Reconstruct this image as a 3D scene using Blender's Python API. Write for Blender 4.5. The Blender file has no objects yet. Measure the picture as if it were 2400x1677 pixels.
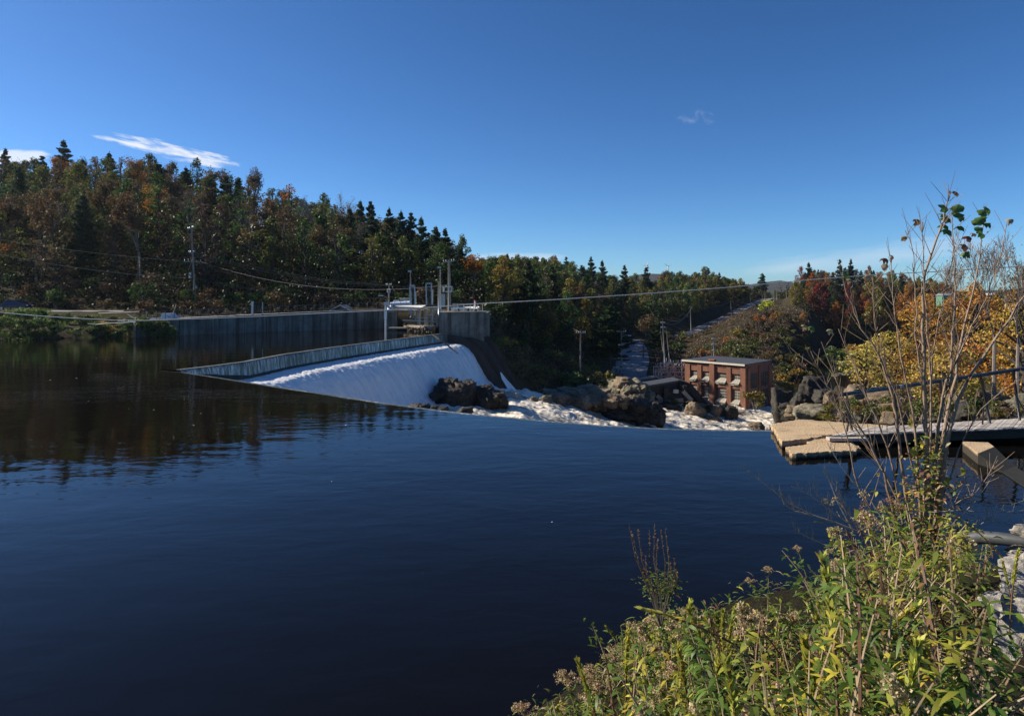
import bpy, math, random
import numpy as np
from mathutils import Vector, Matrix, noise as mn

# ------------------------------------------------------------------ camera, sky, sun, exposure
SC = bpy.context.scene
COL = SC.collection
F = 1564.0        # focal length in photograph pixels
HZ = 695.0        # horizon row
CX = 1200.0
CH = 5.5          # camera height above the pond
cam_d = bpy.data.cameras.new("camera")
cam = bpy.data.objects.new("camera", cam_d)
COL.objects.link(cam)
cam.location = (0, 0, CH)
cam.rotation_euler = (math.pi / 2, 0, 0)
cam_d.sensor_fit = 'HORIZONTAL'
cam_d.sensor_width = 36.0
cam_d.lens = 36.0 * F / 2400.0
cam_d.shift_y = -(1677 / 2.0 - HZ) / 2400.0
cam_d.clip_start = 0.1
cam_d.clip_end = 12000
SC.camera = cam

SUN_DIR = Vector((-0.95, 0.24, 0.0)).normalized()
SUN_EL = math.radians(33)
sdir = Vector((SUN_DIR.x * math.cos(SUN_EL), SUN_DIR.y * math.cos(SUN_EL), math.sin(SUN_EL)))
sl = bpy.data.lights.new("sun", 'SUN')
sl.energy = 5.0
sl.angle = math.radians(0.53)
sl.color = (1.0, 0.905, 0.755)
so = bpy.data.objects.new("sun", sl)
COL.objects.link(so)
so.rotation_euler = sdir.to_track_quat('Z', 'Y').to_euler()

W = bpy.data.worlds.new("World")
SC.world = W
W.use_nodes = True
wn = W.node_tree.nodes
wl = W.node_tree.links
wn.clear()
sky = wn.new('ShaderNodeTexSky')
sky.sky_type = 'NISHITA'
sky.sun_disc = False
sky.sun_elevation = SUN_EL
sky.sun_rotation = math.atan2(sdir.x, sdir.y)
sky.altitude = 2400
sky.air_density = 0.95
sky.dust_density = 1.0
sky.ozone_density = 3.2
bg = wn.new('ShaderNodeBackground')
bg.inputs['Strength'].default_value = 0.08
wo = wn.new('ShaderNodeOutputWorld')
tc = wn.new('ShaderNodeTexCoord')


def wmath(op, a, b=None, c=None):
    n = wn.new('ShaderNodeMath')
    n.operation = op
    for i, v in enumerate((a, b, c)):
        if v is None:
            continue
        if isinstance(v, (int, float)):
            n.inputs[i].default_value = v
        else:
            wl.new(v, n.inputs[i])
    return n.outputs[0]


sep = wn.new('ShaderNodeSeparateXYZ')
wl.new(tc.outputs['Generated'], sep.inputs[0])
# direction angles (tangents about +Y)
AZ = wmath('ARCTAN2', sep.outputs[0], sep.outputs[1])
EL = wmath('ARCSINE', sep.outputs[2])


def ang(u, v):
    x = (u - CX) / F
    z = (HZ - v) / F
    return math.atan2(x, 1.0), math.asin(z / math.sqrt(1 + x * x + z * z))


def cloud(u0, v0, u1, v1, halfw, scale, lo, hi, amount, seed, aspect=4.0):
    """soft streak between two directions of the sky"""
    a0, e0 = ang(u0, v0)
    a1, e1 = ang(u1, v1)
    L = math.hypot(a1 - a0, e1 - e0)
    cx, cz = (a1 - a0) / L, (e1 - e0) / L
    da = wmath('SUBTRACT', AZ, (a0 + a1) / 2)
    de = wmath('SUBTRACT', EL, (e0 + e1) / 2)
    s = wmath('ADD', wmath('MULTIPLY', da, cx), wmath('MULTIPLY', de, cz))
    t = wmath('SUBTRACT', wmath('MULTIPLY', de, cx), wmath('MULTIPLY', da, cz))
    cmb = wn.new('ShaderNodeCombineXYZ')
    wl.new(wmath('MULTIPLY', s, scale / aspect), cmb.inputs[0])
    wl.new(wmath('MULTIPLY', t, scale), cmb.inputs[1])
    cmb.inputs[2].default_value = seed
    nz = wn.new('ShaderNodeTexNoise')
    nz.inputs['Scale'].default_value = 1.0
    nz.inputs['Detail'].default_value = 7
    nz.inputs['Roughness'].default_value = 0.62
    nz.inputs['Distortion'].default_value = 0.4
    wl.new(cmb.outputs[0], nz.inputs['Vector'])
    s2 = wmath('POWER', wmath('ABSOLUTE', wmath('DIVIDE', s, L / 2)), 3.0)
    t2 = wmath('POWER', wmath('ABSOLUTE', wmath('DIVIDE', t, halfw / F)), 2.0)
    r = wmath('SUBTRACT', 1.0, wmath('ADD', s2, t2))
    v = wmath('ADD', wmath('MULTIPLY', r, 0.42), wmath('SUBTRACT', nz.outputs[0], 0.5))
    mr = wn.new('ShaderNodeMapRange')
    mr.interpolation_type = 'SMOOTHSTEP'
    wl.new(v, mr.inputs[0])
    mr.inputs[1].default_value = lo
    mr.inputs[2].default_value = hi
    mr.inputs[4].default_value = amount
    return mr.outputs[0]


CL = cloud(180, 303, 620, 399, 21, 100, 0.24, 0.50, 0.95, 3.1, 6.0)
for args in [(330, 355, 560, 396, 18, 130, 0.30, 0.56, 0.8, 8.8, 6.0), (-60, 372, 130, 362, 14, 70, 0.05, 0.35, 0.8, 5.5, 4.0),
             (1565, 262, 1715, 300, 40, 70, 0.34, 0.75, 0.28, 7.7, 1.6),
             (1720, 640, 2420, 548, 34, 34, 0.05, 0.7, 0.5, 1.7, 8.0), (1060, 606, 1330, 604, 16, 60, 0.0, 0.5, 0.5, 2.7, 6.0)]:
    CL = wmath('MAXIMUM', CL, cloud(*args))
cl = wmath('MINIMUM', CL, 1.0)
hs = wn.new('ShaderNodeHueSaturation')
hs.inputs['Saturation'].default_value = 1.12
hs.inputs['Value'].default_value = 1.0
wl.new(sky.outputs[0], hs.inputs['Color'])
lim = wn.new('ShaderNodeMixRGB')          # keep the glow round the sun within bounds
lim.blend_type = 'DARKEN'
lim.inputs[0].default_value = 1.0
lim.inputs[2].default_value = (8, 8, 8, 1)
wl.new(hs.outputs[0], lim.inputs[1])
gm = wn.new('ShaderNodeGamma')
gm.inputs[1].default_value = 1.16
wl.new(lim.outputs[0], gm.inputs[0])
sc_ = wn.new('ShaderNodeMixRGB')
sc_.blend_type = 'MULTIPLY'
sc_.inputs[0].default_value = 1.0
sc_.inputs[2].default_value = (0.60, 0.77, 0.86, 1)
wl.new(gm.outputs[0], sc_.inputs[1])
mixc = wn.new('ShaderNodeMixRGB')
wl.new(cl, mixc.inputs['Fac'])
wl.new(sc_.outputs[0], mixc.inputs[1])
mixc.inputs[2].default_value = (7.6, 8.0, 8.6, 1)
wl.new(mixc.outputs[0], bg.inputs['Color'])
wl.new(bg.outputs[0], wo.inputs[0])

SC.view_settings.view_transform = 'Standard'
SC.view_settings.look = 'None'
SC.view_settings.exposure = 0.55
SC.view_settings.gamma = 1
SC.view_settings.use_curve_mapping = False
SC.render.engine = 'CYCLES'
SC.cycles.use_denoising = True
SC.cycles.max_bounces = 6
SC.cycles.diffuse_bounces = 2
SC.cycles.glossy_bounces = 3
SC.cycles.transmission_bounces = 4
SC.cycles.volume_bounces = 0
SC.cycles.caustics_reflective = False
SC.cycles.caustics_refractive = False

R = random.Random(11)
NR = np.random.RandomState(5)


# ------------------------------------------------------------------ helpers
def P(u, v, D):
    """the place seen at photo pixel (u, v) at distance D metres ahead"""
    return Vector(((u - CX) / F * D, D, CH + (HZ - v) / F * D))


def G(u, v, z=0.0):
    """the place at height z seen at photo pixel (u, v)"""
    return P(u, v, (CH - z) * F / (v - HZ))


def tag(o, label=None, cat=None, group=None, kind=None):
    if label:
        o['label'] = label
    if cat:
        o['category'] = cat
    if group:
        o['group'] = group
    if kind:
        o['kind'] = kind
    return o


def thing(name, label, cat, loc=(0, 0, 0), group=None, rz=0.0):
    o = bpy.data.objects.new(name, None)
    o.empty_display_size = 0.3
    COL.objects.link(o)
    o.location = loc
    o.rotation_euler = (0, 0, rz)
    return tag(o, label, cat, group)


def wipe(o):
    for k in ('label', 'category', 'group'):
        if k in o:
            del o[k]


def copy_thing(o, loc=None, rz=None, scale=None, color=None, label=None, group=None, parent=None):
    c = o.copy()
    COL.objects.link(c)
    c.parent = parent
    if loc is not None:
        c.location = loc
    if rz is not None:
        c.rotation_euler = (0, 0, rz) if isinstance(rz, (int, float)) else rz
    if scale is not None:
        c.scale = scale
    if color is not None:
        c.color = color
    if label:
        c['label'] = label
    if group:
        c['group'] = group
    for ch in o.children:
        copy_thing(ch, parent=c, color=color)
    return c


class MB:
    def __init__(s):
        s.v = []
        s.f = []

    def add(s, vs, fs):
        n = len(s.v)
        s.v.extend([tuple(p) for p in vs])
        s.f.extend([tuple(i + n for i in f) for f in fs])
        return s

    def box(s, c, size, rz=0.0, m=None):
        x, y, z = [k / 2 for k in size]
        ca, sa = math.cos(rz), math.sin(rz)
        vs = []
        for dz in (-z, z):
            for dx, dy in ((-x, -y), (x, -y), (x, y), (-x, y)):
                p = Vector((dx * ca - dy * sa, dx * sa + dy * ca, dz))
                if m:
                    p = m @ Vector((dx, dy, dz))
                vs.append(Vector(c) + p)
        return s.add(vs, [(3, 2, 1, 0), (4, 5, 6, 7), (0, 1, 5, 4), (1, 2, 6, 5), (2, 3, 7, 6), (3, 0, 4, 7)])

    def beam(s, a, b, w, h=None, up=(0, 0, 1)):
        a, b = Vector(a), Vector(b)
        h = h or w
        d = b - a
        L = d.length
        d.normalize()
        up = Vector(up)
        if abs(d.dot(up)) > 0.98:
            up = Vector((1, 0, 0))
        x = d.cross(up).normalized()
        y = x.cross(d).normalized()
        vs = []
        for p in (a, b):
            for i, j in ((-1, -1), (1, -1), (1, 1), (-1, 1)):
                vs.append(p + x * (i * w / 2) + y * (j * h / 2))
        return s.add(vs, [(0, 1, 2, 3), (7, 6, 5, 4), (1, 0, 4, 5), (2, 1, 5, 6), (3, 2, 6, 7), (0, 3, 7, 4)])

    def tube(s, pts, rads, n=6, cap=True):
        pts = [Vector(p) for p in pts]
        if isinstance(rads, (int, float)):
            rads = [rads] * len(pts)
        base = len(s.v)
        for i, p in enumerate(pts):
            d = (pts[min(i + 1, len(pts) - 1)] - pts[max(i - 1, 0)])
            if d.length < 1e-9:
                d = Vector((0, 0, 1))
            d.normalize()
            up = Vector((0, 0, 1)) if abs(d.z) < 0.9 else Vector((1, 0, 0))
            x = d.cross(up).normalized()
            y = x.cross(d)
            for k in range(n):
                a = 2 * math.pi * k / n
                s.v.append(tuple(p + (x * math.cos(a) + y * math.sin(a)) * rads[i]))
        for i in range(len(pts) - 1):
            for k in range(n):
                a, b = base + i * n + k, base + i * n + (k + 1) % n
                s.f.append((a, b, b + n, a + n))
        if cap:
            s.f.append(tuple(base + k for k in range(n)))
            s.f.append(tuple(base + (len(pts) - 1) * n + k for k in reversed(range(n))))
        return s

    def prism(s, poly, z0, z1):
        """poly: list of (x, y); z0/z1 numbers or lists"""
        n = len(poly)
        z0 = [z0] * n if isinstance(z0, (int, float)) else z0
        z1 = [z1] * n if isinstance(z1, (int, float)) else z1
        vs = [(p[0], p[1], z0[i]) for i, p in enumerate(poly)] + [(p[0], p[1], z1[i]) for i, p in enumerate(poly)]
        fs = [tuple(range(n - 1, -1, -1)), tuple(range(n, 2 * n))]
        for i in range(n):
            j = (i + 1) % n
            fs.append((i, j, j + n, i + n))
        return s.add(vs, fs)

    def build(s, name, mat, parent=None, smooth=False, world=True):
        off = Vector((0, 0, 0))
        if parent is not None and world:
            q = parent
            while q is not None:
                off += Vector(q.location)
                q = q.parent
        me = bpy.data.meshes.new(name)
        vs = [(p[0] - off.x, p[1] - off.y, p[2] - off.z) for p in s.v]
        me.from_pydata(vs, [], s.f)
        me.update()
        if smooth:
            me.shade_smooth()
        if mat:
            me.materials.append(mat)
        o = bpy.data.objects.new(name, me)
        COL.objects.link(o)
        o.parent = parent
        return o


def np_mesh(name, verts, faces, mat, parent=None, smooth=False):
    """verts (n,3), faces list of equal-size arrays [(m,k) ...]"""
    me = bpy.data.meshes.new(name)
    verts = np.asarray(verts, dtype=np.float32)
    me.vertices.add(len(verts))
    me.vertices.foreach_set('co', verts.ravel())
    nl = sum(f.size for f in faces)
    npoly = sum(len(f) for f in faces)
    me.loops.add(nl)
    me.loops.foreach_set('vertex_index', np.concatenate([f.ravel() for f in faces]).astype(np.int32))
    me.polygons.add(npoly)
    starts = []
    s = 0
    for f in faces:
        k = f.shape[1]
        starts.append(np.arange(len(f)) * k + s)
        s += f.size
    me.polygons.foreach_set('loop_start', np.concatenate(starts).astype(np.int32))
    me.update(calc_edges=True)
    me.validate()
    if smooth:
        me.shade_smooth()
    if mat:
        me.materials.append(mat)
    o = bpy.data.objects.new(name, me)
    COL.objects.link(o)
    o.parent = parent
    return o


# ------------------------------------------------------------------ materials
def mat(name):
    m = bpy.data.materials.new(name)
    m.use_nodes = True
    nt = m.node_tree
    b = nt.nodes['Principled BSDF']
    return m, nt, b


def N(nt, t, **kw):
    n = nt.nodes.new(t)
    for k, v in kw.items():
        if hasattr(n, k) and k not in n.inputs:
            setattr(n, k, v)
        else:
            n.inputs[k].default_value = v
    return n


def noise_n(nt, scale, detail=4, rough=0.6, vec=None, scl=None, dist=0.0):
    t = N(nt, 'ShaderNodeTexNoise')
    t.inputs['Scale'].default_value = scale
    t.inputs['Detail'].default_value = detail
    t.inputs['Roughness'].default_value = rough
    t.inputs['Distortion'].default_value = dist
    if vec is None:
        c = N(nt, 'ShaderNodeTexCoord')
        vec = c.outputs['Object']
    if scl:
        mp = N(nt, 'ShaderNodeMapping')
        mp.inputs['Scale'].default_value = scl
        nt.links.new(vec, mp.inputs[0])
        vec = mp.outputs[0]
    nt.links.new(vec, t.inputs['Vector'])
    return t.outputs[0]


def ramp(nt, fac, stops):
    r = N(nt, 'ShaderNodeValToRGB')
    e = r.color_ramp.elements
    while len(e) < len(stops):
        e.new(0.5)
    for i, (p, c) in enumerate(stops):
        e[i].position = p
        e[i].color = (*c, 1) if len(c) == 3 else c
    nt.links.new(fac, r.inputs[0])
    return r.outputs[0]


def bump(nt, b, h, strength=0.5, dist=0.1):
    n = N(nt, 'ShaderNodeBump')
    n.inputs['Strength'].default_value = strength
    n.inputs['Distance'].default_value = dist
    nt.links.new(h, n.inputs['Height'])
    nt.links.new(n.outputs[0], b.inputs['Normal'])
    return n


def simple(name, col, rough=0.6, var=0.25, scale=3.0, metal=0.0, bmp=0.0, scl=None, bdist=0.05):
    m, nt, b = mat(name)
    n = noise_n(nt, scale, 6, 0.65, scl=scl)
    lo = tuple(c * (1 - var) for c in col)
    hi = tuple(min(1, c * (1 + var)) for c in col)
    nt.links.new(ramp(nt, n, [(0.3, lo), (0.7, hi)]), b.inputs['Base Color'])
    b.inputs['Roughness'].default_value = rough
    b.inputs['Metallic'].default_value = metal
    if bmp:
        bump(nt, b, n, bmp, bdist)
    return m


M = {}
M['galv'] = simple('galvanised_metal', (0.46, 0.47, 0.48), 0.45, 0.2, 8, 0.6)
M['dark_steel'] = simple('dark_steel', (0.05, 0.05, 0.055), 0.5, 0.3, 8, 0.5)
M['rail_paint'] = simple('black_rail_paint', (0.028, 0.030, 0.034), 0.32, 0.35, 14, 0.3, 0.3)
M['pipe_rail'] = simple('rail_tube', (0.11, 0.13, 0.16), 0.25, 0.2, 10, 0.7)
M['white'] = simple('white_paint', (0.78, 0.77, 0.74), 0.5, 0.08, 4)
M['pole'] = simple('weathered_pole', (0.33, 0.30, 0.27), 0.85, 0.3, 2, scl=(6, 6, 0.6))
M['asphalt'] = simple('asphalt', (0.20, 0.20, 0.205), 0.9, 0.2, 0.7, 0, 0.3)
M['gravel'] = simple('gravel', (0.42, 0.40, 0.37), 0.95, 0.3, 3)
M['ceramic'] = simple('insulator_ceramic', (0.62, 0.6, 0.58), 0.3, 0.1, 5)
M['wire'] = simple('wire', (0.20, 0.20, 0.21), 0.5, 0.1, 5, 0.5)
M['cable'] = simple('pale_cable', (0.50, 0.50, 0.50), 0.5, 0.1, 5, 0.2)
M['roof'] = simple('roofing', (0.05, 0.053, 0.06), 0.7, 0.2, 0.6)
M['rubber'] = simple('rubber', (0.02, 0.02, 0.02), 0.7, 0.2, 5)
M['blue_paint'] = simple('blue_car_paint', (0.015, 0.02, 0.05), 0.25, 0.05, 5, 0.2)
M['silver_paint'] = simple('silver_car_paint', (0.5, 0.52, 0.55), 0.3, 0.05, 5, 0.3)
M['red'] = simple('red_paint', (0.6, 0.06, 0.03), 0.5, 0.1, 5)
M['tankblue'] = simple('pale_tank_paint', (0.50, 0.56, 0.66), 0.4, 0.08, 3)


def concrete(name, c0, c1, stain, streak=1.0, bstr=0.5, scale=1.0):
    m, nt, b = mat(name)
    n1 = noise_n(nt, 0.35 * scale, 6, 0.7)
    base = ramp(nt, n1, [(0.3, c0), (0.75, c1)])
    st = noise_n(nt, 1.0, 5, 0.6, scl=(1.3, 1.3, 0.10))
    fac = ramp(nt, st, [(0.42, (0, 0, 0)), (0.62, (streak, streak, streak))])
    mx = N(nt, 'ShaderNodeMixRGB')
    nt.links.new(fac, mx.inputs[0])
    nt.links.new(base, mx.inputs[1])
    mx.inputs[2].default_value = (*stain, 1)
    fine = noise_n(nt, 12 * scale, 5, 0.7)
    mul = N(nt, 'ShaderNodeMixRGB', blend_type='MULTIPLY')
    mul.inputs[0].default_value = 0.6
    nt.links.new(mx.outputs[0], mul.inputs[1])
    nt.links.new(ramp(nt, fine, [(0.25, (0.55, 0.55, 0.55)), (0.7, (1.1, 1.1, 1.1))]), mul.inputs[2])
    nt.links.new(mul.outputs[0], b.inputs['Base Color'])
    b.inputs['Roughness'].default_value = 0.9
    bump(nt, b, fine, bstr, 0.03)
    return m


M['conc'] = concrete('stained_concrete', (0.10, 0.10, 0.088), (0.34, 0.33, 0.29), (0.05, 0.046, 0.04), 0.85)
M['conc_shade'] = simple('shade_black_concrete', (0.012, 0.011, 0.008), 0.95, 0.4, 3, 0, 0.5)  # near-black colour carries the shade lying on the beam
M['conc_light'] = concrete('pale_concrete', (0.34, 0.30, 0.24), (0.48, 0.43, 0.35), (0.28, 0.24, 0.18), 0.4)  # paler concrete with weaker streaks
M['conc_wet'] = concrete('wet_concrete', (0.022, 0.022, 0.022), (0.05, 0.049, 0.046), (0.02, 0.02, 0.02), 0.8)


def agg():
    m, nt, b = mat('weathered_aggregate_concrete')
    n1 = noise_n(nt, 0.8, 6, 0.7)
    vor = N(nt, 'ShaderNodeTexVoronoi')
    vor.inputs['Scale'].default_value = 16
    c = N(nt, 'ShaderNodeTexCoord')
    nt.links.new(c.outputs['Object'], vor.inputs['Vector'])
    f = noise_n(nt, 26, 5, 0.75)
    base = ramp(nt, n1, [(0.28, (0.36, 0.25, 0.14)), (0.42, (0.56, 0.40, 0.23)), (0.6, (0.66, 0.48, 0.28)), (0.8, (0.70, 0.55, 0.36))])
    mul = N(nt, 'ShaderNodeMixRGB', blend_type='MULTIPLY')
    mul.inputs[0].default_value = 0.8
    nt.links.new(base, mul.inputs[1])
    nt.links.new(ramp(nt, f, [(0.3, (0.45, 0.42, 0.4)), (0.6, (1, 1, 1))]), mul.inputs[2])
    nt.links.new(mul.outputs[0], b.inputs['Base Color'])
    b.inputs['Roughness'].default_value = 0.95
    ad = N(nt, 'ShaderNodeMath', operation='ADD')
    nt.links.new(f, ad.inputs[0])
    nt.links.new(vor.outputs[0], ad.inputs[1])
    bump(nt, b, ad.outputs[0], 0.8, 0.03)
    return m


def wetband(m, z0, z1):
    """dark waterline: the lowest hand's breadth of the concrete is soaked"""
    nt = m.node_tree
    b = nt.nodes['Principled BSDF']
    src = b.inputs['Base Color'].links[0].from_socket
    c = N(nt, 'ShaderNodeTexCoord')
    sp = N(nt, 'ShaderNodeSeparateXYZ')
    nt.links.new(c.outputs['Object'], sp.inputs[0])
    nn_ = noise_n(nt, 1.5, 5, .7)
    ad = N(nt, 'ShaderNodeMath', operation='MULTIPLY_ADD')
    nt.links.new(nn_, ad.inputs[0])
    ad.inputs[1].default_value = .12
    nt.links.new(sp.outputs[2], ad.inputs[2])
    mr = N(nt, 'ShaderNodeMapRange')
    mr.inputs[1].default_value = z0
    mr.inputs[2].default_value = z1
    nt.links.new(ad.outputs[0], mr.inputs[0])
    mx = N(nt, 'ShaderNodeMixRGB')
    nt.links.new(mr.outputs[0], mx.inputs[0])
    mx.inputs[1].default_value = (.05, .04, .028, 1)
    nt.links.new(src, mx.inputs[2])
    nt.links.new(mx.outputs[0], b.inputs['Base Color'])


M['agg'] = agg()
wetband(M['agg'], .10, .20)


def rockmat(name, c0, c1, c2, sc=1.0, wet=0.85):
    m, nt, b = mat(name)
    n1 = noise_n(nt, 0.5 * sc, 8, 0.7, dist=0.6)
    n2 = noise_n(nt, 3.5 * sc, 8, 0.75, scl=(1, 1, 2.2))
    base = ramp(nt, n1, [(0.3, c0), (0.5, c1), (0.72, c2)])
    mul = N(nt, 'ShaderNodeMixRGB', blend_type='MULTIPLY')
    mul.inputs[0].default_value = 0.85
    nt.links.new(base, mul.inputs[1])
    nt.links.new(ramp(nt, n2, [(0.32, (0.3, 0.3, 0.3)), (0.6, (1.1, 1.1, 1.1))]), mul.inputs[2])
    nt.links.new(mul.outputs[0], b.inputs['Base Color'])
    b.inputs['Roughness'].default_value = wet
    b.inputs['Specular IOR Level'].default_value = 0.25
    bump(nt, b, n2, 0.9, 0.16 / sc)
    return m


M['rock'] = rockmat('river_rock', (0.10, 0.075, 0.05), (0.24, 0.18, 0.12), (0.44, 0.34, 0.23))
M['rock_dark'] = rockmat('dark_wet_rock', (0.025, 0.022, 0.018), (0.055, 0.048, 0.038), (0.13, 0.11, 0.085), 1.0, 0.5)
M['rock_green'] = rockmat('greenish_grey_rock', (0.09, 0.085, 0.06), (0.22, 0.20, 0.14), (0.46, 0.38, 0.26))
M['rock_pale'] = rockmat('pale_stone', (0.30, 0.27, 0.23), (0.46, 0.42, 0.36), (0.58, 0.54, 0.47), 5.0)


def wood():
    m, nt, b = mat('grey_deck_board')
    oi = N(nt, 'ShaderNodeObjectInfo')
    n = noise_n(nt, 3, 6, 0.7, scl=(14, 1, 3))
    base = ramp(nt, n, [(0.3, (0.34, 0.29, 0.24)), (0.7, (0.58, 0.53, 0.47))])
    hs_ = N(nt, 'ShaderNodeHueSaturation')
    mr = N(nt, 'ShaderNodeMapRange')
    mr.inputs[3].default_value = 0.72
    mr.inputs[4].default_value = 1.15
    nt.links.new(oi.outputs['Random'], mr.inputs[0])
    nt.links.new(mr.outputs[0], hs_.inputs['Value'])
    nt.links.new(base, hs_.inputs['Color'])
    nt.links.new(hs_.outputs[0], b.inputs['Base Color'])
    b.inputs['Roughness'].default_value = 0.85
    bump(nt, b, n, 0.4, 0.01)
    return m


M['wood'] = wood()
M['wood_dark'] = simple('dark_timber', (0.10, 0.075, 0.05), 0.85, 0.35, 4, scl=(1, 6, 6))


def leafmat(name, col=None, trans=0.45, var=0.5, clump=0.5):
    """col None: the object's own colour is the leaf colour"""
    m, nt, b = mat(name)
    nt.nodes.remove(b)
    out = nt.nodes['Material Output']
    geo = N(nt, 'ShaderNodeNewGeometry')
    oi = N(nt, 'ShaderNodeObjectInfo')
    if col is None:
        src = oi.outputs['Color']
    else:
        rgb = N(nt, 'ShaderNodeRGB')
        rgb.outputs[0].default_value = (*col, 1)
        src = rgb.outputs[0]
    hs_ = N(nt, 'ShaderNodeHueSaturation')
    mr = N(nt, 'ShaderNodeMapRange')
    mr.inputs[3].default_value = 1 - var
    mr.inputs[4].default_value = 1 + var
    nt.links.new(geo.outputs['Random Per Island'], mr.inputs[0])
    nt.links.new(mr.outputs[0], hs_.inputs['Value'])
    n = noise_n(nt, clump, 3, 0.6)
    mh = N(nt, 'ShaderNodeMapRange')
    mh.inputs[1].default_value = 0.3
    mh.inputs[2].default_value = 0.7
    mh.inputs[3].default_value = 0.465
    mh.inputs[4].default_value = 0.535
    nt.links.new(n, mh.inputs[0])
    nt.links.new(mh.outputs[0], hs_.inputs['Hue'])
    nt.links.new(src, hs_.inputs['Color'])
    d = N(nt, 'ShaderNodeBsdfDiffuse')
    t = N(nt, 'ShaderNodeBsdfTranslucent')
    mx = N(nt, 'ShaderNodeMixShader')
    mx.inputs[0].default_value = trans
    nt.links.new(hs_.outputs[0], d.inputs[0])
    nt.links.new(hs_.outputs[0], t.inputs[0])
    nt.links.new(d.outputs[0], mx.inputs[1])
    nt.links.new(t.outputs[0], mx.inputs[2])
    g = N(nt, 'ShaderNodeBsdfGlossy')
    g.inputs['Roughness'].default_value = 0.45
    g.inputs[0].default_value = (1, 1, 1, 1)
    m2 = N(nt, 'ShaderNodeMixShader')
    m2.inputs[0].default_value = 0.018
    nt.links.new(mx.outputs[0], m2.inputs[1])
    nt.links.new(g.outputs[0], m2.inputs[2])
    nt.links.new(m2.outputs[0], out.inputs[0])
    return m


M['leaf'] = leafmat('tree_leaves', None, 0.35, 0.55, 0.35)
M['needle'] = leafmat('conifer_needles', None, 0.28, 0.5, 0.5)
M['bark'] = simple('tree_bark', (0.075, 0.062, 0.05), 0.9, 0.35, 6, scl=(3, 3, 0.7))
M['twig'] = simple('grey_twigs', (0.20, 0.165, 0.14), 0.85, 0.3, 6)
M['twig_warm'] = simple('warm_brown_twigs', (0.26, 0.18, 0.12), 0.75, 0.35, 20)


def brick():
    m, nt, b = mat('red_brick')
    c = N(nt, 'ShaderNodeTexCoord')
    bt = N(nt, 'ShaderNodeTexBrick')
    bt.inputs['Scale'].default_value = 1.0
    bt.inputs['Brick Width'].default_value = 0.26
    bt.inputs['Row Height'].default_value = 0.09
    bt.inputs['Mortar Size'].default_value = 0.012
    bt.inputs['Color1'].default_value = (0.30, 0.115, 0.065, 1)
    bt.inputs['Color2'].default_value = (0.22, 0.078, 0.046, 1)
    bt.inputs['Mortar'].default_value = (0.21, 0.15, 0.11, 1)
    sp = N(nt, 'ShaderNodeSeparateXYZ')
    nt.links.new(c.outputs['Object'], sp.inputs[0])
    ad = N(nt, 'ShaderNodeMath', operation='ADD')
    nt.links.new(sp.outputs[0], ad.inputs[0])
    nt.links.new(sp.outputs[1], ad.inputs[1])
    cb = N(nt, 'ShaderNodeCombineXYZ')
    nt.links.new(ad.outputs[0], cb.inputs[0])
    nt.links.new(sp.outputs[2], cb.inputs[1])
    nt.links.new(cb.outputs[0], bt.inputs['Vector'])
    n = noise_n(nt, 0.9, 6, 0.7, scl=(1, 1, 0.4))
    mul = N(nt, 'ShaderNodeMixRGB', blend_type='MULTIPLY')
    mul.inputs[0].default_value = 0.9
    nt.links.new(bt.outputs[0], mul.inputs[1])
    nt.links.new(ramp(nt, n, [(0.3, (0.55, 0.52, 0.5)), (0.7, (1.15, 1.1, 1.05))]), mul.inputs[2])
    nt.links.new(mul.outputs[0], b.inputs['Base Color'])
    b.inputs['Roughness'].default_value = 0.9
    return m


M['brick'] = brick()


def glass():
    m, nt, b = mat('dusty_window_glass')
    b.inputs['Base Color'].default_value = (0.05, 0.055, 0.055, 1)
    b.inputs['Roughness'].default_value = 0.12
    b.inputs['IOR'].default_value = 1.5
    n = noise_n(nt, 3, 3)
    nt.links.new(ramp(nt, n, [(0.3, (0.03, 0.035, 0.035)), (0.7, (0.10, 0.11, 0.11))]), b.inputs['Base Color'])
    return m


M['glass'] = glass()
M['sash'] = simple('cream_sash_paint', (0.62, 0.57, 0.46), 0.6, 0.1, 4)
M['pane_pale'] = simple('pale_panes', (0.36, 0.34, 0.29), 0.4, 0.15, 3)  # pale opaque panes for the open sashes


def watermat(name, deep, rip, sc, rough=0.03, drift=(1, 1, 1)):
    m, nt, b = mat(name)
    b.inputs['Base Color'].default_value = (*deep, 1)
    b.inputs['Roughness'].default_value = rough
    b.inputs['IOR'].default_value = 1.22
    n1 = noise_n(nt, sc, 3, 0.55, scl=drift, dist=0.3)
    n2 = noise_n(nt, sc * 0.22, 2, 0.5, scl=drift)
    calm = noise_n(nt, 0.035, 3, 0.5, scl=(1, 2.5, 1))
    cr = ramp(nt, calm, [(0.35, (0.25, 0.25, 0.25)), (0.65, (1, 1, 1))])
    mu = N(nt, 'ShaderNodeMath', operation='MULTIPLY')
    nt.links.new(n1, mu.inputs[0])
    nt.links.new(cr, mu.inputs[1])
    ad = N(nt, 'ShaderNodeMath', operation='MULTIPLY_ADD')
    nt.links.new(n2, ad.inputs[0])
    ad.inputs[1].default_value = 1.6
    nt.links.new(mu.outputs[0], ad.inputs[2])
    bump(nt, b, ad.outputs[0], 1.0, rip)
    return m


M['pond'] = watermat('dark_pond_water', (0.0035, 0.0028, 0.0018), 0.014, 1.5, 0.022, (0.75, 1.35, 1))
M['river_calm'] = watermat('dark_river_water', (0.004, 0.005, 0.004), 0.01, 1.0)


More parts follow.
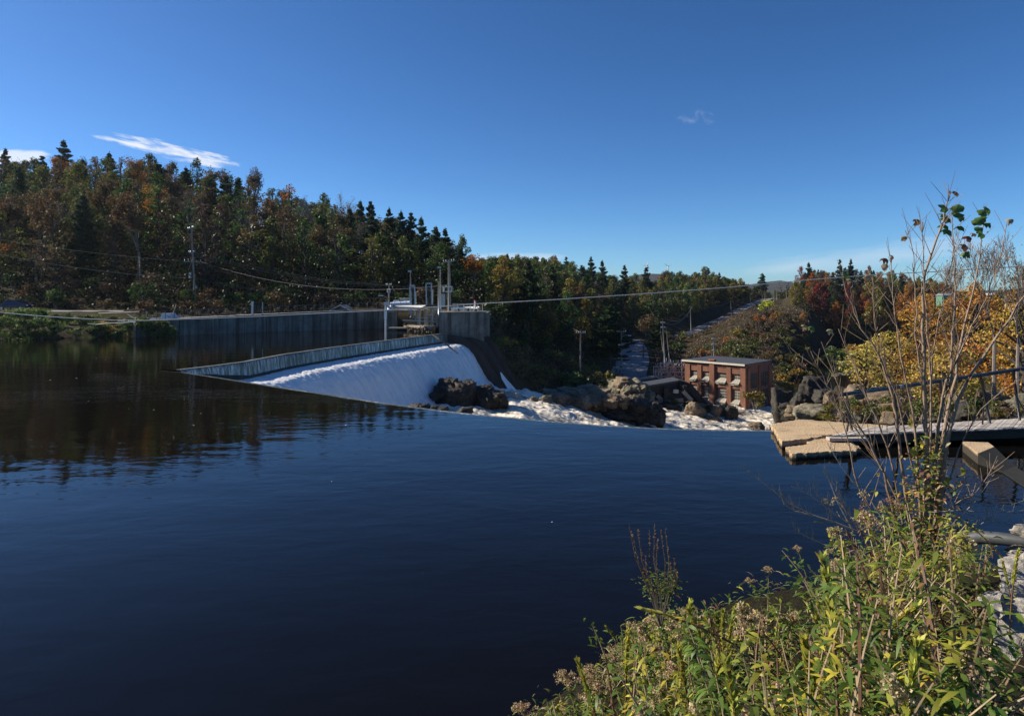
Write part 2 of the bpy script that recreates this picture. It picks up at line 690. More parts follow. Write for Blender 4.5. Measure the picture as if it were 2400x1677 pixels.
def foam(name, lo, hi, c_dark, c_foam, scale, scl, rough=0.5, bstr=0.8, bd=0.15, det=6, uv=False):
    m, nt, b = mat(name)
    vec = N(nt, 'ShaderNodeTexCoord').outputs['UV'] if uv else None
    n = noise_n(nt, scale, det, 0.68, scl=scl, dist=0.4, vec=vec)
    n2 = noise_n(nt, scale * 5, 4, 0.7, scl=scl, vec=vec)
    ad = N(nt, 'ShaderNodeMath', operation='MULTIPLY_ADD')
    nt.links.new(n2, ad.inputs[0])
    ad.inputs[1].default_value = 0.35
    nt.links.new(n, ad.inputs[2])
    col = ramp(nt, ad.outputs[0], [(lo, c_dark), (hi, c_foam)])
    nt.links.new(col, b.inputs['Base Color'])
    rr = ramp(nt, ad.outputs[0], [(lo, (0.1, 0.1, 0.1)), (hi, (rough, rough, rough))])
    nt.links.new(rr, b.inputs['Roughness'])
    bump(nt, b, ad.outputs[0], bstr, bd)
    return m


M['foam'] = foam('white_falling_water', 0.36, 0.62, (0.66, 0.69, 0.70), (0.90, 0.90, 0.89), 2.2, (1, 1, 0.22), 0.6, 0.9, 0.12)
M['falls'] = foam('streaked_falling_water', 0.46, 0.70, (0.70, 0.73, 0.75), (0.93, 0.93, 0.92), 1.0, (2.6, 0.32, 1), 0.45, 1.0, 0.16, 8, True)
M['rapids'] = foam('churning_rapids', 0.52, 0.72, (0.09, 0.07, 0.04), (0.88, 0.80, 0.66), 0.55, (0.5, 1.0, 1), 0.6, 0.9, 0.25, 8)


def veil():
    m, nt, b = mat('thin_water_veil')
    n = noise_n(nt, 1.0, 5, 0.7, scl=(4.0, 4.0, 0.22))
    n2 = noise_n(nt, 0.22, 2, 0.5)
    ad = N(nt, 'ShaderNodeMath', operation='MULTIPLY_ADD')
    nt.links.new(n2, ad.inputs[0])
    ad.inputs[1].default_value = 0.35
    nt.links.new(n, ad.inputs[2])
    col = ramp(nt, ad.outputs[0], [(0.50, (0.06, 0.07, 0.05)), (0.66, (0.17, 0.19, 0.15)), (0.90, (0.85, 0.86, 0.84))])
    nt.links.new(col, b.inputs['Base Color'])
    b.inputs['Roughness'].default_value = 0.25
    b.inputs['Roughness'].default_value = 0.12
    bump(nt, b, ad.outputs[0], 0.8, 0.08)
    return m


M['veil'] = veil()


def groundmat(name, cols, scale=0.25, b_=0.8):
    m, nt, b = mat(name)
    n = noise_n(nt, scale, 9, 0.72)
    n2 = noise_n(nt, scale * 14, 5, 0.7)
    mul = N(nt, 'ShaderNodeMixRGB', blend_type='MULTIPLY')
    mul.inputs[0].default_value = 0.8
    nt.links.new(ramp(nt, n, cols), mul.inputs[1])
    nt.links.new(ramp(nt, n2, [(0.3, (0.45, 0.45, 0.45)), (0.65, (1.1, 1.1, 1.1))]), mul.inputs[2])
    nt.links.new(mul.outputs[0], b.inputs['Base Color'])
    b.inputs['Roughness'].default_value = 1.0
    b.inputs['Specular IOR Level'].default_value = 0.1
    bump(nt, b, n2, b_, 0.3)
    return m


M['ground'] = groundmat('forest_floor_and_scrub', [(0.3, (0.035, 0.035, 0.018)), (0.5, (0.06, 0.05, 0.028)), (0.7, (0.085, 0.065, 0.035))])
M['grass_ground'] = groundmat('mown_grass', [(0.3, (0.05, 0.075, 0.02)), (0.7, (0.10, 0.13, 0.04))], 0.6)
M['bank'] = groundmat('weedy_bank_soil', [(0.3, (0.025, 0.022, 0.012)), (0.7, (0.06, 0.05, 0.028))], 1.5)
M['hill_far'] = groundmat('far_wooded_hill', [(0.3, (0.05, 0.055, 0.05)), (0.7, (0.09, 0.08, 0.065))], 0.01, 0.2)
# ------------------------------------------------------------------ dam crest lines on the pond
near_px = [(360, 866.5), (395, 870), (432, 873), (480, 880.5), (527, 888), (590, 898), (660, 909), (740, 921), (823, 934), (900, 945.5),
           (972, 955), (1068, 967), (1185, 978), (1283, 987), (1399, 996.5), (1531, 1004), (1618, 1007), (1720, 1008.6), (1812, 1009)]
far_px = [(360, 866.5), (422, 866.5), (495, 858), (572, 848), (669, 830), (764, 816.2), (883, 800.5), (1000, 786), (1047, 780.5)]
near = [G(u, v) for u, v in near_px]
far = [G(u, v) for u, v in far_px]


def lerp_px(pts, u):
    if u <= pts[0][0]:
        return pts[0][1]
    for (a, va), (b, vb) in zip(pts, pts[1:]):
        if u <= b:
            return va + (vb - va) * (u - a) / (b - a)
    return pts[-1][1]


def Nd(u):
    return CH * F / (lerp_px(near_px, u) - HZ)


def Fd(u):
    return CH * F / (lerp_px(far_px, u) - HZ)


# wall line (photo columns): waterline row, top row
wall_px = [(318, 790, 752.5), (370, 787, 750), (480, 782.5, 744.5), (600, 778, 738.5), (750, 773.5, 731), (850, 770.5, 727.5), (905, 769, 725.5)]


def wall_at(u):
    a = [(w[0], w[1]) for w in wall_px]
    b = [(w[0], w[2]) for w in wall_px]
    D = CH * F / (lerp_px(a, u) - HZ)
    return D, CH - (lerp_px(b, u) - HZ) / F * D


cols = []


def col(u, *k):
    cols.append((u, list(k)))


def ridge(v, D, h=16):
    return CH + (HZ - v) / F * D - h


for u in (-1800, -700, 0):
    v = 350 + (60 if u < 0 else 0) * 0
    col(u, (30, -3), (31, -3), (45, -3), (46, -3), (60, -3), (81, -1.2), (85, 0.9), (104, 3.0), (122, 3.3), (220, ridge(v, 220)), (320, ridge(v, 220) + 6))
col(150, (30, -3), (31, -3), (45, -3), (46, -3), (60, -3), (86, -1.2), (89.5, 0.9), (105, 3.0), (122, 3.3), (220, ridge(352, 220)), (320, 44))
col(250, (30, -3), (31, -3), (45, -3), (46, -3), (60, -3), (89, -1.2), (92.5, 0.8), (106, 2.9), (123, 3.2), (220, ridge(345, 220)), (320, 42))
col(312, (44, -3), (45, -3), (46, -3), (47, -3), (48, -3), (91, -1.5), (94, 0.6), (107, 2.6), (124, 3.1), (220, ridge(360, 220)), (320, 40))
for u, sk in ((330, 362), (358, 366), (430, 378), (500, 392), (600, 412), (700, 440), (800, 465), (904, 505)):
    wd, wz = wall_at(u)
    n = Nd(u)
    f = Fd(u)
    if u <= 360:
        k = [(n - 1, -3), (n - .8, -3), (n - .5, -3), (n, -3), (n + .4, -3)]
    else:
        dep = min(9.5, 3 + (f - n) * 0.6)
        k = [(n - .6, -3), (n + .4 + min(1, (f - n) / 6), -dep), ((n + f) / 2, -dep), (f - .8 - min(0, f - 60), -dep if f - n > 4 else -3), (f + .8, -3)]
        if f - n < 3:
            k = [(n - .6, -3), (n - .2, -3.2), ((n + f) / 2, -3.2), (f, -3.2), (f + .8, -3)]
        k[3] = (max(k[2][0] + .1, f - 0.8), k[3][1])
    D9 = 220
    k += [(wd + 0.1, -3), (wd + 0.5, wz - 0.5), (wd + 12, wz - 0.2), (wd + 19, wz + 0.2), (D9, ridge(sk, D9)), (320, ridge(sk, D9) + 6)]
    col(u, *k)
col(1040, (30.7, -3), (32, -9), (85, -9), (99, -9), (100.6, -3), (112, -3), (114, 3.0), (126, 3.4), (140, 4), (220, ridge(545, 220)), (330, 16))
col(1062, (30.6, -3), (31.9, -9), (85, -9), (99.0, -9), (100, 3.0), (106, 3.2), (114, 3.3), (126, 3.4), (140, 4), (230, ridge(555, 230)), (330, 14))
col(1128, (30.0, -3), (31.2, -9.2), (60, -9.5), (92, -9), (101.5, -6.5), (104, 0.5), (112, 3.0), (128, 3.4), (145, 4), (250, ridge(600, 250, 15)), (340, 12))
col(1160, (29.8, -3), (31, -9.5), (60, -10), (92, -9), (103, -7), (112, -3.5), (120, 0.2), (135, 3), (150, 3.6), (270, ridge(598, 270, 15)), (360, 12))
col(1250, (29.1, -3), (30.3, -10), (60, -11), (96, -10), (105, -9.5), (125, -8.5), (140, -7), (160, -4.9), (178, -2), (290, ridge(592, 290, 15)), (380, 16))
col(1400, (27.8, -3), (29, -12), (60, -13.5), (95, -12.8), (108, -12.3), (140, -12.6), (160, -12), (200, -10.5), (235, -8), (330, ridge(615, 330, 15)), (430, 10))
col(1480, (27.4, -3), (28.5, -14), (60, -15), (100, -14.6), (125, -14.4), (150, -14.4), (180, -13.4), (215, -12.4), (262, -10.8), (360, ridge(632, 360, 15)), (470, 6))
col(1620, (27.0, -3), (28, -15), (60, -17), (116, -18), (133, -17.5), (165, -17.5), (190, -16), (230, -14), (280, -9.4), (400, ridge(625, 400, 15)), (520, 8))
col(1750, (26.9, -3), (28, -16), (60, -18), (132, -20), (150, -19), (170, -17.5), (195, -14), (240, -9), (300, -4), (430, ridge(652, 430, 15)), (560, 6))
col(1790, (26.9, -3), (28, -16), (60, -18), (134, -20), (150, -19.5), (172, -18), (198, -15), (240, -9), (300, -3.5), (440, 3.2), (640, 2.4))
col(1835, (26.8, -2), (29, -12), (60, -17), (134, -20.5), (150, -20.5), (176, -19), (202, -16), (240, -10), (310, -2.5), (450, 3.4), (640, 1.5))
col(1885, (26.8, -1.5), (29.5, -2.5), (50, -10), (110, -17), (128, -20.5), (205, -20.5), (250, -18), (280, -12), (340, -2), (430, ridge(622, 430, 15)), (560, 14))
col(1960, (26.9, -1.2), (29.5, -1.5), (60, -7), (108, -9), (124, -20.5), (330, -20.5), (352, -18), (368, -12), (390, -4), (440, ridge(618, 440, 15)), (560, 14))
col(2100, (27.6, -1.2), (29.6, -1.2), (50, -4.5), (100, -9), (116, -20.5), (330, -20.5), (352, -18), (368, -12), (390, -4), (440, ridge(622, 440, 15)), (560, 12))
col(2250, (28.2, -1.0), (30.2, -1.2), (48, -4.0), (95, -7), (116, -14), (200, -19), (300, -14), (330, -10), (360, -5), (440, 5), (560, 10))
col(2450, (29.2, -1.0), (31, -1.0), (45, -3.0), (90, -5), (110, -5), (160, -8), (240, -8), (300, -5), (340, -2), (420, 4), (560, 8))
col(4300, (30.5, -0.8), (32, -0.5), (45, -1.0), (90, 0), (110, 0), (160, 0), (240, 0), (300, 1), (340, 2), (420, 5), (560, 8))
NK = 11
colU = np.array([c[0] for c in cols], float)
colD = np.array([[k[0] for k in c[1]] for c in cols], float)
colZ = np.array([[k[1] for k in c[1]] for c in cols], float)

# road centre lines: (u, v, D)
road_main = [G(u, v, z) for u, v, z in ((1462, 905, -14.3), (1470, 880, -14.0), (1484, 845, -13.1), (1484, 815, -12.0), (1470, 795, -11.2))]
road_up = [P(1560, 797, 262), P(1600, 785, 275), P(1640, 770, 300), P(1700, 745, 340), P(1738, 724, 375), P(1765, 712, 405), P(1800, 700, 440), P(1815, 699, 500)]
ROADS = [(road_main, 4.6), (road_up, 3.2)]


def seg_near(pl, x, y):
    best = (1e9, 0)
    for a, b in zip(pl, pl[1:]):
        dx, dy = b.x - a.x, b.y - a.y
        t = max(0, min(1, ((x - a.x) * dx + (y - a.y) * dy) / (dx * dx + dy * dy)))
        d = math.hypot(x - a.x - dx * t, y - a.y - dy * t)
        if d < best[0]:
            best = (d, a.z + (b.z - a.z) * t)
    return best


def height(x, y, rough=True):
    u = CX + F * x / max(y, 1)
    u = min(max(u, colU[0]), colU[-1])
    i = min(max(int(np.searchsorted(colU, u)) - 1, 0), len(colU) - 2)
    t = (u - colU[i]) / (colU[i + 1] - colU[i])
    D = colD[i] * (1 - t) + colD[i + 1] * t
    Z = colZ[i] * (1 - t) + colZ[i + 1] * t
    z = float(np.interp(y, D, Z))
    if y > 130:
        for pl, w in ROADS:
            d, rz = seg_near(pl, x, y)
            if d < w + 7:
                k = min(1, max(0, (d - w - 1.0) / 6))
                z = (rz - 0.12) * (1 - k) + z * k
    if rough and y > D[5] and y > 60:
        k = min(1, (y - D[5]) / 15)
        z += k * 0.7 * mn.noise(Vector((x * .09, y * .09, 0))) + k * 0.25 * mn.noise(Vector((x * .4, y * .4, 3)))
    elif rough and y > D[0] + 2 and z < -3.2 or (rough and u > 1900 and y > D[1]):
        z += 0.35 * mn.noise(Vector((x * .35, y * .35, 0)))
    return z


us = sorted(set(list(np.arange(-1800, -60, 120.0)) + list(np.arange(-60, 2500, 8.0)) + list(np.arange(2500, 4301, 150.0)) + [float(c) for c in colU]))
vv = []
sub = [3, 5, 6, 3, 5, 6, 12, 10, 34, 12]
for u in us:
    i = min(max(int(np.searchsorted(colU, u)) - 1, 0), len(colU) - 2)
    t = (u - colU[i]) / (colU[i + 1] - colU[i])
    D = colD[i] * (1 - t) + colD[i + 1] * t
    ds = []
    for k in range(NK - 1):
        ds += [D[k] + (D[k + 1] - D[k]) * j / sub[k] for j in range(sub[k])]
    ds.append(D[-1])
    for d in ds:
        x = (u - CX) / F * d
        vv.append((x, d, height(x, d)))
    zl = vv[-1][2]
    for d in (900, 1500, 3000, 6500):
        vv.append(((u - CX) / F * d, d, zl * (1 - min(1, d / 1500)) + 0 - (d > 1000) * 10))
rows = sum(sub) + 1 + 4
A = np.arange(len(us) * rows).reshape(len(us), rows)
fq = np.stack([A[:-1, :-1].ravel(), A[1:, :-1].ravel(), A[1:, 1:].ravel(), A[:-1, 1:].ravel()], 1)
terrain = np_mesh('terrain', vv, [fq], M['ground'], smooth=True)
tag(terrain, kind='structure')

# behind and beside the camera: rough ground that carries on to the horizon
mb = MB()
mb.add([(-7000, -7000, 3.2), (7000, -7000, 3.2), (7000, -12, 3.2), (-7000, -12, 3.2)], [(0, 1, 2, 3)])
tag(mb.build('ground', M['grass_ground']), kind='structure')

# ------------------------------------------------------------------ near bank under the camera
shore = [(-12, -12), (-4, -2), (-2.2, 3.5), (-0.8, 6.6), (0.6, 8.8), (2.4, 10.2), (4.8, 10.9), (7.6, 12.2), (9.5, 12.9), (12, 13.2), (16, 13.6), (30, 15), (60, 20)]


def bank_h(x, y):
    best = 1e9
    sg = 1
    for (ax, ay), (bx, by) in zip(shore, shore[1:]):
        dx, dy = bx - ax, by - ay
        L2 = dx * dx + dy * dy
        t = max(0, min(1, ((x - ax) * dx + (y - ay) * dy) / L2))
        d = math.hypot(x - ax - dx * t, y - ay - dy * t)
        if d < best:
            best = d
            sg = 1 if (x - ax) * dy - (y - ay) * dx > 0 else -1
    d = best * sg
    nz = 0.25 * mn.noise(Vector((x * .6, y * .6, 1))) + 0.08 * mn.noise(Vector((x * 2.2, y * 2.2, 5)))
    if d > 0:
        h = min(3.8, 0.25 + float(np.interp(x, [2.0, 5.5], [0.80, 0.50])) * d)
        return h + nz * min(1, d)
    return max(-3, 0.25 + 0.9 * d)


gx = np.concatenate([np.arange(-12, 14, 0.25), np.arange(14, 60, 1.5)])
gy = np.arange(-12, 27, 0.25)
bv = [(x, y, bank_h(x, y)) for x in gx for y in gy]
A = np.arange(len(bv)).reshape(len(gx), len(gy))
fq = np.stack([A[:-1, :-1].ravel(), A[1:, :-1].ravel(), A[1:, 1:].ravel(), A[:-1, 1:].ravel()], 1)
tag(np_mesh('near_bank', bv, [fq], M['bank'], smooth=True), kind='structure')

# ------------------------------------------------------------------ pond
mb = MB()
poly = [(p.x, p.y) for p in reversed(near)] + [(p.x, p.y) for p in far[1:]]
far_end = far[-1]
poly += [(far_end.x + 0.0, 112), (-16, 119), (-30, 121), (-80, 118), (-350, 118), (-350, -60), (-12, -60), (70, -60), (70, 29.0), (20, 28.5)]
vs = [(x, y, 0.0) for x, y in poly]
from mathutils.geometry import tessellate_polygon
tris = tessellate_polygon([[Vector(v) for v in vs]])
tris = [t if ((vs[t[1]][0] - vs[t[0]][0]) * (vs[t[2]][1] - vs[t[0]][1]) - (vs[t[1]][1] - vs[t[0]][1]) * (vs[t[2]][0] - vs[t[0]][0])) > 0 else (t[0], t[2], t[1]) for t in tris]
mb.add(vs, tris)
pond = tag(mb.build('pond_water', M['pond']), kind='structure')


# ------------------------------------------------------------------ the dam
def resample(pts, step):
    out = [pts[0]]
    for a, b in zip(pts, pts[1:]):
        n = max(1, int((b - a).length / step))
        for i in range(1, n + 1):
            out.append(a.lerp(b, i / n))
    return out


def normals2(pts, side):
    ns = []
    for i in range(len(pts)):
        d = (pts[min(i + 1, len(pts) - 1)] - pts[max(i - 1, 0)])
        n = Vector((d.y, -d.x, 0)).normalized() * side
        ns.append(n)
    # smooth
    for _ in range(14):
        ns = [((ns[max(i - 1, 0)] + ns[i] * 2 + ns[min(i + 1, len(ns) - 1)])).normalized() for i in range(len(ns))]
    return ns


dam = thing('dam', 'long V-shaped concrete river dam with water pouring over its far crest', 'dam', (near[0].x, near[0].y, -9))
# near leg: concrete lip and downstream face
nl = resample(near, 0.8)
nn = normals2(nl, -1)      # downstream side (away from camera)
prof = [(-0.35, -0.30), (-0.05, -0.035), (0.22, -0.05), (0.50, -0.16), (0.9, -0.9), (2.2, -4.5), (3.4, -9.5), (3.6, -16)]
mb = MB()
n = len(prof)
for i, p in enumerate(nl):
    k = min(1, i * 0.8 / 6)
    for s_, z in prof:
        mb.v.append(tuple(p + nn[i] * s_ * (0.25 + 0.75 * k) + Vector((0, 0, z))))
for i in range(len(nl) - 1):
    for j in range(n - 1):
        a = i * n + j
        mb.f.append((a, a + 1, a + n + 1, a + n))
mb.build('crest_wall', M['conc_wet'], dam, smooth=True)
# thin sheet sliding over the near lip
prof = [(-0.12, 0.002), (0.12, -0.005), (0.30, -0.03), (0.56, -0.12), (0.98, -0.85), (2.3, -4.5), (3.5, -9.5)]
mb = MB()
n = len(prof)
for i, p in enumerate(nl):
    k = min(1, i * 0.8 / 6)
    for s_, z in prof:
        mb.v.append(tuple(p + nn[i] * s_ * (0.25 + 0.75 * k) + Vector((0, 0, z))))
for i in range(len(nl) - 1):
    for j in range(n - 1):
        a = i * n + j
        mb.f.append((a, a + 1, a + n + 1, a + n))
tag(mb.build('overflow_water', M['veil'], None, smooth=True), kind='structure')

# far leg: weir boards with a thin veil, then the white chute
fl0 = resample(far[1:], 0.14)
fn0 = normals2(fl0, 1)
for _ in range(60):
    fn0 = [((fn0[max(i - 1, 0)] + fn0[i] * 2 + fn0[min(i + 1, len(fn0) - 1)])).normalized() for i in range(len(fn0))]
# boards of the weir (each board a part), veil over them
L = 0.0
seglen = 2.6
acc = [0.0]
for a, b in zip(fl0, fl0[1:]):
    acc.append(acc[-1] + (b - a).length)
tot = acc[-1]


def fpos(s_):
    i = int(np.searchsorted(acc, s_))
    i = min(max(i, 1), len(fl0) - 1)
    t = (s_ - acc[i - 1]) / max(1e-6, acc[i] - acc[i - 1])
    return fl0[i - 1].lerp(fl0[i], t), fn0[i - 1].lerp(fn0[i], t).normalized()


nb = int(tot / seglen)
WH = 1.18


def wh(s_):
    return WH * min(1.0, 0.25 + s_ / 9.0)


for i in range(nb):
    s0, s1 = i * seglen + 0.04, (i + 1) * seglen - 0.04
    p0, n0 = fpos(s0)
    p1, n1 = fpos(s1)
    h = 0.5 * (wh(s0) + wh(s1))
    mb = MB()
    c = [p0 - n0 * .12, p0 + n0 * .06, p1 + n1 * .06, p1 - n1 * .12]
    mb.prism([(q.x, q.y) for q in c][::-1], -h - 0.4, -0.02)
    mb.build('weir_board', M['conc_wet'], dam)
# curved lip of glassy water and veil
mb = MB()
prof = [(-0.5, 0.004), (-0.1, 0.0), (0.06, -0.03), (0.15, -0.11), (0.20, -0.35), (0.24, -0.7), (0.30, -1.0)]
n = len(prof)
for i, p in enumerate(fl0):
    h = wh(acc[i])
    joint = 0.05 * max(0, 1 - abs(((acc[i] / seglen) % 1) - 0.5) * -2 - 0.0) if False else (0.07 if (acc[i] % seglen) < 0.14 else 0)
    for s_, z in prof:
        mb.v.append(tuple(p + fn0[i] * (s_ + 0.03 * mn.noise(Vector((acc[i] * 2, z, 0))) - (joint if z < -0.2 else 0)) + Vector((0, 0, z * h if z < -0.2 else z))))
for i in range(len(fl0) - 1):
    for j in range(n - 1):
        a = i * n + j
        mb.f.append((a, a + 1, a + n + 1, a + n))
veilo = tag(mb.build('weir_overflow', M['veil'], None, smooth=True), kind='structure')

# cream strip painting the sunlit curve of water along the far crest
mb = MB()
pts_ = [p + fn0[i] * 0.02 for i, p in enumerate(fl0)][::4]
for a, b in zip(pts_, pts_[1:]):
    mb.beam((a.x, a.y, 0.018), (b.x, b.y, 0.018), 0.10, 0.05)
mb.build('sunlit_crest_strip', M['conc_light'], dam)
# dark ledge at the foot of the weir
mb = MB()
prof = [(0.05, -1.0, 0.0), (0.42, -1.0, 0.02), (0.55, -1.0, -0.14), (0.56, -1.0, -1.2)]
n = len(prof)
for i in range(0, len(fl0), 3):
    p = fl0[i]
    h = wh(acc[i])
    for s_, k, dz in prof:
        q = p + fn0[i] * (s_ + 0.10 * mn.noise(Vector((acc[i] * 1.3, 4, 0))))
        mb.v.append((q.x, q.y, k * h + dz + 0.05 * mn.noise(Vector((acc[i] * 2.3, s_, 0)))))
for i in range(len(range(0, len(fl0), 3)) - 1):
    for j in range(n - 1):
        a = i * n + j
        mb.f.append((a, a + 1, a + n + 1, a + n))
mb.build('ledge', M['rock_dark'], dam)

# white water chute
ss = list(np.arange(0.35, 10.5, 0.13))
sp_s = [0.35, 1.2, 2.4, 3.2, 4.0, 4.8, 5.8, 6.9, 8.1, 9.2, 10.5]
sp_z = [-1.35, -1.45, -1.52, -1.72, -2.15, -3.0, -4.6, -6.4, -7.5, -7.85, -8.0]
ch = []
for i, p in enumerate(fl0):
    for s_ in ss:
        h = float(np.interp(s_, sp_s, sp_z))
        k = min(1.0, 0.25 + acc[i] / 9.0)
        kk = (1 - k) * (1 if s_ < 3 else max(0, 1 - (s_ - 3) / 4))
        z = h * (1 - kk) + (h * k) * kk
        q = p + fn0[i] * s_
        amp = 0.04 + 0.17 * min(1, max(0, (s_ - 2.5) / 2.5))
        streak = mn.noise(Vector((acc[i] * 1.3, s_ * 0.10, 7)))
        lump = mn.fractal(Vector((acc[i] * 3.2, s_ * 0.55, z * .2)), 0.6, 2.2, 5)
        brink = math.exp(-((s_ - 3.0 - 0.6 * mn.noise(Vector((acc[i] * .5, 0, 2)))) / 0.8) ** 2)
        dz = amp * (0.9 * lump + 0.8 * streak) + brink * (0.08 + 0.06 * mn.noise(Vector((acc[i] * 0.8, 1, 1))) + 0.10 * mn.noise(Vector((acc[i] * 3.4, s_ * 2, 1))) + 0.08 * mn.noise(Vector((acc[i] * 7, s_ * 3, 5))))
        nrm = Vector((fn0[i].x * 0.6, fn0[i].y * 0.6, 0.8))
        q = Vector((q.x, q.y, z)) + nrm * dz
        ch.append(tuple(q))
m_ = len(ss)
A = np.arange(len(fl0) * m_).reshape(len(fl0), m_)
fq = np.stack([A[:-1, :-1].ravel(), A[:-1, 1:].ravel(), A[1:, 1:].ravel(), A[1:, :-1].ravel()], 1)
wf = np_mesh('waterfall', ch, [fq], M['falls'], smooth=True)
uvl = wf.data.uv_layers.new(name='flow')
vi = np.zeros(len(wf.data.loops), dtype=np.int32)
wf.data.loops.foreach_get('vertex_index', vi)
uvs = np.stack([np.array(acc)[vi // m_], np.array(ss)[vi % m_]], 1).astype(np.float32)
uvl.data.foreach_set('uv', uvs.ravel())
tag(wf, kind='structure')

# ------------------------------------------------------------------ rapids and the lower river
rz_u = [860, 1000, 1100, 1200, 1300, 1400, 1550, 1700, 1800, 1900, 2000]
rz_z = [-7.9, -7.7, -7.75, -8.3, -9.6, -11.3, -14.2, -16.8, -17.9, -18.4, -18.6]
rD0 = [45, 40, 35, 35, 40, 45, 60, 70, 75, 85, 95]
rD1 = [66, 86, 97, 103, 100, 104, 122, 140, 152, 152, 150]
rv = []
uu = np.arange(860, 2000, 2.2)
nd = 150
for u in uu:
    z = np.interp(u, rz_u, rz_z)
    a, b = np.interp(u, rz_u, rD0), np.interp(u, rz_u, rD1)
    for j in range(nd):
        t = j / (nd - 1)
        d = a + (b - a) * t
        x = (u - CX) / F * d
        w = 0.42 * mn.fractal(Vector((x * .28, d * .16, 0)), 0.9, 2.1, 5) + 0.16 * mn.fractal(Vector((x * 1.1, d * .8, 4)), 0.8, 2.1, 3)
        # standing waves
        w += 0.22 * abs(mn.noise(Vector((x * .22 + 9, d * .35, 2))))
        rv.append((x, d, z - 0.012 * (d - 90) + w))
A = np.arange(len(uu) * nd).reshape(len(uu), nd)
fq = np.stack([A[:-1, :-1].ravel(), A[1:, :-1].ravel(), A[1:, 1:].ravel(), A[:-1, 1:].ravel()], 1)
tag(np_mesh('rapids', rv, [fq], M['rapids'], smooth=True), kind='structure')
mb = MB()
mb.add([(55, 145, -18.8), (230, 110, -18.8), (320, 380, -18.8), (120, 380, -18.8), (80, 200, -18.8)], [(0, 1, 2, 3, 4)])
tag(mb.build('lower_river', M['river_calm']), kind='structure')
# white riffle in the lower river
mb = MB()
for i in range(60):
    u = 1955 + i * 2.2
    c = G(u, 880 - i * 0.45 + R.uniform(-3, 3), -18.7)
    w = R.uniform(.6, 1.6)
    mb.add([(c.x - w, c.y - .5, -18.74), (c.x, c.y - .7 * R.random(), -18.62), (c.x + w, c.y, -18.74), (c.x, c.y + .6, -18.70)], [(0, 1, 2, 3)])
tag(mb.build('riffle', M['rapids']), kind='stuff')

# ------------------------------------------------------------------ roads
for k, (pl, w) in enumerate(ROADS):
    pts = resample(pl, 2.0)
    mb = MB()
    for i, p in enumerate(pts):
        d = pts[min(i + 1, len(pts) - 1)] - pts[max(i - 1, 0)]
        nrm = Vector((d.y, -d.x, 0)).normalized()
        mb.v.append(tuple(p - nrm * w + Vector((0, 0, 0.05))))
        mb.v.append(tuple(p + Vector((0, 0, 0.10))))
        mb.v.append(tuple(p + nrm * w + Vector((0, 0, 0.05))))
    for i in range(len(pts) - 1):
        a = i * 3
        mb.f += [(a, a + 1, a + 4, a + 3), (a + 1, a + 2, a + 5, a + 4)]
    tag(mb.build('road', M['asphalt'], None, smooth=True), kind='structure')
# road on the far bank behind the wall
mb = MB()
uu = list(np.arange(-400, 1110, 30.0))
for u in uu:
    if u < 318:
        d0, z = 107, 3.12
    else:
        wd, wz = wall_at(min(u, 905))
        d0, z = wd + 3.0, wz - 0.12
    mb.v.append(((u - CX) / F * d0, d0, z))
    mb.v.append(((u - CX) / F * (d0 + 7), d0 + 7, z + .05))
for i in range(len(uu) - 1):
    a = i * 2
    mb.f.append((a, a + 2, a + 3, a + 1))
tag(mb.build('bank_road', M['asphalt'], None), kind='structure')

# flecks of foam and fallen leaves adrift on the pond
mb = MB()
for k in range(26):
    u, v = (R.uniform(0, 900), R.uniform(800, 1000)) if k < 23 else (R.uniform(0, 1300), R.uniform(1000, 1350))
    if v < lerp_px(near_px, u) + 10 and u > 350:
        continue
    c = G(u, v, 0)
    r_ = R.uniform(.01, .035) * (c.y / 40)
    pts_ = [(c.x + r_ * 2 * math.cos(a) * R.uniform(.6, 1.3), c.y + r_ * 1.3 * math.sin(a) * R.uniform(.6, 1.3), .012) for a in np.linspace(0, 5.4, 7)]
    mb.add(pts_, [tuple(range(7))])
tag(mb.build('foam_flecks', M['foam']), kind='stuff')

# far hill with turbines
mb = MB()
hx = [(1380, 680), (1440, 660), (1480, 646), (1515, 641), (1560, 642), (1620, 650), (1700, 664), (1760, 666), (1800, 660), (1830, 657), (1860, 662), (1950, 676), (2200, 684), (2320, 680), (2400, 676), (2600, 680), (2900, 690)]
for u, v in hx:
    p = P(u, v, 2600)
    mb.v += [(p.x, 2000, -40), tuple(p), (p.x, 3400, -40)]
for i in range(len(hx) - 1):
    a = i * 3
    mb.f += [(a, a + 3, a + 4, a + 1), (a + 1, a + 4, a + 5, a + 2)]
tag(mb.build('far_hill', M['hill_far'], smooth=True), kind='structure')
# ------------------------------------------------------------------ far retaining wall, panel by panel
wall = thing('retaining_wall', 'long stained concrete retaining wall along the far pond bank', 'wall', tuple(G(600, 778)))


def wp(u):
    a = [(w[0], w[1]) for w in wall_px]
    q = G(u, lerp_px(a, u))
    return q, wall_at(u)[1]


uu = list(np.linspace(318, 905, 24))
for a, b in zip(uu, uu[1:]):
    p0, z0 = wp(a)
    p1, z1 = wp(b)
    d = (p1 - p0).normalized()
    bk = Vector((-d.y, d.x, 0)) * 0.5
    p0 = p0 + d * 0.03
    p1 = p1 - d * 0.03
    off = bk * R.uniform(-0.08, 0.04)
    mb = MB()
    c = [p0 + off, p1 + off, p1 + bk, p0 + bk]
    mb.prism([(q.x, q.y) for q in c], -2.5, [z0, z1, z1, z0])
    mb.build('panel', M['conc'], wall)
mb = MB()
for a, b in zip(uu, uu[1:]):
    p0, z0 = wp(a)
    p1, z1 = wp(b)
    mb.beam((p0.x, p0.y + .2, z0 + .06), (p1.x, p1.y + .2, z1 + .04), 0.6, 0.08)
mb.build('coping', M['conc'], wall)

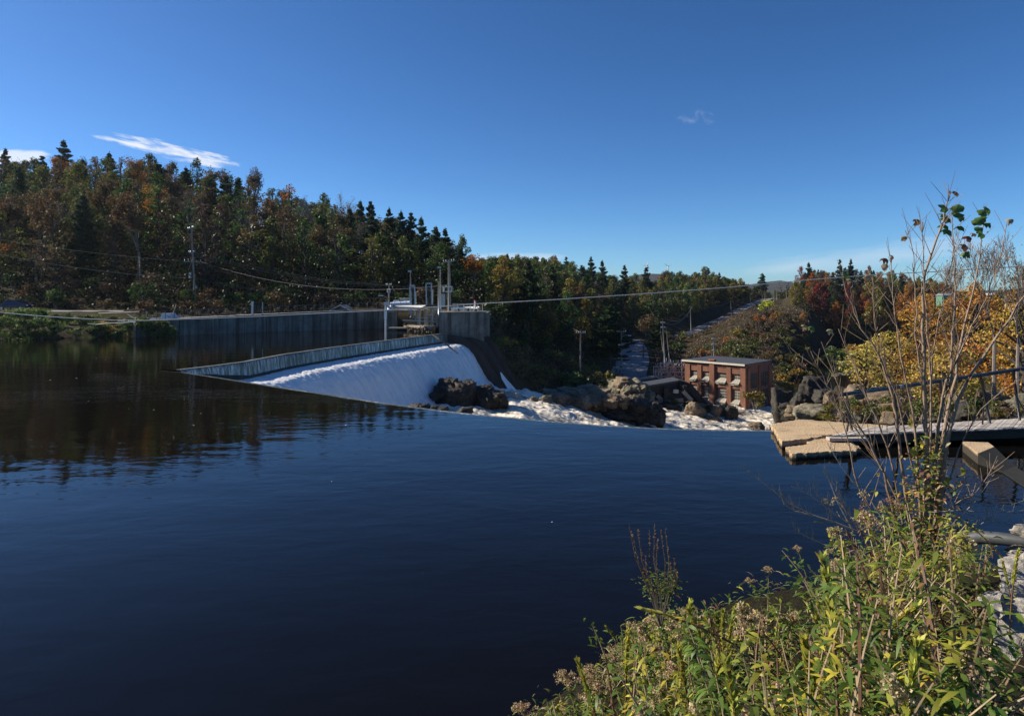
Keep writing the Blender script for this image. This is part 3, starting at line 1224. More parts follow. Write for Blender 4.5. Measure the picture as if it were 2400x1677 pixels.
# ------------------------------------------------------------------ chain-link fence on the wall
M['fence'] = simple('dull_fence_metal', (.13, .135, .13), .6, .2, 5, .3)
fence = thing('chain_link_fence', 'chain-link fence of grey posts running along the top of the far retaining wall', 'fence', tuple(G(600, 778)))
top_px = [(182, 736), (350, 729), (500, 723.5), (600, 719), (750, 713), (905, 707.5)]


def fence_at(u, v, back=1.6):
    if u < 318:
        D, z = 108 - (u - 182) * 0.08, 2.95
    else:
        D, z = wall_at(u)
        z += 0.1
        D += back
    zt = CH + (HZ - v) / F * D
    return Vector(((u - CX) / F * D, D, z)), zt


fu = list(np.arange(182, 906, 20.6))
mesh = MB()
for i, u in enumerate(fu):
    b, zt = fence_at(u, lerp_px(top_px, u))
    if abs(u - 602) < 10:
        pass
    MB().tube([b, (b.x, b.y, zt)], 0.04, 5).build('post', M['fence'], fence)
    if i:
        pb, pz = prev
        MB().tube([(pb.x, pb.y, pz), (b.x, b.y, zt)], 0.03, 4, False).build('top_rail', M['fence'], fence)
        L = (b - pb).length
        n = int(L / 0.28)
        H = zt - b.z
        for j in range(n):
            t0, t1 = j / n, (j + 1) / n
            for (z0, z1) in ((0, 1), (1, 0)):
                nn_ = max(1, int(H / 0.28))
                q0 = pb.lerp(b, t0)
                q1 = pb.lerp(b, min(1, t0 + H / L))
                mesh.beam((q0.x, q0.y, q0.z + (H if z0 else 0)), (q1.x, q1.y, q1.z + (H if z1 else 0)), 0.006)
    prev = (b, zt)
o = mesh.build('mesh_wire', M['fence'], fence)
o['kind'] = 'stuff'

# gate box on the wall
g0 = P(603, 724, wall_at(603)[0] + 1.2)
gb = thing('gate_post_box', 'narrow mesh-sided gate frame standing on the far wall', 'gate', (g0.x, g0.y, wall_at(603)[1]))
zt = P(603, 709, g0.y).z
mb = MB()
mb.box((g0.x - .75, g0.y, (g0.z + zt) / 2 - .6), (0.28, 0.28, 2.6))
mb.build('post', M['white'], gb)
MB().box((g0.x + .85, g0.y, (g0.z + zt) / 2 - .6), (0.10, 0.10, 2.4)).build('post', M['galv'], gb)
mb = MB()
for k in range(9):
    mb.beam((g0.x - .6, g0.y, zt - .1 - k * .2), (g0.x + .85, g0.y, zt - .1 - k * .2), 0.03)
for k in range(8):
    mb.beam((g0.x - .6 + k * .2, g0.y, zt), (g0.x - .6 + k * .2, g0.y, zt - 1.8), 0.02)
mb.build('grille', M['dark_steel'], gb)

# small gabled roof behind the wall
b0 = P(802, 727, 124)
sh = thing('roof_shed', 'small grey gabled shed roof peeking over the far wall', 'shed', (b0.x, b0.y, b0.z - 1.5))
mb = MB()
x0, x1, zt, zb = P(773, 727, 124).x, P(830, 727, 124).x, P(800, 713.5, 124).z, P(800, 729, 124).z
xm = P(803, 0, 124).x
for s in (0, 1):
    xe = x0 if s == 0 else x1
    mb.add([(xe, 122, zb), (xm, 122, zt), (xm, 127, zt), (xe, 127, zb), (xe, 122, zb - .15), (xm, 122, zt - .15), (xm, 127, zt - .15), (xe, 127, zb - .15)],
           [(0, 1, 2, 3), (4, 7, 6, 5), (0, 4, 5, 1), (3, 2, 6, 7), (0, 3, 7, 4)])
mb.build('roof', M['galv'], sh)
MB().prism([(x0 + .5, 122.4), (x1 - .5, 122.4), (x1 - .5, 126.6), (x0 + .5, 126.6)], zb - 2.4, zb + .25).build('wall', M['white'], sh)
MB().prism([(xm - .2, 122.0), (x1 - .9, 122.0), (x1 - .9, 122.38), (xm - .2, 122.38)], zb - .2, zb + .55).build('vent', M['dark_steel'], sh)


# ------------------------------------------------------------------ vehicles on the far road
def vehicle(x, y, z, L, H, kind, paint, label, name):
    t = thing(name, label, kind, (x, y, z))
    w = 1.8
    hb = H * 0.56
    if kind == 'car':
        prof = [(-.5, .22), (-.5, .5), (-.47, .58), (-.30, .62), (-.20, .97), (-.05, 1.0), (.17, 1.0), (.36, .63), (.47, .55), (.5, .42), (.5, .22)]
    else:
        prof = [(-.5, .25), (-.5, .60), (-.12, .60), (-.12, .62), (-.08, 1.0), (.14, 1.0), (.24, .64), (.47, .58), (.5, .45), (.5, .25)]
    mb = MB()
    n = len(prof)
    for s in (-1, 1):
        for px_, pz in prof:
            ins = 0.10 if pz > .7 else 0
            mb.v.append((x + px_ * L, y + s * (w / 2 - ins), z + pz * H))
    mb.f.append(tuple(range(n)))
    mb.f.append(tuple(range(2 * n - 1, n - 1, -1)))
    for i in range(n):
        j = (i + 1) % n
        mb.f.append((i, i + n, j + n, j))
    o = mb.build('body', paint, t)
    mod = o.modifiers.new('bevel', 'BEVEL')
    mod.width = 0.05
    mod.segments = 2
    if kind == 'car':
        wins = [(-.27, -.06, -.17, -.06), (-.04, .30, -.04, .16)]
    else:
        wins = [(-.10, .20, -.075, .13)]
    for a, b, c, d in wins:
        for s in (-1, 1):
            yy = y + s * (w / 2 - 0.045)
            MB().add([(x + a * L, yy, z + .66 * H), (x + b * L, yy, z + .66 * H), (x + d * L, yy - s * .05, z + .95 * H), (x + c * L, yy - s * .05, z + .95 * H)], [(0, 1, 2, 3)]).build('side_window', M['glass'], t)
    for sx in (-.31, .31):
        for s in (-1, 1):
            c = Vector((x + sx * L, y + s * (w / 2 - .08), z + .33))
            wh_ = MB().tube([c - Vector((0, .12, 0)), c + Vector((0, .12, 0))], .33, 16).build('wheel', M['rubber'], t)
            MB().tube([c - Vector((0, .14, 0)), c + Vector((0, .14, 0))], .2, 12).build('rim', M['galv'], wh_)
    for s in (-1, 1):
        MB().box((x + .49 * L, y + s * .6, z + .46 * H), (.1, .35, .16)).build('headlight', M['white'], t)
        MB().box((x - .49 * L, y + s * .7, z + .46 * H), (.08, .3, .16)).build('tail_light', M['red'], t)
    return t


c = P(28, 752.5, 112)
vehicle(c.x + 0.5, 112, 3.25, 5.0, 1.75, 'car', M['blue_paint'], 'dark blue car on the far bank road at the left edge', 'parked_car')
wd, wz = wall_at(393)
vt = vehicle(P(393, 0, wd + 4.5).x, wd + 4.5, wz - 1.05, 5.4, 1.85, 'pickup', M['silver_paint'], 'silver pickup truck half hidden behind the far retaining wall', 'pickup_truck')
a = P(404, 742, wd + 4)
MB().tube([a, P(413, 713, wd + 4)], 0.03, 4).build('antenna', M['galv'], vt)

# ------------------------------------------------------------------ poles and wires
def pole(uv0, uv1, D, r=0.15, arms=(), label='', cat='utility pole', name='utility_pole', group=None, ins=True, D1=None, m=None):
    """uv0 top, uv1 base; arms: (v, halfwidth px, tilt px)"""
    top = P(uv0[0], uv0[1], D)
    bot = P(uv1[0], uv1[1], D1 or D)
    t = thing(name, label, cat, tuple(bot), group)
    MB().tube([bot - Vector((0, 0, 2.0)), bot, top], [r * 1.15, r * 1.1, r * .72], 8).build('shaft', m or M['pole'], t, smooth=True)
    for av, hw, tl in arms:
        k = (av - uv0[1]) / (uv1[1] - uv0[1])
        c = top.lerp(bot, k) - Vector((0, r + .02, 0))
        w = hw / F * D
        dz = tl / F * D
        ar = MB().beam(c + Vector((-w, 0, -dz)), c + Vector((w, 0, dz)), .12, .15).build('crossarm', M['pole'], t)
        if ins:
            mb = MB()
            for s in (-.93, -.5, .5, .93):
                q = c + Vector((w * s, 0, dz * s + .07))
                mb.tube([q, q + Vector((0, 0, .08)), q + Vector((0, 0, .22)), q + Vector((0, 0, .3))], [.03, .08, .08, .03], 6)
            mb.build('insulators', M['ceramic'], ar)['kind'] = 'stuff'
    return t, top


D1 = 121
t1, top1 = pole((448, 523), (459, 742), D1, .19, [(536, 7, 2), (592, 7, 1), (613, 20, 0)], 'tall weathered utility pole with three crossarms behind the far wall, left')
q = P(451.5, 645, D1)
MB().tube([q + Vector((-.35, -.2, -.5)), q + Vector((-.35, -.2, .5))], .22, 10).build('transformer', M['galv'], t1)
MB().box(P(458, 672, D1) + Vector((.25, -.2, 0)), (.3, .25, .6)).build('meter_box', M['galv'], t1)
MB().tube([P(450, 613, D1), P(441, 632, D1)], .03, 4).build('brace', M['galv'], t1)
t2, top2 = pole((912, 664), (911, 740), 126, .17, [(668.5, 6.5, 0), (681.5, 3.5, 0), (686, 3.5, 0)], 'short utility pole with a curved street lamp arm left of the pipe tank')
b_ = P(910, 702, 126)
MB().tube([b_, P(905, 695.5, 126), P(899, 692.5, 126), P(893, 692, 126)], [.05, .045, .04, .04], 6).build('lamp_arm', M['galv'], t2)
MB().box(P(892.5, 692.6, 126), (.95, .3, .14)).build('lamp_head', M['white'], t2)
t3, top3 = pole((1052, 609), (1053, 731), 104, .20, [(613.5, 13, 1.5)], 'tallest utility pole on the concrete abutment, with a crossarm at its top')
fr = MB()
for v in (672, 683):
    fr.beam(P(1036 if v == 672 else 1044, v, 103.6), P(1060, v - .5, 103.6), .14)
for u in (1041, 1059):
    fr.beam(P(u, 672, 103.6), P(u, 683, 103.6), .13)
fr.build('switch_frame', M['white'], t3)
t3b, _ = pole((1054, 618), (1055.5, 716), 106, .10, [], 'thin second pole close behind the tallest abutment pole')
tl1, _ = pole((962, 638), (963, 712), 104, .11, [], 'slim light pole beside the left sluice gate frame', 'light pole', 'light_pole', m=M['galv'])
MB().box(P(960, 635.5, 104), (.5, .4, .25)).build('lamp_head', M['galv'], tl1)
tl2, _ = pole((1031.5, 630), (1033, 714), 104, .11, [], 'slim light pole between the right gate frame and tallest pole', 'light pole', 'light_pole', m=M['galv'])
MB().box(P(1029.5, 626.5, 104), (.5, .4, .25)).build('lamp_head', M['galv'], tl2)
tl3, _ = pole((1028, 659), (1029, 714), 103.4, .16, [], 'short thick pipe post just left of the slim light pole', 'post', 'pipe_post', m=M['galv'])

GP = 'utility poles in the wooded gorge below the dam'
pole((1227, 671), (1232, 800), 160, .17, [(673.5, 9, 1.5), (690, 5, 0)], 'utility pole with pale top crossarm at the edge of gorge woods')
pole((1250, 702), (1252, 800), 164, .14, [], 'bare slim pole just right of the pale-armed gorge pole')
pole((1361, 773), (1360, 902), 134, .16, [(780, 11, 0)], 'dark utility pole with wide crossarm above the central rock outcrop')
t5, _ = pole((1456, 774), (1457, 842), 165, .17, [(777, 11, 0)], 'utility pole with street lamp beside the lower road')
MB().tube([P(1457, 789, 165), P(1466, 785, 165), P(1474, 785.5, 165)], .05, 5).build('lamp_arm', M['galv'], t5)
MB().box(P(1475.5, 786, 165), (.8, .3, .15)).build('lamp_head', M['white'], t5)
pole((1553, 751), (1558, 840), 172, .17, [(757, 5, 0), (768, 5, 0)], 'tallest pole of the leaning trio above the substation')
pole((1547.5, 769), (1555, 830), 170, .12, [], 'left pole of the leaning trio above the substation')
pole((1561, 766), (1568.5, 836), 174, .12, [], 'right pole of the leaning trio above the substation')
pole((1618, 716), (1620, 778), 285, .20, [], 'utility pole at the left end of the climbing road')
pole((1712.5, 704), (1715.5, 752), 330, .22, [], 'stout pale pole beside the middle of the climbing road')
pole((1758, 688), (1759, 718), 390, .20, [], 'utility pole on the left verge of the climbing road top')
pole((1793, 678), (1793, 711), 420, .22, [], 'pole right of the climbing road near its crest')
pole((1814, 674), (1814.5, 706), 430, .18, [], 'leftmost pole in the cluster on the road crest')
pole((1820.5, 669), (1821, 700), 440, .20, [], 'second pole in the cluster on the road crest')
pole((1843, 671), (1843.5, 704), 440, .22, [], 'thick pole at the right of the road crest cluster')
pole((1848, 676), (1848, 700), 470, .18, [], 'faint farthest pole in the road crest cluster')
t9, top9 = pole((1672.5, 784), (1673.5, 842), 185, .17, [(795, 5, 0), (808, 6, 0), (822, 5, 0)], 'utility pole with three short arms rising behind the brick powerhouse')
pole((1772, 748), (1775, 832), 232, .13, [], 'slim pole on the brown shrub hillside right of powerhouse')
pole((1668, 824), (1668.5, 842), 183, .12, [], 'stub post beside the pole behind the brick powerhouse', 'post', 'stub_post')


def wire(p0, p1, sag, r=0.02, n=14, name='overhead_wire', label=None, m=None, group=None):
    p0, p1 = Vector(p0), Vector(p1)
    pts = []
    for i in range(n + 1):
        t = i / n
        q = p0.lerp(p1, t)
        q.z -= sag * 4 * t * (1 - t)
        pts.append(q)
    o = MB().tube(pts, r, 4, False).build(name, m or M['wire'], None)
    return tag(o, label, 'wire', group)


for k, (u0, v0, u1, v1, D0, D2, sg, lab) in enumerate([
        (457, 592, 905, 667, D1, 126, 1.0, 'upper wire from the tall left pole to the lamp pole'),
        (457, 596, 917, 669, D1, 126, 1.25, 'second wire just under the upper one to the lamp pole'),
        (470, 613, 1047, 668, D1, 104, 2.4, 'wire from the wide lower crossarm toward the abutment pole'),
        (459, 652, 912, 698, D1, 126, 1.2, 'lowest wire from the tall left pole to the lamp pole'),
        (917, 668, 1224, 672, 126, 160, 0.8, 'wire from the lamp pole to the pale-armed gorge pole'),
        (-30, 556, 448, 613, 118, D1, .5, 'wire entering from the left edge to the tall left pole'),
        (-30, 590, 450, 652, 118, D1, .8, 'lowest wire entering from the left edge to the pole'),
        (1232, 690, 1361, 779, 160, 134, .6, 'wire descending from gorge pole to the wide-armed pole'),
        (1620, 722, 1553, 757, 285, 172, 2.6, 'lower hanging wire from the trio up to the climbing road'),
        (1622, 717, 1563, 748, 285, 172, 2.6, 'upper hanging wire from the trio up to the climbing road'),
        (1620, 720, 1713, 706, 285, 330, 1.4, 'wire along the climbing road between two poles'),
        (1713, 706, 1793, 681, 330, 420, 1.2, 'wire along the upper part of the climbing road'),
        (1672, 796, 1618, 842, 184.7, 168, .4, 'wire from the powerhouse pole down to the substation'),
        (1672, 809, 1630, 842, 184.7, 168, .4, 'lower wire from the powerhouse pole to the substation')]):
    wire(P(u0, v0, D0), P(u1, v1, D2), sg, 0.026 if D2 < 140 else 0.035, label=lab)
# long pale cable across the river
cpts = [(-40, 727), (0, 732), (80, 739.5), (160, 745), (270, 750.5), (340, 751), (480, 746.5), (600, 741.5), (750, 734), (900, 727), (1000, 720.5),
        (1130, 711), (1300, 702), (1500, 689), (1700, 674), (1900, 655.5), (2060, 643), (2200, 636), (2400, 624), (2480, 619)]
DC = 62
cab = tag(MB().tube([P(u, v, DC) for u, v in cpts], 0.045, 6, False).build('river_cable', M['cable'], smooth=True), 'long pale steel cable sagging across the river above the dam', 'cable')
fl_ = thing('cable_floats', 'row of small floats and clips hanging on the pale cable at left', 'floats', tuple(P(285, 752, DC)))
for k, u in enumerate([283, 287, 291, 303, 308, 312, 279]):
    v = lerp_px(cpts, u)
    mb = MB()
    c = P(u, v + .5, DC)
    mb.tube([c - Vector((.09, 0, 0)), c + Vector((.09, 0, 0))], [.07, .07], 6)
    mb.build('float', M['white'], fl_)
mb = MB()
pp = [P(u, v, DC + 6) for u, v in ((205, 758), (225, 760), (250, 757.5), (285, 756), (300, 755), (318, 754))]
tag(MB().tube(pp, .03, 4).build('slack_line', M['cable']), 'short slack line with floats hanging over the left bank plants', 'cable')
MB().tube([P(81, 740, DC), P(81, 748, DC)], .03, 4).build('clip', M['cable'], fl_)

# ------------------------------------------------------------------ sluice works
slu = thing('sluice_gate_structure', 'concrete sluice gate bay with steel hoist frames left of the abutment', 'sluice gate', tuple(P(980, 770, 108)))
Zt = lambda v, D: CH + (HZ - v) / F * D
# dark back wall of the bay
def slab_px(u0, u1, v0, v1, D, dep, name, m, par):
    a, b = P(u0, v0, D), P(u1, v0, D)
    return MB().prism([(a.x, D), (b.x, D), (b.x, D + dep), (a.x, D + dep)], Zt(v1, D), Zt(v0, D)).build(name, m, par)


slab_px(905.5, 1030, 729, 790, 117, 1.5, 'back_wall', M['conc'], slu)
slab_px(906, 930, 728, 779, 112, 1.2, 'side_wall', M['conc'], slu)
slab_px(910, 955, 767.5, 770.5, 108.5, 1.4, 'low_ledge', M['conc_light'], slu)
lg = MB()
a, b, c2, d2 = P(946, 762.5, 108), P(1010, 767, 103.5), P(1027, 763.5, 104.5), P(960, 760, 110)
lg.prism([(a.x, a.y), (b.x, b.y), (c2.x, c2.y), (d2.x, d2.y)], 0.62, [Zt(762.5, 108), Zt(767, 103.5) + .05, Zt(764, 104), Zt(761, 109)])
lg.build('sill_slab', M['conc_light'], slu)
rb = MB()
for k in range(60):
    t = R.random()
    p = P(955 + t * 60, 768 + R.uniform(0, 4), 107 - t * 3.6)
    s = R.uniform(.15, .4)
    rb.box((p.x, p.y, R.uniform(-.1, .5)), (s * 1.6, s, s), R.random() * 3, Matrix.Rotation(R.random() * 3, 3, Vector((R.random(), 1, R.random())).normalized()))
o = rb.build('rubble', M['rock'], slu)
o['kind'] = 'stuff'
for (u0, u1, v0, v1, D) in ((994, 1001, 724, 762, 107), (1008, 1013.5, 718, 765, 106), (1021, 1027.5, 726, 765, 104.5), (978, 982, 735, 762, 109)):
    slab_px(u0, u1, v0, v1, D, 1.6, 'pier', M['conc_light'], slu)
for (a, b, w, D, m_) in (((943, 750), (1026, 754), .16, 105.5, 'galv'), ((968, 744), (1010, 744.5), .14, 105.8, 'galv'), ((945, 762), (965, 733), .35, 110, 'wood_dark'),
                         ((1002, 741), (1014, 741), .45, 105.6, 'conc_light'), ((968, 741), (976, 744), .5, 105.7, 'conc_light'), ((972, 727), (974, 749), .22, 105.9, 'galv'),
                         ((984, 725), (984, 763), .2, 105.9, 'galv'), ((990, 726), (990, 763), .12, 106.3, 'dark_steel'), ((1000, 726), (1002, 763), .14, 105.4, 'galv'), ((1013, 722), (1014, 764), .2, 105.2, 'galv'),
                         ((1018, 722), (1030, 732), .16, 104.2, 'galv'), ((956, 727), (965, 718), .14, 105.2, 'galv'), ((962, 722), (965, 732), .12, 105.2, 'galv'), ((975, 720), (986, 732), .12, 105.4, 'galv'),
                         ((1003, 750), (1014, 756), .3, 105.0, 'conc_light'), ((1017, 745), (1026, 754), .25, 104.6, 'conc_light')):
    MB().beam(P(*a, D), P(*b, D), w).build('brace', M[m_], slu)
# catwalk
a, b = P(922, 718, 105), P(1018, 715, 103.5)
mb = MB()
mb.prism([(a.x, a.y - .2), (b.x, b.y), (b.x, b.y + 1.6), (a.x, a.y + 1.4)], [Zt(717.8, 105)] * 1 + [Zt(718, 103.5)] + [Zt(718, 103.5), Zt(717.8, 105)], [Zt(715.2, 105), Zt(714.4, 103.5), Zt(714.4, 103.5), Zt(715.2, 105)])
mb.build('catwalk_deck', M['dark_steel'], slu)
mb = MB()
a, b = P(924, 717.5, 104.6), P(996, 717, 103.2)
mb.add([(a.x, a.y, a.z + .12), (b.x + .2, b.y, b.z + .14), (b.x - .5, b.y - .4, b.z - .2), (a.x + .9, a.y - .35, a.z - .17), (a.x, a.y + .1, a.z + .12), (b.x + .2, b.y + .1, b.z + .14)],
       [(0, 3, 2, 1), (0, 1, 5, 4)])
mb.build('catwalk_panel', M['white'], slu)
for (u0, u1, vt, vb, lean) in ((960.5, 971.5, 669.5, 714, 1.4), (998.5, 1011, 664.5, 714, 1.5)):
    D = 104
    fr = thing('hoist_frame', ('left' if u0 < 980 else 'right and taller') + ' pale steel portal frame standing over the sluice gates', 'hoist frame', tuple(P((u0 + u1) / 2, vb, D)))
    MB().beam(P(u0, vt, D), P(u0 + lean, vb, D), .2, .2).build('leg', M['galv'], fr)
    MB().beam(P(u1, vt - 1, D), P(u1 + lean, vb, D), .2, .2).build('leg', M['galv'], fr)
    MB().beam(P(u0 - .8, vt, D), P(u1 + .8, vt - 1, D), .2, .2).build('lintel', M['galv'], fr)
    MB().tube([P((u0 + u1) / 2, vt + 2, D), P((u0 + u1) / 2 + lean, vb, D)], .07, 6).build('gate_stem', M['dark_steel'], fr)
    for du in (3.5,):
        MB().tube([P(u1 + du, vt + 14, D + 1.5), P(u1 + du, vb, D + 1.5)], .04, 5).build('rear_rod', M['galv'], fr)
# tank and boxes
tk = thing('pipe_tank', 'large pale blue horizontal pipe lying at the left end of the catwalk', 'pipe', tuple(P(935, 724, 110)))
a, b = P(917, 716.5, 109), P(962, 713, 111)
d = (b - a).normalized()
tb = MB().tube([a - d * .25, a, b], [.42, .58, .58], 18).build('barrel', M['tankblue'], tk, smooth=True)
MB().tube([P(914.5, 718, 108.8), P(914.2, 725, 108.8)], .48, 16).build('elbow', M['tankblue'], tk, smooth=True)
MB().box(P(914, 729, 109), (1.2, 1.0, .25)).build('footing', M['conc_light'], tk)
for k in range(3):
    c = a.lerp(b, .12 + k * .3)
    MB().tube([c - d * .05, c + d * .05], .64, 18).build('flange', M['galv'], tk)
bx = thing('equipment_cabinet', 'grey boxy equipment cabinet with fluted side behind the pipe', 'cabinet', tuple(P(948, 712, 113)))
a, b = P(937, 699.5, 113), P(961, 699.5, 113)
MB().prism([(a.x, 113), (b.x, 113), (b.x, 115), (a.x, 115)], Zt(716, 113), Zt(699.5, 113)).build('body', M['conc_light'], bx)
MB().prism([(a.x - .1, 112.9), (b.x + .1, 112.9), (b.x + .1, 115.1), (a.x - .1, 115.1)], Zt(699.4, 113), Zt(698.3, 113)).build('lid', M['white'], bx)
for k in range(9):
    x = a.x + (b.x - a.x) * (k + .5) / 9
    MB().box((x, 112.95, Zt(707, 113)), (.06, .1, .9)).build('rib', M['galv'], bx)
b2 = thing('white_cabinet', 'small white electrical cabinet left of the grey fluted one', 'cabinet', tuple(P(929, 712, 112)))
MB().box(P(929, 708, 112), (.85, .7, .7)).build('body', M['white'], b2)
MB().box(P(929, 705.2, 112), (.95, .8, .08)).build('lid', M['tankblue'], b2)
sg = thing('level_gauge_post', 'pale gauge post with a box on top standing in the pond by the wall', 'post', tuple(G(904, 795, 0)))
bp = G(904, 795, 0)
hh = Zt(712, bp.y)
MB().tube([(bp.x, bp.y, -1.5), (bp.x, bp.y, hh)], .13, 8).build('shaft', M['galv'], sg)
MB().box((bp.x, bp.y - .1, Zt(711.5, bp.y)), (.45, .35, .40)).build('box', M['tankblue'], sg)
MB().box((bp.x, bp.y - .16, Zt(737, bp.y)), (.34, .06, 1.1)).build('gauge_board', M['white'], sg)
for k, (u0, v0, w, h, lab) in enumerate([(1031, 700, .5, 1.3, 'tall narrow grey control cabinet between the two light poles'),
                                          (1039, 704, .9, 2.6, 'wide dark grey transformer cabinet left of the tallest pole')]):
    t = thing('control_cabinet', lab, 'cabinet', tuple(P(u0, 716, 105)))
    c = P(u0, v0, 105)
    MB().box(c, (w, .6, h)).build('body', M['galv'] if k == 0 else M['roof'], t)
    MB().box(c + Vector((0, -.32, 0)), (w * .7, .04, h * .8)).build('door', M['galv'] if k else M['tankblue'], t)
    MB().tube([c + Vector((0, 0, h / 2)), c + Vector((0, 0, h / 2 + .8))], .07, 8).build('bushing', M['ceramic'], t)

# ------------------------------------------------------------------ abutment with railing
ab = thing('abutment', 'tall stained grey concrete abutment block at the end of the waterfall', 'abutment', tuple(P(1080, 790, 100)))
A0 = G(1028, 783, 0)
fe = far[-1]
z_t = 3.15
c0 = (P(1028, 0, 98).x, 98.6)
c1 = (P(1048, 0, 99.2).x, 99.2)
c2 = (P(1134, 0, 101).x, 101)
MB().prism([c0, c1, (c1[0], 112), (c0[0], 112)], -3, z_t).build('nose_block', M['conc'], ab)
MB().prism([(c1[0] + .01, c1[1] + .12), (c2[0], c2[1]), (c2[0], 113), (c1[0] + .01, 113)], -7, z_t - .02).build('main_block', M['conc'], ab)
MB().prism([(c2[0] + .01, 101.5), (c2[0] + .5, 101.5), (c2[0] + .5, 113), (c2[0] + .01, 113)], -7, z_t - .1).build('return_wall', M['conc'], ab)
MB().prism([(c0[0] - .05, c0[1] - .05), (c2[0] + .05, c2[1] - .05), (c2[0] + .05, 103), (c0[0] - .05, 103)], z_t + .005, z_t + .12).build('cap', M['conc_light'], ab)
# sloping wing walls either side of the side channel
wing = MB()


def slope_wall(pts, w, base):
    """pts: (x, y, z) crest; thickness w in +x/-y"""
    mb = MB()
    for p in pts:
        for dx, z in ((0, p[2]), (w, p[2]), (w, base), (0, base)):
            mb.v.append((p[0] + dx, p[1], z))
    n = len(pts)
    for i in range(n - 1):
        a = i * 4
        for j in range(4):
            mb.f.append((a + j, a + (j + 1) % 4, a + 4 + (j + 1) % 4, a + 4 + j))
    mb.f += [(3, 2, 1, 0), tuple(range((n - 1) * 4, n * 4))]
    return mb


w1 = [P(1050, 786, 99.0), P(1075, 792, 98.8), P(1098, 806, 98.5), P(1118, 826, 98.1), P(1135, 853, 97.7), P(1158, 893, 97.0), P(1180, 924, 96.4)]
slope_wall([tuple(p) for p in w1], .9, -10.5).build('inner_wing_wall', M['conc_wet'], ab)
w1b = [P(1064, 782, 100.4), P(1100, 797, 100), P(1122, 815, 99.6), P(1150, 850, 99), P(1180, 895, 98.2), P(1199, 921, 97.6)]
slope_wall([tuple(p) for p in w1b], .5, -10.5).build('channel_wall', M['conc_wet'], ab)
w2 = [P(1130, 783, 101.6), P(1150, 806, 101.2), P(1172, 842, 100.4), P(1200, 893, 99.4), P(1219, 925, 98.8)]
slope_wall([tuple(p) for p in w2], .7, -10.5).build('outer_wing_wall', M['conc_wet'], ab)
# floor between walls (dark)
mb = MB()
fl2 = [(P(1060, 790, 99), P(1130, 790, 101.2)), (P(1100, 815, 98.5), P(1150, 815, 101)), (P(1140, 870, 97.6), P(1185, 870, 100)), (P(1180, 926, 96.4), P(1215, 926, 98.8))]
for a, b in fl2:
    mb.v += [tuple(a), tuple(b)]
for i in range(3):
    mb.f.append((i * 2, i * 2 + 1, i * 2 + 3, i * 2 + 2))
mb.build('apron', M['conc_wet'], ab)
mb = MB()
for u0, u1, v in ((1172, 1175, 876), (1176, 1187, 892), (1186, 1202, 908), (1193, 1214, 922), (1194, 1216, 928)):
    mb.v += [tuple(P(u0, v, 97.4) + Vector((0, 0, .25))), tuple(P(u1, v, 98.4) + Vector((0, 0, .25)))]
for i in range(4):
    mb.f.append((i * 2, i * 2 + 1, i * 2 + 3, i * 2 + 2))
tag(mb.build('side_stream', M['foam']), kind='structure')
# log stuck on the chute
lgp = [P(1012, 783, 91.5), P(1030, 795, 90.5), P(1046, 806.5, 90.2), P(1060, 818, 90), P(1074, 829, 89.5)]
fixed = []
tag(MB().tube(lgp, [.07, .09, .1, .11, .08], 7).build('stranded_log', M['wood_dark']), 'thin dark log lying slanted across the top of the waterfall', 'log')
# railing on abutment
rl = thing('abutment_railing', 'grey pipe railing round the top of the concrete abutment', 'railing', tuple(P(1095, 729, 101)))
for u in (1064, 1072, 1087, 1102, 1110, 1120, 1131):
    MB().tube([P(u, 730, 101.2), P(u, 712, 101.2)], .05, 6).build('post', M['galv'], rl)
for v in (712, 729.2):
    MB().tube([P(1060, v, 101.2), P(1131, v - (.0 if v > 720 else 1), 101.2)], .045, 6).build('rail', M['galv'], rl)
pb = thing('pale_pipe', 'pale horizontal pipe behind the abutment railing', 'pipe', tuple(P(1090, 724, 102)))
MB().tube([P(1058, 723, 102), P(1123, 722, 102)], .26, 12).build('barrel', M['white'], pb, smooth=True)
for u in (1075, 1098, 1116):
    MB().box(P(u, 727, 102), (.3, .5, .5)).build('saddle', M['dark_steel'], pb)
hy = thing('red_topped_post', 'white post with a red cap on the abutment', 'post', tuple(P(1113.5, 722, 101.8)))
MB().tube([P(1113.5, 722, 101.8), P(1113.5, 706, 101.8)], .12, 8).build('shaft', M['white'], hy)
MB().tube([P(1113.5, 707, 101.8), P(1113.5, 705.5, 101.8), P(1113.5, 703.5, 101.8)], [.1, .2, .1], 8).build('cap', M['red'], hy)

# ------------------------------------------------------------------ brick powerhouse
PA, PB = P(1605, 842, 150.5), P(1747, 853, 140)       # far-left and near top corners of the front
PB = Vector((PB.x, PB.y, 0))
PA = Vector((PA.x, PA.y, 0))
ex = (PB - PA).normalized()
WF = (PB - PA).length
ey = Vector((-ex.y, ex.x, 0))                       # into the building
if ey.y < 0:
    ey = -ey
DEP = 11.8
zb, zt = -18.6, -8.75
ph = thing('powerhouse', 'two-storey red brick powerhouse with flat roof and tall windows', 'building', (PA.x, PA.y, zb), rz=math.atan2(ex.y, ex.x))
HT = zt - zb


def pb_box(x0, x1, y0, y1, z0, z1):
    return MB().prism([(x0, y0), (x1, y0), (x1, y1), (x0, y1)], z0, z1)


def lb(mb, name, m, par=ph):
    return mb.build(name, m, par, world=False)


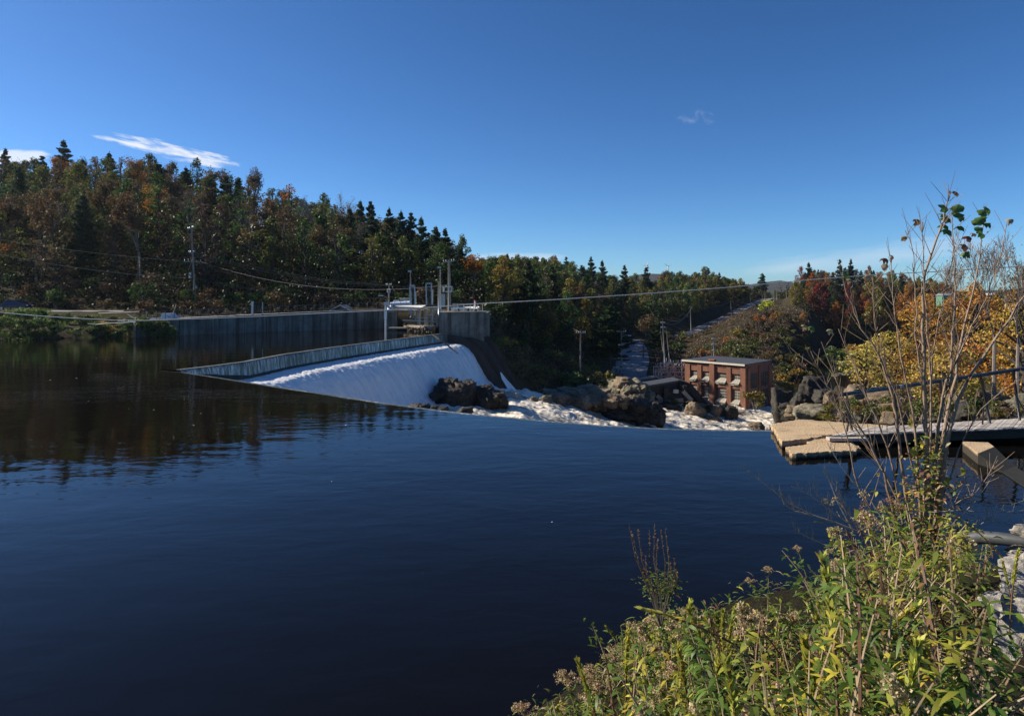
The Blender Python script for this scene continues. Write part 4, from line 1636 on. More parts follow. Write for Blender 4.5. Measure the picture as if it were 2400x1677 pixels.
k_ = WF / 14.55
piers = [(0.0, 1.30), (3.15, 4.15), (6.25, 7.4), (10.2, 11.2), (13.35, 14.55)]
piers = [(a * k_, b * k_) for a, b in piers]
for i, (a, b) in enumerate(piers):
    top = HT - .55 if i != 2 else HT + .35
    lb(pb_box(a, b, -.02 if i != 2 else -.25, .6, 0, top), 'pier', M['brick'])
    lb(pb_box(a - .12, b + .12, -.16 if i != 2 else -.4, .3, top + .002, top + .22), 'pier_cap', M['brick'])
bays = [(piers[i][1], piers[i + 1][0]) for i in range(4)]
for a, b in bays:
    a += .003
    b -= .003
    w = b - a
    lb(pb_box(a, b, .16, .6, HT - 2.15, HT - .45), 'header_panel', M['brick'])
    lb(pb_box(a, b, .04, .158, HT - .95, HT - .62), 'dentil_band', M['brick'])
    lb(pb_box(a, b, .20, .6, HT - 5.35, HT - 4.65), 'spandrel', M['brick'])
    lb(pb_box(a, b, .02, .25, HT - 4.66, HT - 4.50), 'sill', M['conc_light'])
    lb(pb_box(a, b, .20, .6, 0, HT - 9.0), 'spandrel', M['brick'])
    lb(pb_box(a, b, .02, .25, HT - 9.0, HT - 8.86), 'sill', M['conc_light'])
    # brick reveals left and right of windows
    for (z0, z1, aw) in ((HT - 4.5, HT - 2.15, HT - 4.3), (HT - 8.86, HT - 5.35, HT - 8.6)):
        wl_, wr = a + w * .30, b - .12
        lb(pb_box(a, wl_, .52, .6, z0, z1), 'reveal', M['brick'])
        wf_ = MB()
        for x in np.linspace(wl_, wr, 5):
            wf_.beam((x, .48, z0), (x, .48, z1), .06)
        for z in np.linspace(z0, z1, 5 if z1 - z0 < 3 else 7):
            wf_.beam((wl_, .48, z), (wr, .48, z), .06)
        fr_ = lb(wf_, 'window', M['sash'])
        MB().prism([(wl_, .53), (wr, .53), (wr, .56), (wl_, .56)], z0, z1).build('pane', M['glass'], fr_, world=False)
        # awning sash swung open
        s0, s1 = aw + .1, aw + .9
        mb = MB()
        mb.add([(wl_ + .1, .42, s1), (wr - .05, .42, s1), (wr + .02, -.42, s0), (wl_ - .55, -.42, s0)], [(0, 3, 2, 1)])
        aw_ = lb(mb, 'open_sash', M['pane_pale'])
        mb = MB()
        for t in (0, .33, .66, 1):
            x0 = wl_ + .1 + (wr - wl_ - .15) * t
            x1 = wl_ - .55 + (wr - wl_ + .57) * t
            mb.beam((x0, .40, s1 + .01), (x1, -.44, s0 + .01), .05)
        for t in (0, .5, 1):
            mb.beam((wl_ + .1 - .65 * t, .42 - .84 * t - .02, s1 - t + .01), (wr - .05 + .07 * t, .42 - .84 * t - .02, s1 - t + .01), .05)
        mb.build('sash_bars', M['sash'], aw_, world=False)
# right side wall
sw = MB()
sw.prism([(0.02, .6), (WF - .02, .6), (WF - .02, DEP), (0.02, DEP)], 0, HT - .46)
lb(sw, 'wall', M['brick'])
for y0, y1 in ((0.62, 1.8), (5.6, 6.6), (DEP - 1.3, DEP - .05)):
    lb(pb_box(WF - .018, WF + .28, y0, y1, 0, HT - .8), 'side_pier', M['brick'])
for y0, y1 in ((2.4, 5.0), (7.3, 9.9)):
    for z0, z1 in ((HT - 5.1, HT - 2.2), (HT - 9.0, HT - 6.0)):
        mb = MB()
        for y in np.linspace(y0, y1, 4):
            mb.beam((WF + .05, y, z0), (WF + .05, y, z1), .09)
        for z in np.linspace(z0, z1, 4):
            mb.beam((WF + .05, y0, z), (WF + .05, y1, z), .09)
        f_ = lb(mb, 'window', M['dark_steel'])
        MB().prism([(WF, y0), (WF + .03, y0), (WF + .03, y1), (WF, y1)], z0, z1).build('pane', M['glass'], f_, world=False)
        lb(pb_box(WF + .0, WF + .22, y0 - .1, y1 + .1, z0 - .22, z0 - .06), 'sill', M['conc'])
mb = MB()
mb.prism([(-.5, -.35), (WF + .15, -.35), (WF + .15, DEP + .15), (-.5, DEP + .15)], [HT - .02] * 4, [HT + .08, HT + .08, HT + .2, HT + .2])
lb(mb, 'roof', M['roof'])
lb(pb_box(-.55, WF + .05, -.44, -.352, HT - .30, HT + .10), 'cornice', M['sash'])
lb(pb_box(-.3, WF + .02, -.10, .55, HT - .44, HT - .03), 'frieze', M['brick'])
lb(pb_box(WF + .0, WF + .1, .6, DEP, HT - .44, HT - .03), 'side_frieze', M['brick'])
lb(pb_box(piers[2][0] - .15, piers[2][1] + .15, -.5, .5, HT + .36, HT + .62), 'chimney_cap', M['brick'])

# substation lattice
sb = thing('substation', 'steel lattice substation with rows of insulators left of the powerhouse', 'substation', tuple(P(1568, 892, 166)))
Ds = (160, 166)
for D in Ds:
    for u in (1532, 1549, 1564, 1580, 1598, 1607):
        MB().beam(P(u, 899, D), P(u, 849 if u > 1540 else 858, D), .18).build('post', M['galv'], sb)
for D in Ds:
    for v in (851, 858.5, 871, 881):
        MB().beam(P(1531 if v > 856 else 1549, v, D), P(1607, v + .5, D), .2, .16).build('beam', M['galv'], sb)
for u in (1549, 1564, 1580, 1598):
    MB().beam(P(u, 858, Ds[0]), P(u, 856, Ds[1]), .14).build('cross_beam', M['galv'], sb)
mb = MB()
for k in range(150):
    u = R.uniform(1534, 1606)
    v = R.choice([849, 855, 868, 878, 888]) + R.uniform(-2, 2)
    if v < 853 and u < 1549:
        continue
    D = R.uniform(*Ds)
    p = P(u, v, D)
    h = R.uniform(.35, .9)
    mb.tube([p, p + Vector((R.uniform(-.15, .15), 0, h))], [.09, .05], 5)
o = mb.build('insulators', M['ceramic'], sb)
o['kind'] = 'stuff'
mb = MB()
for k in range(90):
    u = R.uniform(1534, 1604)
    v = R.uniform(858, 890)
    D = R.uniform(*Ds)
    mb.beam(P(u, v, D), P(u + R.uniform(-7, 7), v + R.uniform(3, 10), D), .07)
mb.build('bracing', M['galv'], sb)['kind'] = 'stuff'
# flume / penstock structure
fm = thing('flume', 'dark roofed concrete flume sloping down on props left of the powerhouse', 'flume', tuple(P(1590, 930, 128)))
def band(pts, w, h, name, m):
    mb = MB()
    for p in pts:
        for dy, dz in ((0, 0), (w, 0.0), (w, -h), (0, -h)):
            mb.v.append((p.x, p.y + dy, p.z + dz))
    n = len(pts)
    for i in range(n - 1):
        a = i * 4
        for j in range(4):
            mb.f.append((a + (j + 1) % 4, a + j, a + 4 + j, a + 4 + (j + 1) % 4))
    mb.f += [(0, 1, 2, 3), tuple(reversed(range((n - 1) * 4, n * 4)))]
    return mb.build(name, m, fm)


band([P(1494, 907, 122), P(1592, 890.5, 126)], 5, .35, 'roof', M['roof'])
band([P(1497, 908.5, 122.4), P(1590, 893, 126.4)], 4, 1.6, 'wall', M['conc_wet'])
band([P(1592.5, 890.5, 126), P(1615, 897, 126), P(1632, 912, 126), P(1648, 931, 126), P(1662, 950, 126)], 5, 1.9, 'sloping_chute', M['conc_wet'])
band([P(1494, 892, 134), P(1538, 885, 136)], 4, 1.4, 'rear_roof', M['roof'])
band([P(1538.5, 885, 136), P(1560, 890, 136), P(1575, 898, 136)], 4, 1.5, 'rear_slope', M['roof'])
for (a, b, w, m_) in (((1521, 915), (1521, 942), .8, 'conc_wet'), ((1558, 908), (1558, 942), 2.2, 'conc_wet'), ((1605, 903), (1605, 940), .6, 'conc_wet'),
                      ((1527, 926), (1530, 938), .9, 'conc_light'), ((1539, 926), (1553, 938), .7, 'conc_light'), ((1600, 916), (1621, 938), .9, 'conc_light'),
                      ((1578, 916), (1590, 917), .25, 'galv'), ((1582, 938), (1608, 936), .5, 'conc_light'), ((1538, 941), (1572, 942), .6, 'conc_light')):
    MB().beam(P(*a, 125), P(*b, 125), w, .7).build('prop', M[m_], fm)
# low far concrete wall behind the boulders
mb = MB()
a, b = P(1235, 910, 112), P(1345, 912, 110)
tag(mb.prism([(a.x, a.y), (b.x, b.y), (b.x, b.y + .6), (a.x, a.y + .6)], -12, -9.9).build('low_wall', M['conc']), 'low pale concrete wall behind the boulders below the gorge woods', 'wall')

# turbines
for u, v, hb_, angs, lab in ((1517, 621, 660, (75, 188, 300), 'white wind turbine on the far hill, left of the pair'), (1566, 624, 662, (30, 145, 268), 'white wind turbine on the far hill, right of the pair')):
    t = thing('wind_turbine', lab, 'wind turbine', tuple(P(u, hb_, 2500)))
    MB().tube([P(u, hb_, 2500), P(u, v, 2500)], [2.6, 1.5], 8).build('tower', M['white'], t)
    MB().box(P(u, v, 2500), (4, 9, 4)).build('nacelle', M['white'], t)
    for a in angs:
        L = 17
        p = P(u, v, 2494)
        q = p + Vector((math.cos(math.radians(a)), 0, math.sin(math.radians(a)))) * L
        MB().tube([p, p.lerp(q, .3), q], [1.1, 1.3, .4], 5).build('blade', M['white'], t)
# distant houses among trees
for u, v, D, w, lab in ((2226, 692, 330, 6, 'small house with pale roof and green wall beyond the right-hand trees'), (2330, 692, 320, 7, 'white-roofed house glimpsed through the bare tree at right')):
    c = P(u, v, D)
    t = thing('house', lab, 'house', (c.x, c.y, c.z - 3))
    MB().prism([(c.x - w / 2, D), (c.x + w / 2, D), (c.x + w / 2, D + 6), (c.x - w / 2, D + 6)], c.z - 12, c.z).build('wall', simple('green_siding', (.1, .22, .16), .7) if u < 2300 else M['white'], t)
    mb = MB()
    mb.add([(c.x - w / 2 - .4, D - .4, c.z), (c.x + w / 2 + .4, D - .4, c.z), (c.x + w / 2 + .4, D + 3, c.z + 1.1), (c.x - w / 2 - .4, D + 3, c.z + 1.1), (c.x - w / 2 - .4, D + 6.4, c.z), (c.x + w / 2 + .4, D + 6.4, c.z)],
           [(0, 1, 2, 3), (3, 2, 5, 4), (0, 3, 4), (1, 5, 2), (0, 4, 5, 1)])
    mb.build('roof', M['galv'] if u < 2300 else M['white'], t)
    MB().box((c.x + 1, D - .03, c.z - 1.4), (1, .06, 1.2)).build('window', M['glass'], t)
# ------------------------------------------------------------------ rocks
_ico = {}


def ico(sub_):
    if sub_ in _ico:
        return _ico[sub_]
    import bmesh
    bm = bmesh.new()
    bmesh.ops.create_icosphere(bm, subdivisions=sub_, radius=1)
    v = np.array([list(x.co) for x in bm.verts])
    f = np.array([[y.index for y in x.verts] for x in bm.faces])
    bm.free()
    _ico[sub_] = (v, f)
    return _ico[sub_]


def rock_verts(c, dims, seed, cuts=16, rough=0.10, sub_=4, squash=1.0, tilt=0.0, flat=0.45, strata=0.18):
    v, f = ico(sub_)
    rs = np.random.RandomState(seed)
    nrm = rs.normal(size=(cuts, 3))
    nrm[:, 2] *= 0.7
    nrm /= np.linalg.norm(nrm, axis=1)[:, None]
    h = rs.uniform(0.62, 0.98, cuts)
    nrm = np.vstack([nrm, [[0, 0, 1], [0, 0, -1]]])
    h = np.append(h, [0.8, 0.8])
    dt = v @ nrm.T
    rr = np.where(dt > 0.05, h / np.maximum(dt, 0.05), 9)
    r = np.minimum(rr.min(axis=1), 1.15)
    p = v * r[:, None]
    p /= np.abs(p).max(axis=0)
    out = []
    dims = np.array(dims) / 2.0
    sc = max(dims)
    ct, st = math.cos(tilt), math.sin(tilt)
    for q in p:
        w = Vector((q[0] * dims[0], q[1] * dims[1], q[2] * dims[2]))
        s = Vector((w.x + seed * 3.1, w.y, w.z * 1.7)) / sc
        n = mn.fractal(s * 1.9, 0.9, 2.2, 5) * rough + mn.fractal(s * 7, 0.8, 2.2, 3) * rough * .4
        cr = abs(mn.noise(s * 2.6 + Vector((9, 0, 0))))
        n -= rough * 1.1 * max(0, 0.10 - cr) / 0.10
        n += rough * .5 * mn.noise(Vector((s.x * 2, s.y * 2, round(s.z * 5) * 1.7)))
        hl = max(.22, dims[2] * .30)
        lz = (w.z + .25 * hl * mn.noise(s * 1.3)) / hl
        li = math.floor(lz)
        off = ((math.sin(li * 12.9898 + seed * 3.1) * 43758.5453) % 1.0 - .5) * strata
        w.x *= 1 + off
        w.y *= 1 + off * 1.3
        w.z += (min(1, max(0, (lz - li - .35) / .3)) * hl + li * hl - w.z - .25 * hl * 0) * min(1, strata * 3)
        w = w * (1 + n)
        out.append((c[0] + w.x * ct - w.z * st, c[1] + w.y, c[2] + w.x * st + w.z * ct))
    return out, f


def rock_img(lobes, D, m, label, seed, depth=None, name='boulder', cat='rock', group=None, sub_=4, rough=0.12, tilt=0, sink=0.25):
    """lobes: (u0, u1, v0, v1[, dD]) rectangles in the photograph, real rocks at distance D"""
    vs, fs = [], []
    n = 0
    for k, lb_ in enumerate(lobes):
        u0, u1, v0, v1 = lb_[:4]
        d = D + (lb_[4] if len(lb_) > 4 else 0)
        tl = lb_[5] if len(lb_) > 5 else tilt
        w = (u1 - u0) / F * d
        h = (v1 - v0) / F * d
        dp = depth or w * 0.7
        c = P((u0 + u1) / 2, (v0 + v1) / 2, d + dp * .3)
        h2 = h * (1 + sink)
        c.z -= h * sink / 2
        v, f = rock_verts(c, (w * 1.05, dp, h2), seed * 7 + k * 13, 14 + (seed % 5), rough, sub_, tilt=tl)
        vs += v
        fs.append(f + n)
        n += len(v)
    me_o = np_mesh(name, vs, [np.vstack(fs)], m, smooth=False)
    # sharp-ish facets with smooth small relief
    try:
        me_o.data.shade_smooth()
    except Exception:
        pass
    return tag(me_o, label, cat, group)


GR = 'rocks along the river below the dam'
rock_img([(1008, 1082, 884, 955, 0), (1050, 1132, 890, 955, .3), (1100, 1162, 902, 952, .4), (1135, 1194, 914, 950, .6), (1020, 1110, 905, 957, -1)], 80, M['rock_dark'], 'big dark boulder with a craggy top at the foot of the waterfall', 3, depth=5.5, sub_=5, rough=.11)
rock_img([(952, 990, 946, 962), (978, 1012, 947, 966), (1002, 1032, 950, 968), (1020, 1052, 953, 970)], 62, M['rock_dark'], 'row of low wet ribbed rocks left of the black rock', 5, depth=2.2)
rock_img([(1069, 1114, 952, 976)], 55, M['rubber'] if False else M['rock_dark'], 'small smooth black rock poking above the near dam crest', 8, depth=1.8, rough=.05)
rock_img([(1180, 1224, 919, 932), (1195, 1225, 925, 945)], 92, M['rock_pale'], 'pale flat-topped rock slab beside the foot of the side stream', 9)
for k, (a, b, c, d, lab) in enumerate([(1150, 1180, 926, 946, 'low grey rock just right of the big dark boulder'), (1178, 1206, 930, 950, 'jagged brown rock in the line of shore rocks, second from the boulder'),
                                       (1216, 1240, 927, 948, 'rounded grey rock right of the pale flat slab'), (1236, 1266, 928, 951, 'broad wet rock midway along the shore rock line'),
                                       (1258, 1294, 925, 950, 'last rock of the shore line before the outcrop')]):
    rock_img([(a, b, c, d)], 93, M['rock'] if k % 2 else M['rock_green'], lab, 20 + k, sub_=4, rough=.2)
# outcrop
rock_img([(1266, 1350, 913, 948, 2), (1300, 1385, 908, 942, 3), (1352, 1430, 903, 936, 4), (1375, 1432, 910, 938, 1)] + [(1275 + k * 17, 1312 + k * 17, 917 - k * 1.2 + (k % 2) * 4, 940, (k % 3) * .6, .1 * (k % 3 - 1)) for k in range(8)], 99, M['rock_green'], 'rounded greenish grey upper rocks on the left of the central outcrop', 31, depth=6, rough=.18, sub_=5)
rock_img([(1288, 1420, 927, 952, 0), (1330, 1445, 925, 958, .4), (1400, 1490, 930, 960, .5)] + [(1285 + k * 21, 1330 + k * 21, 921 + (k % 3) * 4, 950 + (k % 2) * 5, (k % 3) * .7 - 1.2, .12 * (k % 3 - 1)) for k in range(9)], 97, M['rock'], 'long low brown rock shelf above the rapids in the central outcrop', 33, depth=5, rough=.10, sub_=5)
rock_img([(1420, 1500, 893, 935, 3), (1428, 1520, 900, 950, 1.5), (1460, 1530, 905, 960, 1)], 99, M['rock_green'], 'knobbly round rock mound at the right of the central outcrop', 35, depth=7, rough=.30, sub_=5)
rock_img([(1435, 1492, 883, 903, 2)], 100, M['rock'], 'flat brown capstone resting on top of the central outcrop mound', 36, depth=4, rough=.08)
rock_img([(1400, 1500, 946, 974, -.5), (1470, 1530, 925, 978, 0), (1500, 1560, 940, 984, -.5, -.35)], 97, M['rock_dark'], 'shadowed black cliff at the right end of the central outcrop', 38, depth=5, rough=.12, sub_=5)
# below the powerhouse
for k, (lbs, D, m_, lab) in enumerate([
        ([(1545, 1610, 944, 985)], 122, 'rock_dark', 'dark blocky rock under the flume, left of the tilted slab'),
        ([(1600, 1660, 948, 990, 0, -.5), (1606, 1640, 942, 970)], 120, 'rock', 'tilted brown slab rock in front of the powerhouse'),
        ([(1590, 1670, 938, 960, 4)], 122, 'rock', 'ledge of brown rock directly under the flume props'),
        ([(1672, 1712, 944, 975, 2), (1664, 1690, 950, 985)], 124, 'rock', 'rounded rock touching the foot of the powerhouse front'),
        ([(1696, 1734, 950, 982, 0)], 124, 'rock_dark', 'dark sloping rock where the rapids meet the powerhouse'),
        ([(1620, 1662, 930, 950, 6)], 124, 'rock_green', 'grey rock bench behind the tilted slab'),
        ([(1640, 1700, 975, 994, -3)], 122, 'rock', 'low rock at the water line below the tilted slab'),
        ([(1755, 1795, 990, 1010, 0)], 70, 'rock', 'brown rock just above the near dam crest at right'),
        ([(1790, 1815, 996, 1010, 0)], 68, 'rock_pale', 'small pale rock next to the concrete slab corner')]):
    rock_img(lbs, D, M[m_], lab, 50 + k, sub_=4, rough=.16)
# right-hand rocks
for k, (lbs, D, m_, lab) in enumerate([
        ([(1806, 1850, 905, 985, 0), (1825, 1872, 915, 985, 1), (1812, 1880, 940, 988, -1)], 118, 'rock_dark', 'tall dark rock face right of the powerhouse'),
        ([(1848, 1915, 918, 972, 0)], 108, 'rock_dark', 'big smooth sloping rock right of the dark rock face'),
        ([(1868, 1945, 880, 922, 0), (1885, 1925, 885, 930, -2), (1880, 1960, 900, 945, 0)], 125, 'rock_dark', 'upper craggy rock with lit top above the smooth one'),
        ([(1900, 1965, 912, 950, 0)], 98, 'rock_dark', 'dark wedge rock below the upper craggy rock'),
        ([(1853, 1948, 945, 992, 0)], 58, 'rock_green', 'big rounded boulder just behind the concrete slab'),
        ([(1835, 1875, 950, 975, 0)], 92, 'rock', 'low rock left of the rounded boulder'),
        ([(1926, 1968, 915, 965, 0)], 84, 'rock', 'upright pale brown rock behind the start of the railing'),
        ([(1964, 2040, 902, 950, 0), (1990, 2075, 905, 935, 3)], 82, 'rock', 'long brown rock under the lower end of the railing'),
        ([(2030, 2120, 915, 950, 0)], 70, 'rock', 'broad tan rock behind the railing'),
        ([(1990, 2050, 955, 985, 0)], 44, 'rock_green', 'smooth grey rock hump behind the planks, left'),
        ([(2040, 2150, 945, 985, 0)], 42, 'rock', 'wide tan rock hump behind the planks, centre'),
        ([(2140, 2240, 940, 985, 0)], 42, 'rock', 'sunlit tan rock behind the young tree'),
        ([(2100, 2220, 915, 950, 0)], 58, 'rock', 'upper tan ledge behind the young tree'),
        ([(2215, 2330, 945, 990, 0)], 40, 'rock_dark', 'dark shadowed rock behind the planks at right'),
        ([(2260, 2360, 915, 955, 0)], 52, 'rock', 'tan boulder below the orange foliage at right'),
        ([(2330, 2440, 925, 985, 0)], 42, 'rock_green', 'grey green boulder at the right edge behind the planks'),
        ([(1960, 1995, 955, 985, 0)], 62, 'rock', 'small round rock beside the blue water gap'),
        ([(2010, 2110, 930, 958, 0)], 56, 'rock', 'long flat tan ledge above the wide rock hump'),
        ([(2190, 2290, 925, 958, 0)], 50, 'rock', 'flat tan ledge just under the golden tree'),
        ([(2060, 2140, 965, 992, 0), (2120, 2170, 970, 990)], 37, 'rock', 'sunlit low slab rocks touching the back of the planks, centre'),
        ([(2170, 2230, 962, 990, 0)], 36, 'rock_green', 'small grey slab rock behind the planks, under the dark one'),
        ([(2300, 2380, 955, 985, 0)], 37, 'rock', 'low brown rock behind the planks close to the right edge'),
        ([(2130, 2200, 900, 925, 0)], 70, 'rock', 'distant tan rock between the yellow and golden trees'),
        ([(2380, 2450, 890, 930, 0)], 56, 'rock', 'tan boulder at the right edge under the orange tree')]):
    rock_img(lbs, D, M[m_], lab, 80 + k, sub_=4, rough=.14)

# ------------------------------------------------------------------ concrete slabs by the dam end
def slab(px, z, th, label, seed):
    pts = [G(u, v, z) for u, v in px]
    # subdivide outline and roughen it
    out = []
    for a, b in zip(pts, pts[1:] + pts[:1]):
        n_ = max(1, int((b - a).length / 0.12))
        for i in range(n_):
            out.append(a.lerp(b, i / n_))
    rs = random.Random(seed)
    o2 = []
    for i, p in enumerate(out):
        k = 0.055
        o2.append((p.x + rs.uniform(-k, k), p.y + rs.uniform(-k, k)))
    n_ = len(o2)
    mb = MB()
    zz = [z + rs.uniform(-.012, .012) for _ in o2]
    cx_ = sum(p[0] for p in o2) / n_
    cy_ = sum(p[1] for p in o2) / n_
    tp = [(p[0], p[1], zz[i]) for i, p in enumerate(o2)]
    t3_ = tessellate_polygon([[Vector((p[0], p[1], 0)) for p in tp]])
    lo = [(p[0] + rs.uniform(-.03, .03), p[1] + rs.uniform(-.03, .03), z - th * .5) for p in o2]
    bt = [(p[0], p[1], z - th) for p in o2]
    fs = [tuple(t) for t in t3_]
    fs = [f if ((tp[f[1]][0] - tp[f[0]][0]) * (tp[f[2]][1] - tp[f[0]][1]) - (tp[f[1]][1] - tp[f[0]][1]) * (tp[f[2]][0] - tp[f[0]][0])) > 0 else (f[0], f[2], f[1]) for f in fs]
    for i in range(n_):
        j = (i + 1) % n_
        fs.append((i, j, j + n_, i + n_))
        fs.append((i + n_, j + n_, j + 2 * n_, i + 2 * n_))
    mb.add(tp + lo + bt, fs)
    return tag(mb.build('concrete_slab', M['agg']), label, 'concrete slab')


slab([(1809, 993), (1832, 1034), (1889, 1027), (1945, 1018.5), (2040, 1010), (2080, 996), (1990, 991), (1931, 986), (1877, 982.5)], 0.27, 1.6, 'larger sunlit tan concrete slab where the near dam crest meets the bank', 3)
slab([(1842, 1047), (1855, 1063), (1930, 1058), (2002, 1056), (2016, 1047), (1990, 1035), (1951, 1025), (1894, 1027.5), (1893, 1041)], 0.20, 1.5, 'smaller L-shaped tan concrete slab in front of the larger one', 4)
# sunken concrete beam running toward the viewer at right
bm_ = thing('concrete_beam', 'old concrete beam running from under the walkway to the right edge', 'concrete beam', tuple(G(2290, 1050, .2)))
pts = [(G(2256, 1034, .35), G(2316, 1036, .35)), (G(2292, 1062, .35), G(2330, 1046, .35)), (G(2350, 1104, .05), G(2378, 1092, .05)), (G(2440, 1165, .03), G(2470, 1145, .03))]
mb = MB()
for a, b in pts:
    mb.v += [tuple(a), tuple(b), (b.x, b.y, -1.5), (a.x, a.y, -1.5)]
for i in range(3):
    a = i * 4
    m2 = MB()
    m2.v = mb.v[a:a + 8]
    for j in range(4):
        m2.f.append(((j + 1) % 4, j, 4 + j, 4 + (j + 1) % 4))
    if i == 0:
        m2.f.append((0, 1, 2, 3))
    m2.build('lit_end' if i == 0 else 'shaded_length', M['agg'] if i == 0 else M['conc_shade'], bm_)  # lengths beyond the lit head have their shade painted in

# ------------------------------------------------------------------ plank walkway
ww = thing('walkway', 'grey plank walkway leading right from the concrete slabs', 'walkway', tuple(G(2150, 1018, .4)))
za, zbk = 0.42, 0.62
f0, f1 = G(1946, 1020, za), G(2460, 999, zbk)
b0, b1 = G(2008, 1002, za), G(2470, 975, zbk)
npk = 46
for i in range(npk):
    t0, t1 = (i + .05) / npk, (i + .95) / npk
    a, b = f0.lerp(f1, t0), f0.lerp(f1, t1)
    c, d = b0.lerp(b1, t1), b0.lerp(b1, t0)
    ov = R.uniform(-.06, .12)
    dr = (a - d).normalized()
    a, b = a + dr * ov, b + dr * ov
    dz = R.uniform(-.012, .012)
    mb = MB()
    mb.add([tuple(p + Vector((0, 0, dz - .05))) for p in (a, b, c, d)] + [tuple(p + Vector((0, 0, dz))) for p in (a, b, c, d)],
           [(3, 2, 1, 0), (4, 5, 6, 7), (0, 1, 5, 4), (1, 2, 6, 5), (2, 3, 7, 6), (3, 0, 4, 7)])
    mb.build('plank', M['wood'], ww)
for t in (.12, .88):
    a = f0.lerp(b0, t)
    b = f1.lerp(b1, t)
    MB().beam(a - Vector((0, 0, .22)), b - Vector((0, 0, .26)), .14, .32).build('stringer', M['wood_dark'], ww)
mb = MB()
MB().beam(f0 + Vector((-.1, -.02, -.11)), f0 + Vector((1.3, -.08, -.11)), .3, .1).build('end_board', M['wood'], ww)
# railings
rlg = thing('walkway_railing', 'dark pipe handrail on leaning posts along the plank walkway', 'railing', tuple(G(2150, 1018, .4)))
def DD(u):
    return 25.2 + (u - 1970) / 430 * 1.0


rail_px = [(1968, 923), (2112, 904), (2290, 878), (2470, 851)]
for dv, r_ in ((0, .045), (4.5, .032)):
    MB().tube([P(u, v + dv, DD(u)) for u, v in rail_px], r_, 8).build('handrail', M['pipe_rail'], rlg, smooth=True)
for (ut, ub, vb) in ((1984, 1998, 1018), (2094, 2105, 1000), (2203, 2217, 996), (2298, 2322, 1002), (2374, 2390, 984)):
    vt = lerp_px(rail_px, ut)
    MB().tube([P(ut, vt, DD(ut)), P(ub, vb, DD(ub) + .1)], .05, 7).build('post', M['rail_paint'], rlg, smooth=True)
for (ua, va, ub, vb) in ((1990, 980, 1984, 1020), (2306, 945, 2302, 1006), (2378, 920, 2404, 968), (1975, 925, 1996, 1000)):
    MB().tube([P(ua, va, DD(ua) - .1), P(ub, vb, DD(ub) - .1)], .03, 6).build('brace', M['rail_paint'], rlg)
MB().tube([P(2108, 905, DD(2108)), P(2116, 903.6, DD(2116))], .06, 8).build('coupling', M['galv'], rlg)

# ------------------------------------------------------------------ stones and pipe at the right edge
gp = thing('rubber_hose', 'thick grey pipe lying on the near bank above the pale stones', 'pipe', tuple(P(2350, 1262, 8)))
MB().tube([P(2270, 1263, 8.2), P(2300, 1258, 8), P(2350, 1262, 7.8), (P(2420, 1272, 7.6)), P(2500, 1290, 7.4)], .075, 12).build('hose_body', simple('grey_hose', (.05, .055, .06), .6, .2, 12), gp, smooth=True)
for k, (u0, u1, v0, v1, D, m_, lab) in enumerate([
        (2372, 2440, 1228, 1262, 7.6, 'rock_pale', 'pale stone above the grey pipe at the right edge'),
        (2364, 2440, 1276, 1296, 7.0, 'rock', 'thin brown stone below the grey pipe'),
        (2358, 2410, 1284, 1304, 6.6, 'rock_pale', 'small crumbly white stone under the thin brown one')]):
    rock_img([(u0, u1, v0, v1)], D, M[m_], lab, 140 + k, sub_=4, rough=.08, name='stone')


def block(quad, D, dep, m_, label, seed, z_off=0.0):
    """block whose front outline is the quad of photo pixels"""
    mb = MB()
    fr_ = [P(u, v, D + dz) for u, v, dz in quad]
    bk = [p + Vector((p.x / p.y * dep * 1.1, dep, -dep * .35)) for p in fr_]
    n_ = len(fr_)
    mb.add([tuple(p) for p in fr_ + bk], [tuple(range(n_))[::-1], tuple(range(n_, 2 * n_))] + [(i, (i + 1) % n_, (i + 1) % n_ + n_, i + n_) for i in range(n_)])
    o = mb.build('stone_block', M[m_])
    o.data.shade_flat()
    s = o.modifiers.new('sub', 'SUBSURF')
    s.subdivision_type = 'SIMPLE'
    s.levels = s.render_levels = 5
    tx = bpy.data.textures.new('rough', 'CLOUDS')
    tx.noise_scale = .12
    dm = o.modifiers.new('disp', 'DISPLACE')
    dm.texture = tx
    dm.strength = .06
    return tag(o, label, 'stone')


block([(2340, 1312, .3), (2450, 1290, .3), (2460, 1420, -.1), (2352, 1400, -.1)], 4.6, .5, 'rock_pale', 'upper pale squared stone block at the right edge', 1)
block([(2292, 1402, .2), (2345, 1396, .2), (2352, 1440, -.05), (2342, 1455, -.05), (2300, 1412, 0)], 4.25, .3, 'rock_pale', 'small white wedge stone jutting left from the stone blocks', 2)
block([(2345, 1405, .3), (2470, 1400, .3), (2480, 1610, -.4), (2380, 1570, -.3), (2330, 1500, -.1)], 4.2, .6, 'rock_pale', 'largest pale lichened stone block at the right edge', 3)
# ------------------------------------------------------------------ tree kinds
def rand_unit(rs, n):
    v = rs.normal(size=(n, 3))
    return v / np.linalg.norm(v, axis=1)[:, None]


def leaf_quads(rs, pts, size, bias=None, elong=1.5):
    """a small rhomb of leaf at every point"""
    n = len(pts)
    a = rand_unit(rs, n)
    if bias is not None:
        a = a * 0.75 + bias
        a /= np.linalg.norm(a, axis=1)[:, None]
    t = rand_unit(rs, n)
    b = np.cross(a, t)
    b /= np.linalg.norm(b, axis=1)[:, None] + 1e-9
    c = np.cross(a, b)
    s = size * rs.uniform(.6, 1.35, n)[:, None]
    v = np.stack([pts - b * s * elong * .5, pts + c * s * .42, pts + b * s * elong * .5, pts - c * s * .42], 1).reshape(-1, 3)
    f = np.arange(4 * n).reshape(n, 4)
    return v, f


